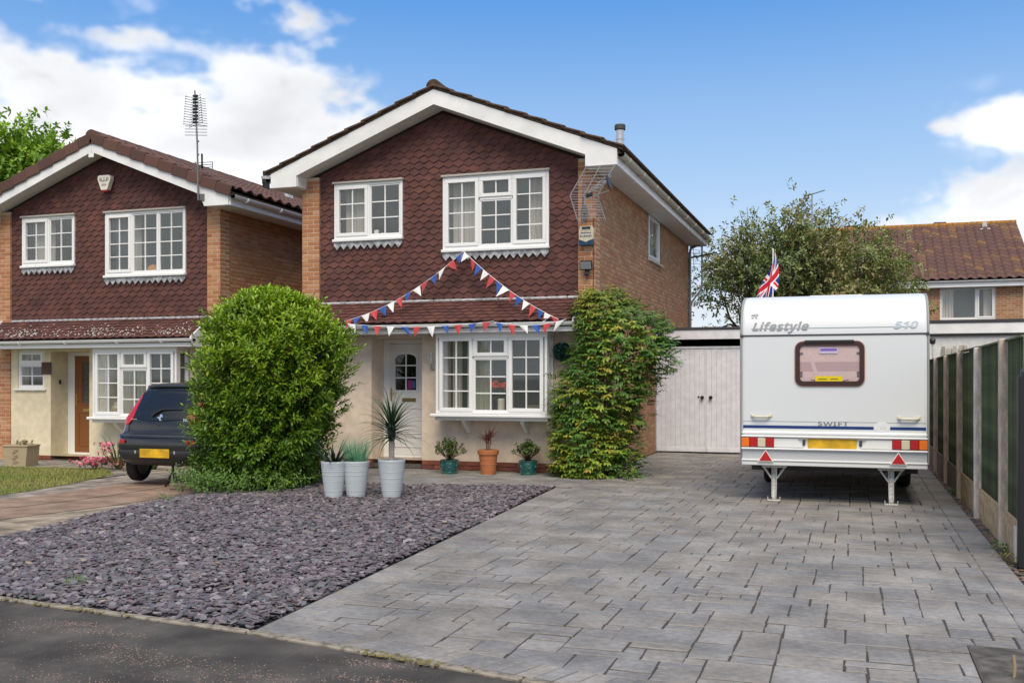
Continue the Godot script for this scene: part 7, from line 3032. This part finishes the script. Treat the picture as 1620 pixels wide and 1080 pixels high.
	for k in 9:
		b.box(Vector3(-0.062, 1.42 + k * 0.06, 0.0), Vector3(0.10, 0.035, 0.05), 0.008)
	part(o, "junction_box", b, M.black)
	b = MB.new()
	for k in 4:
		b.tube([Vector3(-0.27, 1.20 + k * 0.055, 0.02), Vector3(0.17, 1.17 + k * 0.055, -0.02)], 0.006, 5)
	part(o, "reflector_rods", b, M.grey_metal)
	o = thing("small_aerial", "small square grid aerial low on the mast of the left house", "aerial", Vector3(-11.20, 5.36, -15.62))
	b = MB.new()
	for k in 5:
		b.tube([Vector3(-0.20, -0.09 + k * 0.045, 0), Vector3(0.17, -0.10 + k * 0.045, 0)], 0.006, 5)
	b.tube([Vector3(-0.20, -0.10, 0), Vector3(-0.20, 0.11, 0)], 0.008, 5)
	b.tube([Vector3(0.17, -0.11, 0), Vector3(0.17, 0.09, 0)], 0.008, 5)
	part(o, "grid", b, M.grey_metal)
	b = MB.new()
	b.tube([Vector3(-0.05, -0.02, 0.0), Vector3(0.06, 0.20, 0.16)], 0.018, 6)
	part(o, "boom", b, M.black)
	# flues
	o = thing("flue", "steel flue with a dark cowl behind the right eaves of the nearer house", "flue", Vector3(-4.475, 5.2, -20.0))
	b = MB.new()
	b.lathe([Vector2(0.083, 0), Vector2(0.083, 1.12), Vector2(0.092, 1.125), Vector2(0.092, 1.16), Vector2(0.083, 1.165), Vector2(0.083, 1.32)], 20)
	part(o, "pipe", b, M.steel)
	b = MB.new()
	b.lathe([Vector2(0.10, 1.32), Vector2(0.112, 1.33), Vector2(0.112, 1.41), Vector2(0.10, 1.43), Vector2(0, 1.435)], 20)
	part(o, "cowl", b, mat(Color(0.05, 0.05, 0.05), 0.6))
	o = thing("flue", "black flue pipe with a cap on the roof of the left house", "flue", Vector3(-13.32, 5.55, -21.0))
	b = MB.new()
	b.lathe([Vector2(0.085, 0), Vector2(0.085, 0.62), Vector2(0.10, 0.63), Vector2(0.10, 0.70), Vector2(0.06, 0.71)], 16)
	b.lathe([Vector2(0.08, 0.80), Vector2(0.085, 0.92), Vector2(0, 0.925)], 16)
	part(o, "pipe", b, M.black)
	b = MB.new()
	b.lathe([Vector2(0.05, 0.71), Vector2(0.11, 0.72), Vector2(0.12, 0.79), Vector2(0.06, 0.80)], 16)
	part(o, "cap", b, mat(Color(0.5, 0.5, 0.5), 0.5))
	o = thing("flue", "short steel flue on the roof of the left house by the brick gap", "flue", Vector3(-12.74, 5.15, -21.0))
	b = MB.new()
	b.lathe([Vector2(0.13, 0), Vector2(0.13, 0.86), Vector2(0.0, 0.87)], 18)
	b.lathe([Vector2(0.135, 0.46), Vector2(0.142, 0.47), Vector2(0.135, 0.49)], 18)
	part(o, "pipe", b, M.steel)
	b = MB.new()
	b.lathe([Vector2(0.16, 0.25), Vector2(0.137, 0.34)], 14)
	part(o, "collar", b, M.lead)
	# swan-necked mast and aerial at the far corner of the near house
	o = thing("corner_aerial", "television aerial on a bent grey mast at the far corner of the nearer house", "aerial", Vector3(-3.87, 0, -25.2))
	b = MB.new()
	b.tube([Vector3(0.02, 2.5, 0), Vector3(0.02, 3.30, 0), Vector3(0.05, 3.42, 0), Vector3(0.27, 3.72, 0), Vector3(0.30, 3.85, 0), Vector3(0.30, 4.98, 0)], 0.022, 8)
	part(o, "mast", b, mat(Color(0.22, 0.22, 0.23), 0.5, {"metal": 0.5}))
	b = MB.new()
	for y: float in [2.98, 3.17]:
		b.tube([Vector3(-0.1, y, 0), Vector3(0.07, y, 0)], 0.012, 6)
	b.tube([Vector3(-0.1, 2.9, 0), Vector3(-0.1, 3.2, 0)], 0.012, 6)
	part(o, "bracket", b, M.grey_metal)
	b = MB.new()
	b.tube([Vector3(0.05, 4.50, 0.15), Vector3(0.66, 4.62, 0.05)], 0.020, 6)
	b.tube([Vector3(0.30, 4.42, 0), Vector3(0.45, 4.44, 0), Vector3(0.5, 4.58, 0.05)], 0.010, 5)
	part(o, "boom", b, M.black)
	b = MB.new()
	yagi_rods(b, Vector3(0.15, 4.52, 0.13), Vector3(0.66, 4.62, 0.05), 9, Vector3(0.02, 0, 0.13))
	part(o, "director_rods", b, M.grey_metal)
	b = MB.new()
	for k in 8:
		var y := 4.20 + k * 0.085
		b.tube([Vector3(-0.12, y, 0.2), Vector3(0.32, y - 0.02, 0.0)], 0.005, 5)
	b.tube([Vector3(0.10, 4.85, 0.12), Vector3(0.12, 4.18, 0.12)], 0.010, 5)
	part(o, "reflector_rods", b, M.alu)
	b = MB.new()
	b.tube([Vector3(0.38, 4.98, 0.05), Vector3(0.36, 4.85, 0.05), Vector3(0.05, 4.72, 0.05), Vector3(0.03, 4.6, 0.05), Vector3(0.03, 0, 0.05)], 0.034, 10)
	var dp := thing("downpipe", "grey downpipe below the far end of the gutter of the nearer house", "downpipe", Vector3(-3.86, 0, -25.0))
	part(dp, "pipe", b, M.grey_metal)
	# wall lamp by the door
	o = thing("wall_lamp", "small clear glass wall lamp between the white door and the bay window", "wall lamp", Vector3(-6.66, 1.80, -15.545))
	b = MB.new()
	b.box(Vector3(0, -0.09, 0.02), Vector3(0.07, 0.09, 0.03), 0.008)
	b.tube([Vector3(0, -0.09, 0.03), Vector3(0, -0.10, 0.08), Vector3(0, -0.04, 0.10)], 0.012, 8)
	part(o, "bracket", b, mat(Color(0.6, 0.6, 0.58), 0.35, {"metal": 0.6}))
	b = MB.new()
	for k in 6:
		var a := TAU * k / 6
		b.tube([Vector3(sin(a) * 0.03, -0.04, 0.10 + cos(a) * 0.03), Vector3(sin(a) * 0.055, 0.16, 0.10 + cos(a) * 0.055)], 0.004, 5)
	part(o, "cage", b, M.alu)
	b = MB.new()
	b.lathe([Vector2(0.026, -0.04), Vector2(0.05, 0.15)], 16, Vector3(0, 0, 0.10))
	part(o, "glass", b, glass(Color(0.8, 0.82, 0.82), 0.2))
	# topiary ball hanging right of the bay
	o = thing("topiary_ball", "dark blue-green artificial topiary ball hanging right of the bay window", "topiary ball", Vector3(-4.37, 1.94, -15.36))
	var rng := RandomNumberGenerator.new()
	rng.seed = 23
	var w := []
	var t := []
	for i in 900:
		var d := Vector3(rng.randfn(), rng.randfn(), rng.randfn()).normalized()
		var s := rng.randf_range(0.035, 0.06)
		w.append(Transform3D(aim((d + Vector3(rng.randfn(), rng.randfn(), rng.randfn()) * 0.35).normalized(), rng.randf() * TAU).scaled(Vector3(s, s, s)), d * rng.randf_range(0.08, 0.115)))
		t.append(Color(0.012, 0.050, 0.050).lerp(Color(0.03, 0.11, 0.10), rng.randf()))
	many(o, "foliage", leaf(0.5).mesh(), leaf_mat(0.5), w, t)
	b = MB.new()
	b.lathe([Vector2(0, -0.085), Vector2(0.06, -0.06), Vector2(0.085, 0), Vector2(0.06, 0.06), Vector2(0, 0.085)], 14)
	part(o, "core", b, M.dark)
	b = MB.new()
	b.tube([Vector3(0, 0.08, 0), Vector3(0, 0.31, 0.0)], 0.002, 4)
	part(o, "chain", b, M.grey_metal)
	# number plaque next door
	o = thing("house_plaque", "square dark brown plaque with a round relief on the left house", "plaque", Vector3(-15.24 + 0.13, 1.72, -15.962))
	b = MB.new()
	b.box(Vector3(0, 0, 0.012), Vector3(0.24, 0.24, 0.03), 0.01)
	part(o, "board", b, mat(Color(0.085, 0.035, 0.022), 0.6))
	b = MB.new()
	var ringp := []
	for k in 25:
		ringp.append(Vector3(sin(TAU * k / 24) * 0.05, cos(TAU * k / 24) * 0.075, 0.029))
	b.tube(ringp, 0.008, 6)
	part(o, "relief", b, mat(Color(0.13, 0.06, 0.04), 0.5))
	# meter box lids / doorbell by the recess
	var db := MB.new()
	db.box(Vector3(0, 0, 0.014), Vector3(0.045, 0.09, 0.028), 0.008)
	var doo := part(self, "door_bell", db, M.black)
	doo.transform = Transform3D(Basis(Vector3.UP, PI / 2), Vector3(-15.018 + 0.0, 1.45, -16.20))
	tag(doo, "small dark doorbell on the side of the left house's door recess", "doorbell")

const RWB := "BRWBRWBRWBRWBRW"

func pennants(o: Node3D, a: Vector3, c: Vector3, sag: float, cols: String, rng: RandomNumberGenerator, ms: Dictionary, wind: float, start := 0.0) -> void:
	var path := []
	for i in 21:
		var k := i / 20.0
		path.append(a.lerp(c, k) + Vector3(0, -sag * 4 * k * (1 - k), 0))
	var b := MB.new()
	b.tube(path, 0.0055, 6)
	part(o, "string", b, ms.W)
	var n := cols.length()
	for i in n:
		var k := (i + 0.5 + start) / n
		if k > 1.0:
			break
		var w := rng.randf_range(0.125, 0.145)
		var at := a.lerp(c, k) + Vector3(0, -sag * 4 * k * (1 - k), 0)
		var k2 := k + 0.01
		var along := (a.lerp(c, k2) + Vector3(0, -sag * 4 * k2 * (1 - k2), 0) - at).normalized()
		if along.x < 0:
			along = -along
		var p0 := at - along * w / 2
		var p1 := at + along * w / 2
		var twist := rng.randfn() * 0.55
		var blow := wind + rng.randfn() * 0.05
		var tip := at + Vector3(blow, -0.18 + rng.randf() * 0.05, 0.012 + absf(sin(twist)) * 0.07)
		b = MB.new()
		var rows := []
		for j in 7:
			var q := j / 6.0
			var line := []
			for e in 7:
				var x := e / 6.0
				var top := p0.lerp(p1, x)
				var bot := tip
				var s := top.lerp(bot, 1.0 - q)
				s.z += 0.016 * sin(x * 5.0 + twist * 4.0) * q * (1.2 - q) + 0.01
				line.append(s)
			rows.append(line)
		b.grid(rows)
		var back := []
		for r: Array in rows:
			var l := r.duplicate()
			for e in l.size():
				l[e] += Vector3(0, 0, -0.0015)
			l.reverse()
			back.append(l)
		b.grid(back)
		part(o, "pennant", b, ms[cols[i]])

func bunting() -> void:
	var rng := RandomNumberGenerator.new()
	rng.seed = 17
	var ms := {}
	ms["R"] = mat(Color(0.50, 0.055, 0.065), 0.7, {"back": Color(0.4, 0.2, 0.2)})
	ms["B"] = mat(Color(0.018, 0.085, 0.36), 0.7, {"back": Color(0.2, 0.2, 0.4)})
	ms["W"] = mat(Color(0.78, 0.79, 0.80), 0.7, {"back": Color(0.35, 0.35, 0.35)})
	var o := thing("bunting", "red, white and blue bunting rising to a peak under the large upstairs window", "bunting")
	var peak := Vector3(-6.07, 3.60, -15.44)
	pennants(o, peak, Vector3(-7.98, 2.46, -14.93), 0.16, "BRWBRWBRWBRWBR", rng, ms, 0.05)
	pennants(o, peak, Vector3(-4.30, 2.42, -14.93), 0.10, "WRBWRBWRBWRBWR", rng, ms, -0.05)
	o = thing("bunting", "red, white and blue bunting strung along the gutter over the door and bay", "bunting")
	pennants(o, Vector3(-7.95, 2.42, -14.90), Vector3(-5.35, 2.41, -14.90), 0.07, "WBRWBRWBRBR", rng, ms, 0.03)
	pennants(o, Vector3(-5.35, 2.40, -14.90), Vector3(-4.17, 2.42, -14.90), 0.075, "BRWBRW", rng, ms, 0.0)

func indoors() -> void:
	var near := Vector3(-6.5, 0, -15.54)
	var g := "curtains at the large upstairs window of the nearer house"
	curtain(near + Vector3(0.06, 3.68, -0.36), 0.42, 1.15, "pale curtain at the left of the large upstairs window of the nearer house", M.curtain)
	curtain(near + Vector3(1.42, 3.68, -0.36), 0.40, 1.15, "pale curtain at the right of the large upstairs window of the nearer house", M.curtain, "", 0.25)
	curtain(near + Vector3(-1.97, 3.93, -0.36), 0.36, 0.92, "white net curtain at the left of the small upstairs window of the nearer house", M.curtain)
	curtain(near + Vector3(0.42, 0.98, -0.10), 0.42, 1.24, "pleated grey-green curtain in the left light of the near bay window", M.curtain_green)
	curtain(near + Vector3(0.10, 0.98, -0.25), 0.16, 1.24, "narrow pale curtain at the left edge of the near bay window", M.curtain)
	curtain(near + Vector3(1.70, 0.98, -0.20), 0.22, 1.24, "grey curtain gathered at the right edge of the near bay window", M.curtain_green)
	var blindm := mat(Color(0.55, 0.62, 0.60), 0.8)
	var bl := MB.new()
	for k in 16:
		bl.box(Vector3(0, k * 0.058, 0), Vector3(0.004, 0.054, 1.2), 0.0)
	var blo := part(self, "roller_blind", bl, blindm)
	blo.position = near + Vector3(2.50, 3.94, -5.0)
	tag(blo, "pale blind behind the side window of the nearer house", "blind")
	# things on the sills
	var b := MB.new()
	b.lathe([Vector2(0, 0), Vector2(0.055, 0), Vector2(0.056, 0.22), Vector2(0.05, 0.235), Vector2(0.03, 0.228), Vector2(0, 0.226)], 20)
	var o: Node3D = thing("candle", "thick cream candle standing in the middle light of the near bay window", "candle", near + Vector3(1.10, 0.955, 0.14))
	part(o, "wax", b, mat(Color(0.62, 0.58, 0.47), 0.5))
	b = MB.new()
	b.tube([Vector3(0, 0.225, 0), Vector3(0.002, 0.245, 0)], 0.002, 5)
	part(o, "wick", b, M.black)
	o = thing("red_flowers", "bunch of orange-red flowers above the cream candle in the near bay window", "flowers", near + Vector3(1.05, 0.955, 0.0))
	var rng := RandomNumberGenerator.new()
	rng.seed = 8
	b = MB.new()
	b.lathe([Vector2(0, 0), Vector2(0.05, 0), Vector2(0.07, 0.12), Vector2(0.04, 0.22), Vector2(0.05, 0.25)], 18)
	part(o, "vase", b, mat(Color(0.05, 0.06, 0.05), 0.2))
	var w := []
	var t := []
	var w2 := []
	var t2 := []
	for i in 22:
		var p := Vector3(rng.randfn() * 0.09, 0.46 + rng.randfn() * 0.03, 0.08 + rng.randfn() * 0.05)
		shoot(w, t, p, Vector3(rng.randfn() * 0.4, 0.5, 0.9).normalized(), 8, 0.01, 0.04, Color(0.75, 0.09, 0.05), rng, 1.2)
	for i in 30:
		var p := Vector3(rng.randfn() * 0.09, 0.33 + rng.randfn() * 0.06, rng.randfn() * 0.06)
		shoot(w2, t2, p, Vector3(rng.randfn() * 0.6, 0.8, rng.randfn() * 0.6).normalized(), 5, 0.05, 0.07, Color(0.04, 0.09, 0.02), rng)
	many(o, "petals", leaf(0.7).mesh(), mat(Color.WHITE, 0.6, {"tint": true}), w, t)
	many(o, "foliage", leaf(0.5).mesh(), leaf_mat(), w2, t2)
	var chair := mat(Color(0.42, 0.34, 0.20), 0.6)
	o = thing("dining_chair", "slat-backed wooden chair seen through the right light of the near bay window", "chair", near + Vector3(1.45, 0.02, -0.9))
	b = MB.new()
	b.span(Vector3(-0.21, 0.43, -0.2), Vector3(0.21, 0.47, 0.2), 0.01)
	part(o, "seat", b, chair)
	for x: float in [-0.19, 0.19]:
		for z: float in [-0.18, 0.18]:
			b = MB.new()
			b.span(Vector3(x - 0.018, 0, z - 0.018), Vector3(x + 0.018, 0.43, z + 0.018))
			part(o, "leg", b, chair)
	b = MB.new()
	b.span(Vector3(-0.21, 0.47, 0.17), Vector3(-0.17, 1.05, 0.2), 0.005)
	b.span(Vector3(0.17, 0.47, 0.17), Vector3(0.21, 1.05, 0.2), 0.005)
	b.span(Vector3(-0.169, 0.98, 0.172), Vector3(0.169, 1.05, 0.198), 0.005)
	b.span(Vector3(-0.169, 0.58, 0.172), Vector3(0.169, 0.62, 0.198), 0.005)
	part(o, "back_frame", b, chair)
	for k in 5:
		b = MB.new()
		b.span(Vector3(-0.14 + k * 0.06, 0.621, 0.178), Vector3(-0.11 + k * 0.06, 0.979, 0.192))
		part(o, "slat", b, chair)
	b = MB.new()
	b.span(Vector3(-0.04, 0, 0), Vector3(0.04, 0.10, 0.05), 0.006)
	b.span(Vector3(0.09, 0, 0), Vector3(0.20, 0.045, 0.05), 0.006)
	var so := part(self, "sill_ornament", b, mat(Color(0.7, 0.72, 0.7), 0.5))
	so.position = near + Vector3(-1.25, 3.955, -0.14)
	tag(so, "small white ornaments on the sill of the small upstairs window", "ornament")
	# next door
	var far := Vector3(-13.72, -0.15, -15.95)
	curtain(far + Vector3(0.38, 3.68, -0.36), 0.22, 1.15, "pale curtain beside the left light of the left house's large upstairs window", M.curtain)
	curtain(far + Vector3(1.60, 3.68, -0.36), 0.22, 1.15, "white curtain at the right of the left house's large upstairs window", M.curtain)
	curtain(far + Vector3(0.70, 0.98, -0.10), 0.30, 1.24, "pleated curtain in the middle light of the left house's bay window", M.curtain_green)
	curtain(far + Vector3(0.10, 0.98, -0.25), 0.45, 1.24, "pale curtain at the left edge of the left house's bay window", M.curtain)
	curtain(far + Vector3(-1.95, 3.93, -0.36), 0.45, 0.92, "net curtain at the small upstairs window of the left house", M.curtain)
	b = MB.new()
	b.lathe([Vector2(0, 0), Vector2(0.06, 0), Vector2(0.11, 0.08), Vector2(0.12, 0.15), Vector2(0.07, 0.25), Vector2(0.06, 0.27), Vector2(0.08, 0.30)], 22)
	o = part(self, "vase", b, mat(Color(0.36, 0.30, 0.20), 0.25, {"tex": "blotch", "scale": 6.0}))
	o.position = far + Vector3(0.46, 0.955, 0.16)
	tag(o, "rounded patterned vase on the sill of the left house's bay window", "vase")
	b = MB.new()
	b.prism(P2([-0.10, 0, 0.10, 0, 0.10, 0.09, 0, 0.15, -0.10, 0.09]), -0.05, 0.05)
	o = part(self, "toy_house", b, mat(Color(0.50, 0.22, 0.05), 0.5))
	o.position = far + Vector3(1.02, 3.70, -0.16)
	tag(o, "little orange house-shaped box on the sill of the left house's upstairs window", "ornament")
	b = MB.new()
	b.lathe([Vector2(0.13, 0), Vector2(0.15, 0.015), Vector2(0.13, 0.035), Vector2(0.12, 0.03), Vector2(0, 0.028)], 24, Vector3.ZERO, Basis(Vector3.RIGHT, PI / 2))
	o = part(self, "round_mirror", b, mat(Color(0.05, 0.05, 0.05), 0.3))
	o.position = far + Vector3(0.02, 1.82, -0.6)
	tag(o, "round dark clock on the wall inside the left house's bay window", "clock")
	# lichen on the lean-to of the left house
	b = MB.new()
	b.prism(P2([-1, -0.4, 0.1, -0.8, 1, -0.1, 0.4, 0.8, -0.7, 0.5]), 0, 0.15, Transform3D(Basis(Vector3.RIGHT, -PI / 2), Vector3.ZERO), false)
	w = []
	t = []
	for i in 900:
		var x := rng.randf_range(-2.4, 2.3)
		var k := clampf(absf(rng.randfn()) * 0.28, 0, 0.95)
		if sin(x * 3.1) + sin(x * 7.7) < rng.randf_range(-2.4, 2.2):
			continue
		var s := rng.randf_range(0.006, 0.02)
		w.append(Transform3D(Basis(Vector3.RIGHT, 0.56) * Basis(Vector3.UP, rng.randf() * TAU) * Basis.from_scale(Vector3(s, s, s)), far + Vector3(x, 2.462 + k * 0.37, 0.575 - k * 0.58)))
		t.append(Color(0.60, 0.57, 0.53) * rng.randf_range(0.7, 1.1))
	many(self, "lichen", b.mesh(), mat(Color.WHITE, 0.95, {"tint": true}), w, t)

func _ready() -> void:
	camera_and_light()
	make_materials()
	ground()
	house(Vector3(-6.5, 0, -15.54), true, "nearer brick house with dark red hung tiles and bunting over its white door")
	house(Vector3(-13.72, -0.15, -15.95), false, "left-hand brick house with a brown roof and a brown wooden door")
	garage()
	far_house()
	fence()
	trees()
	caravan()
	car()
	big_shrub()
	climber()
	pots()
	fittings()
	bunting()
	indoors()
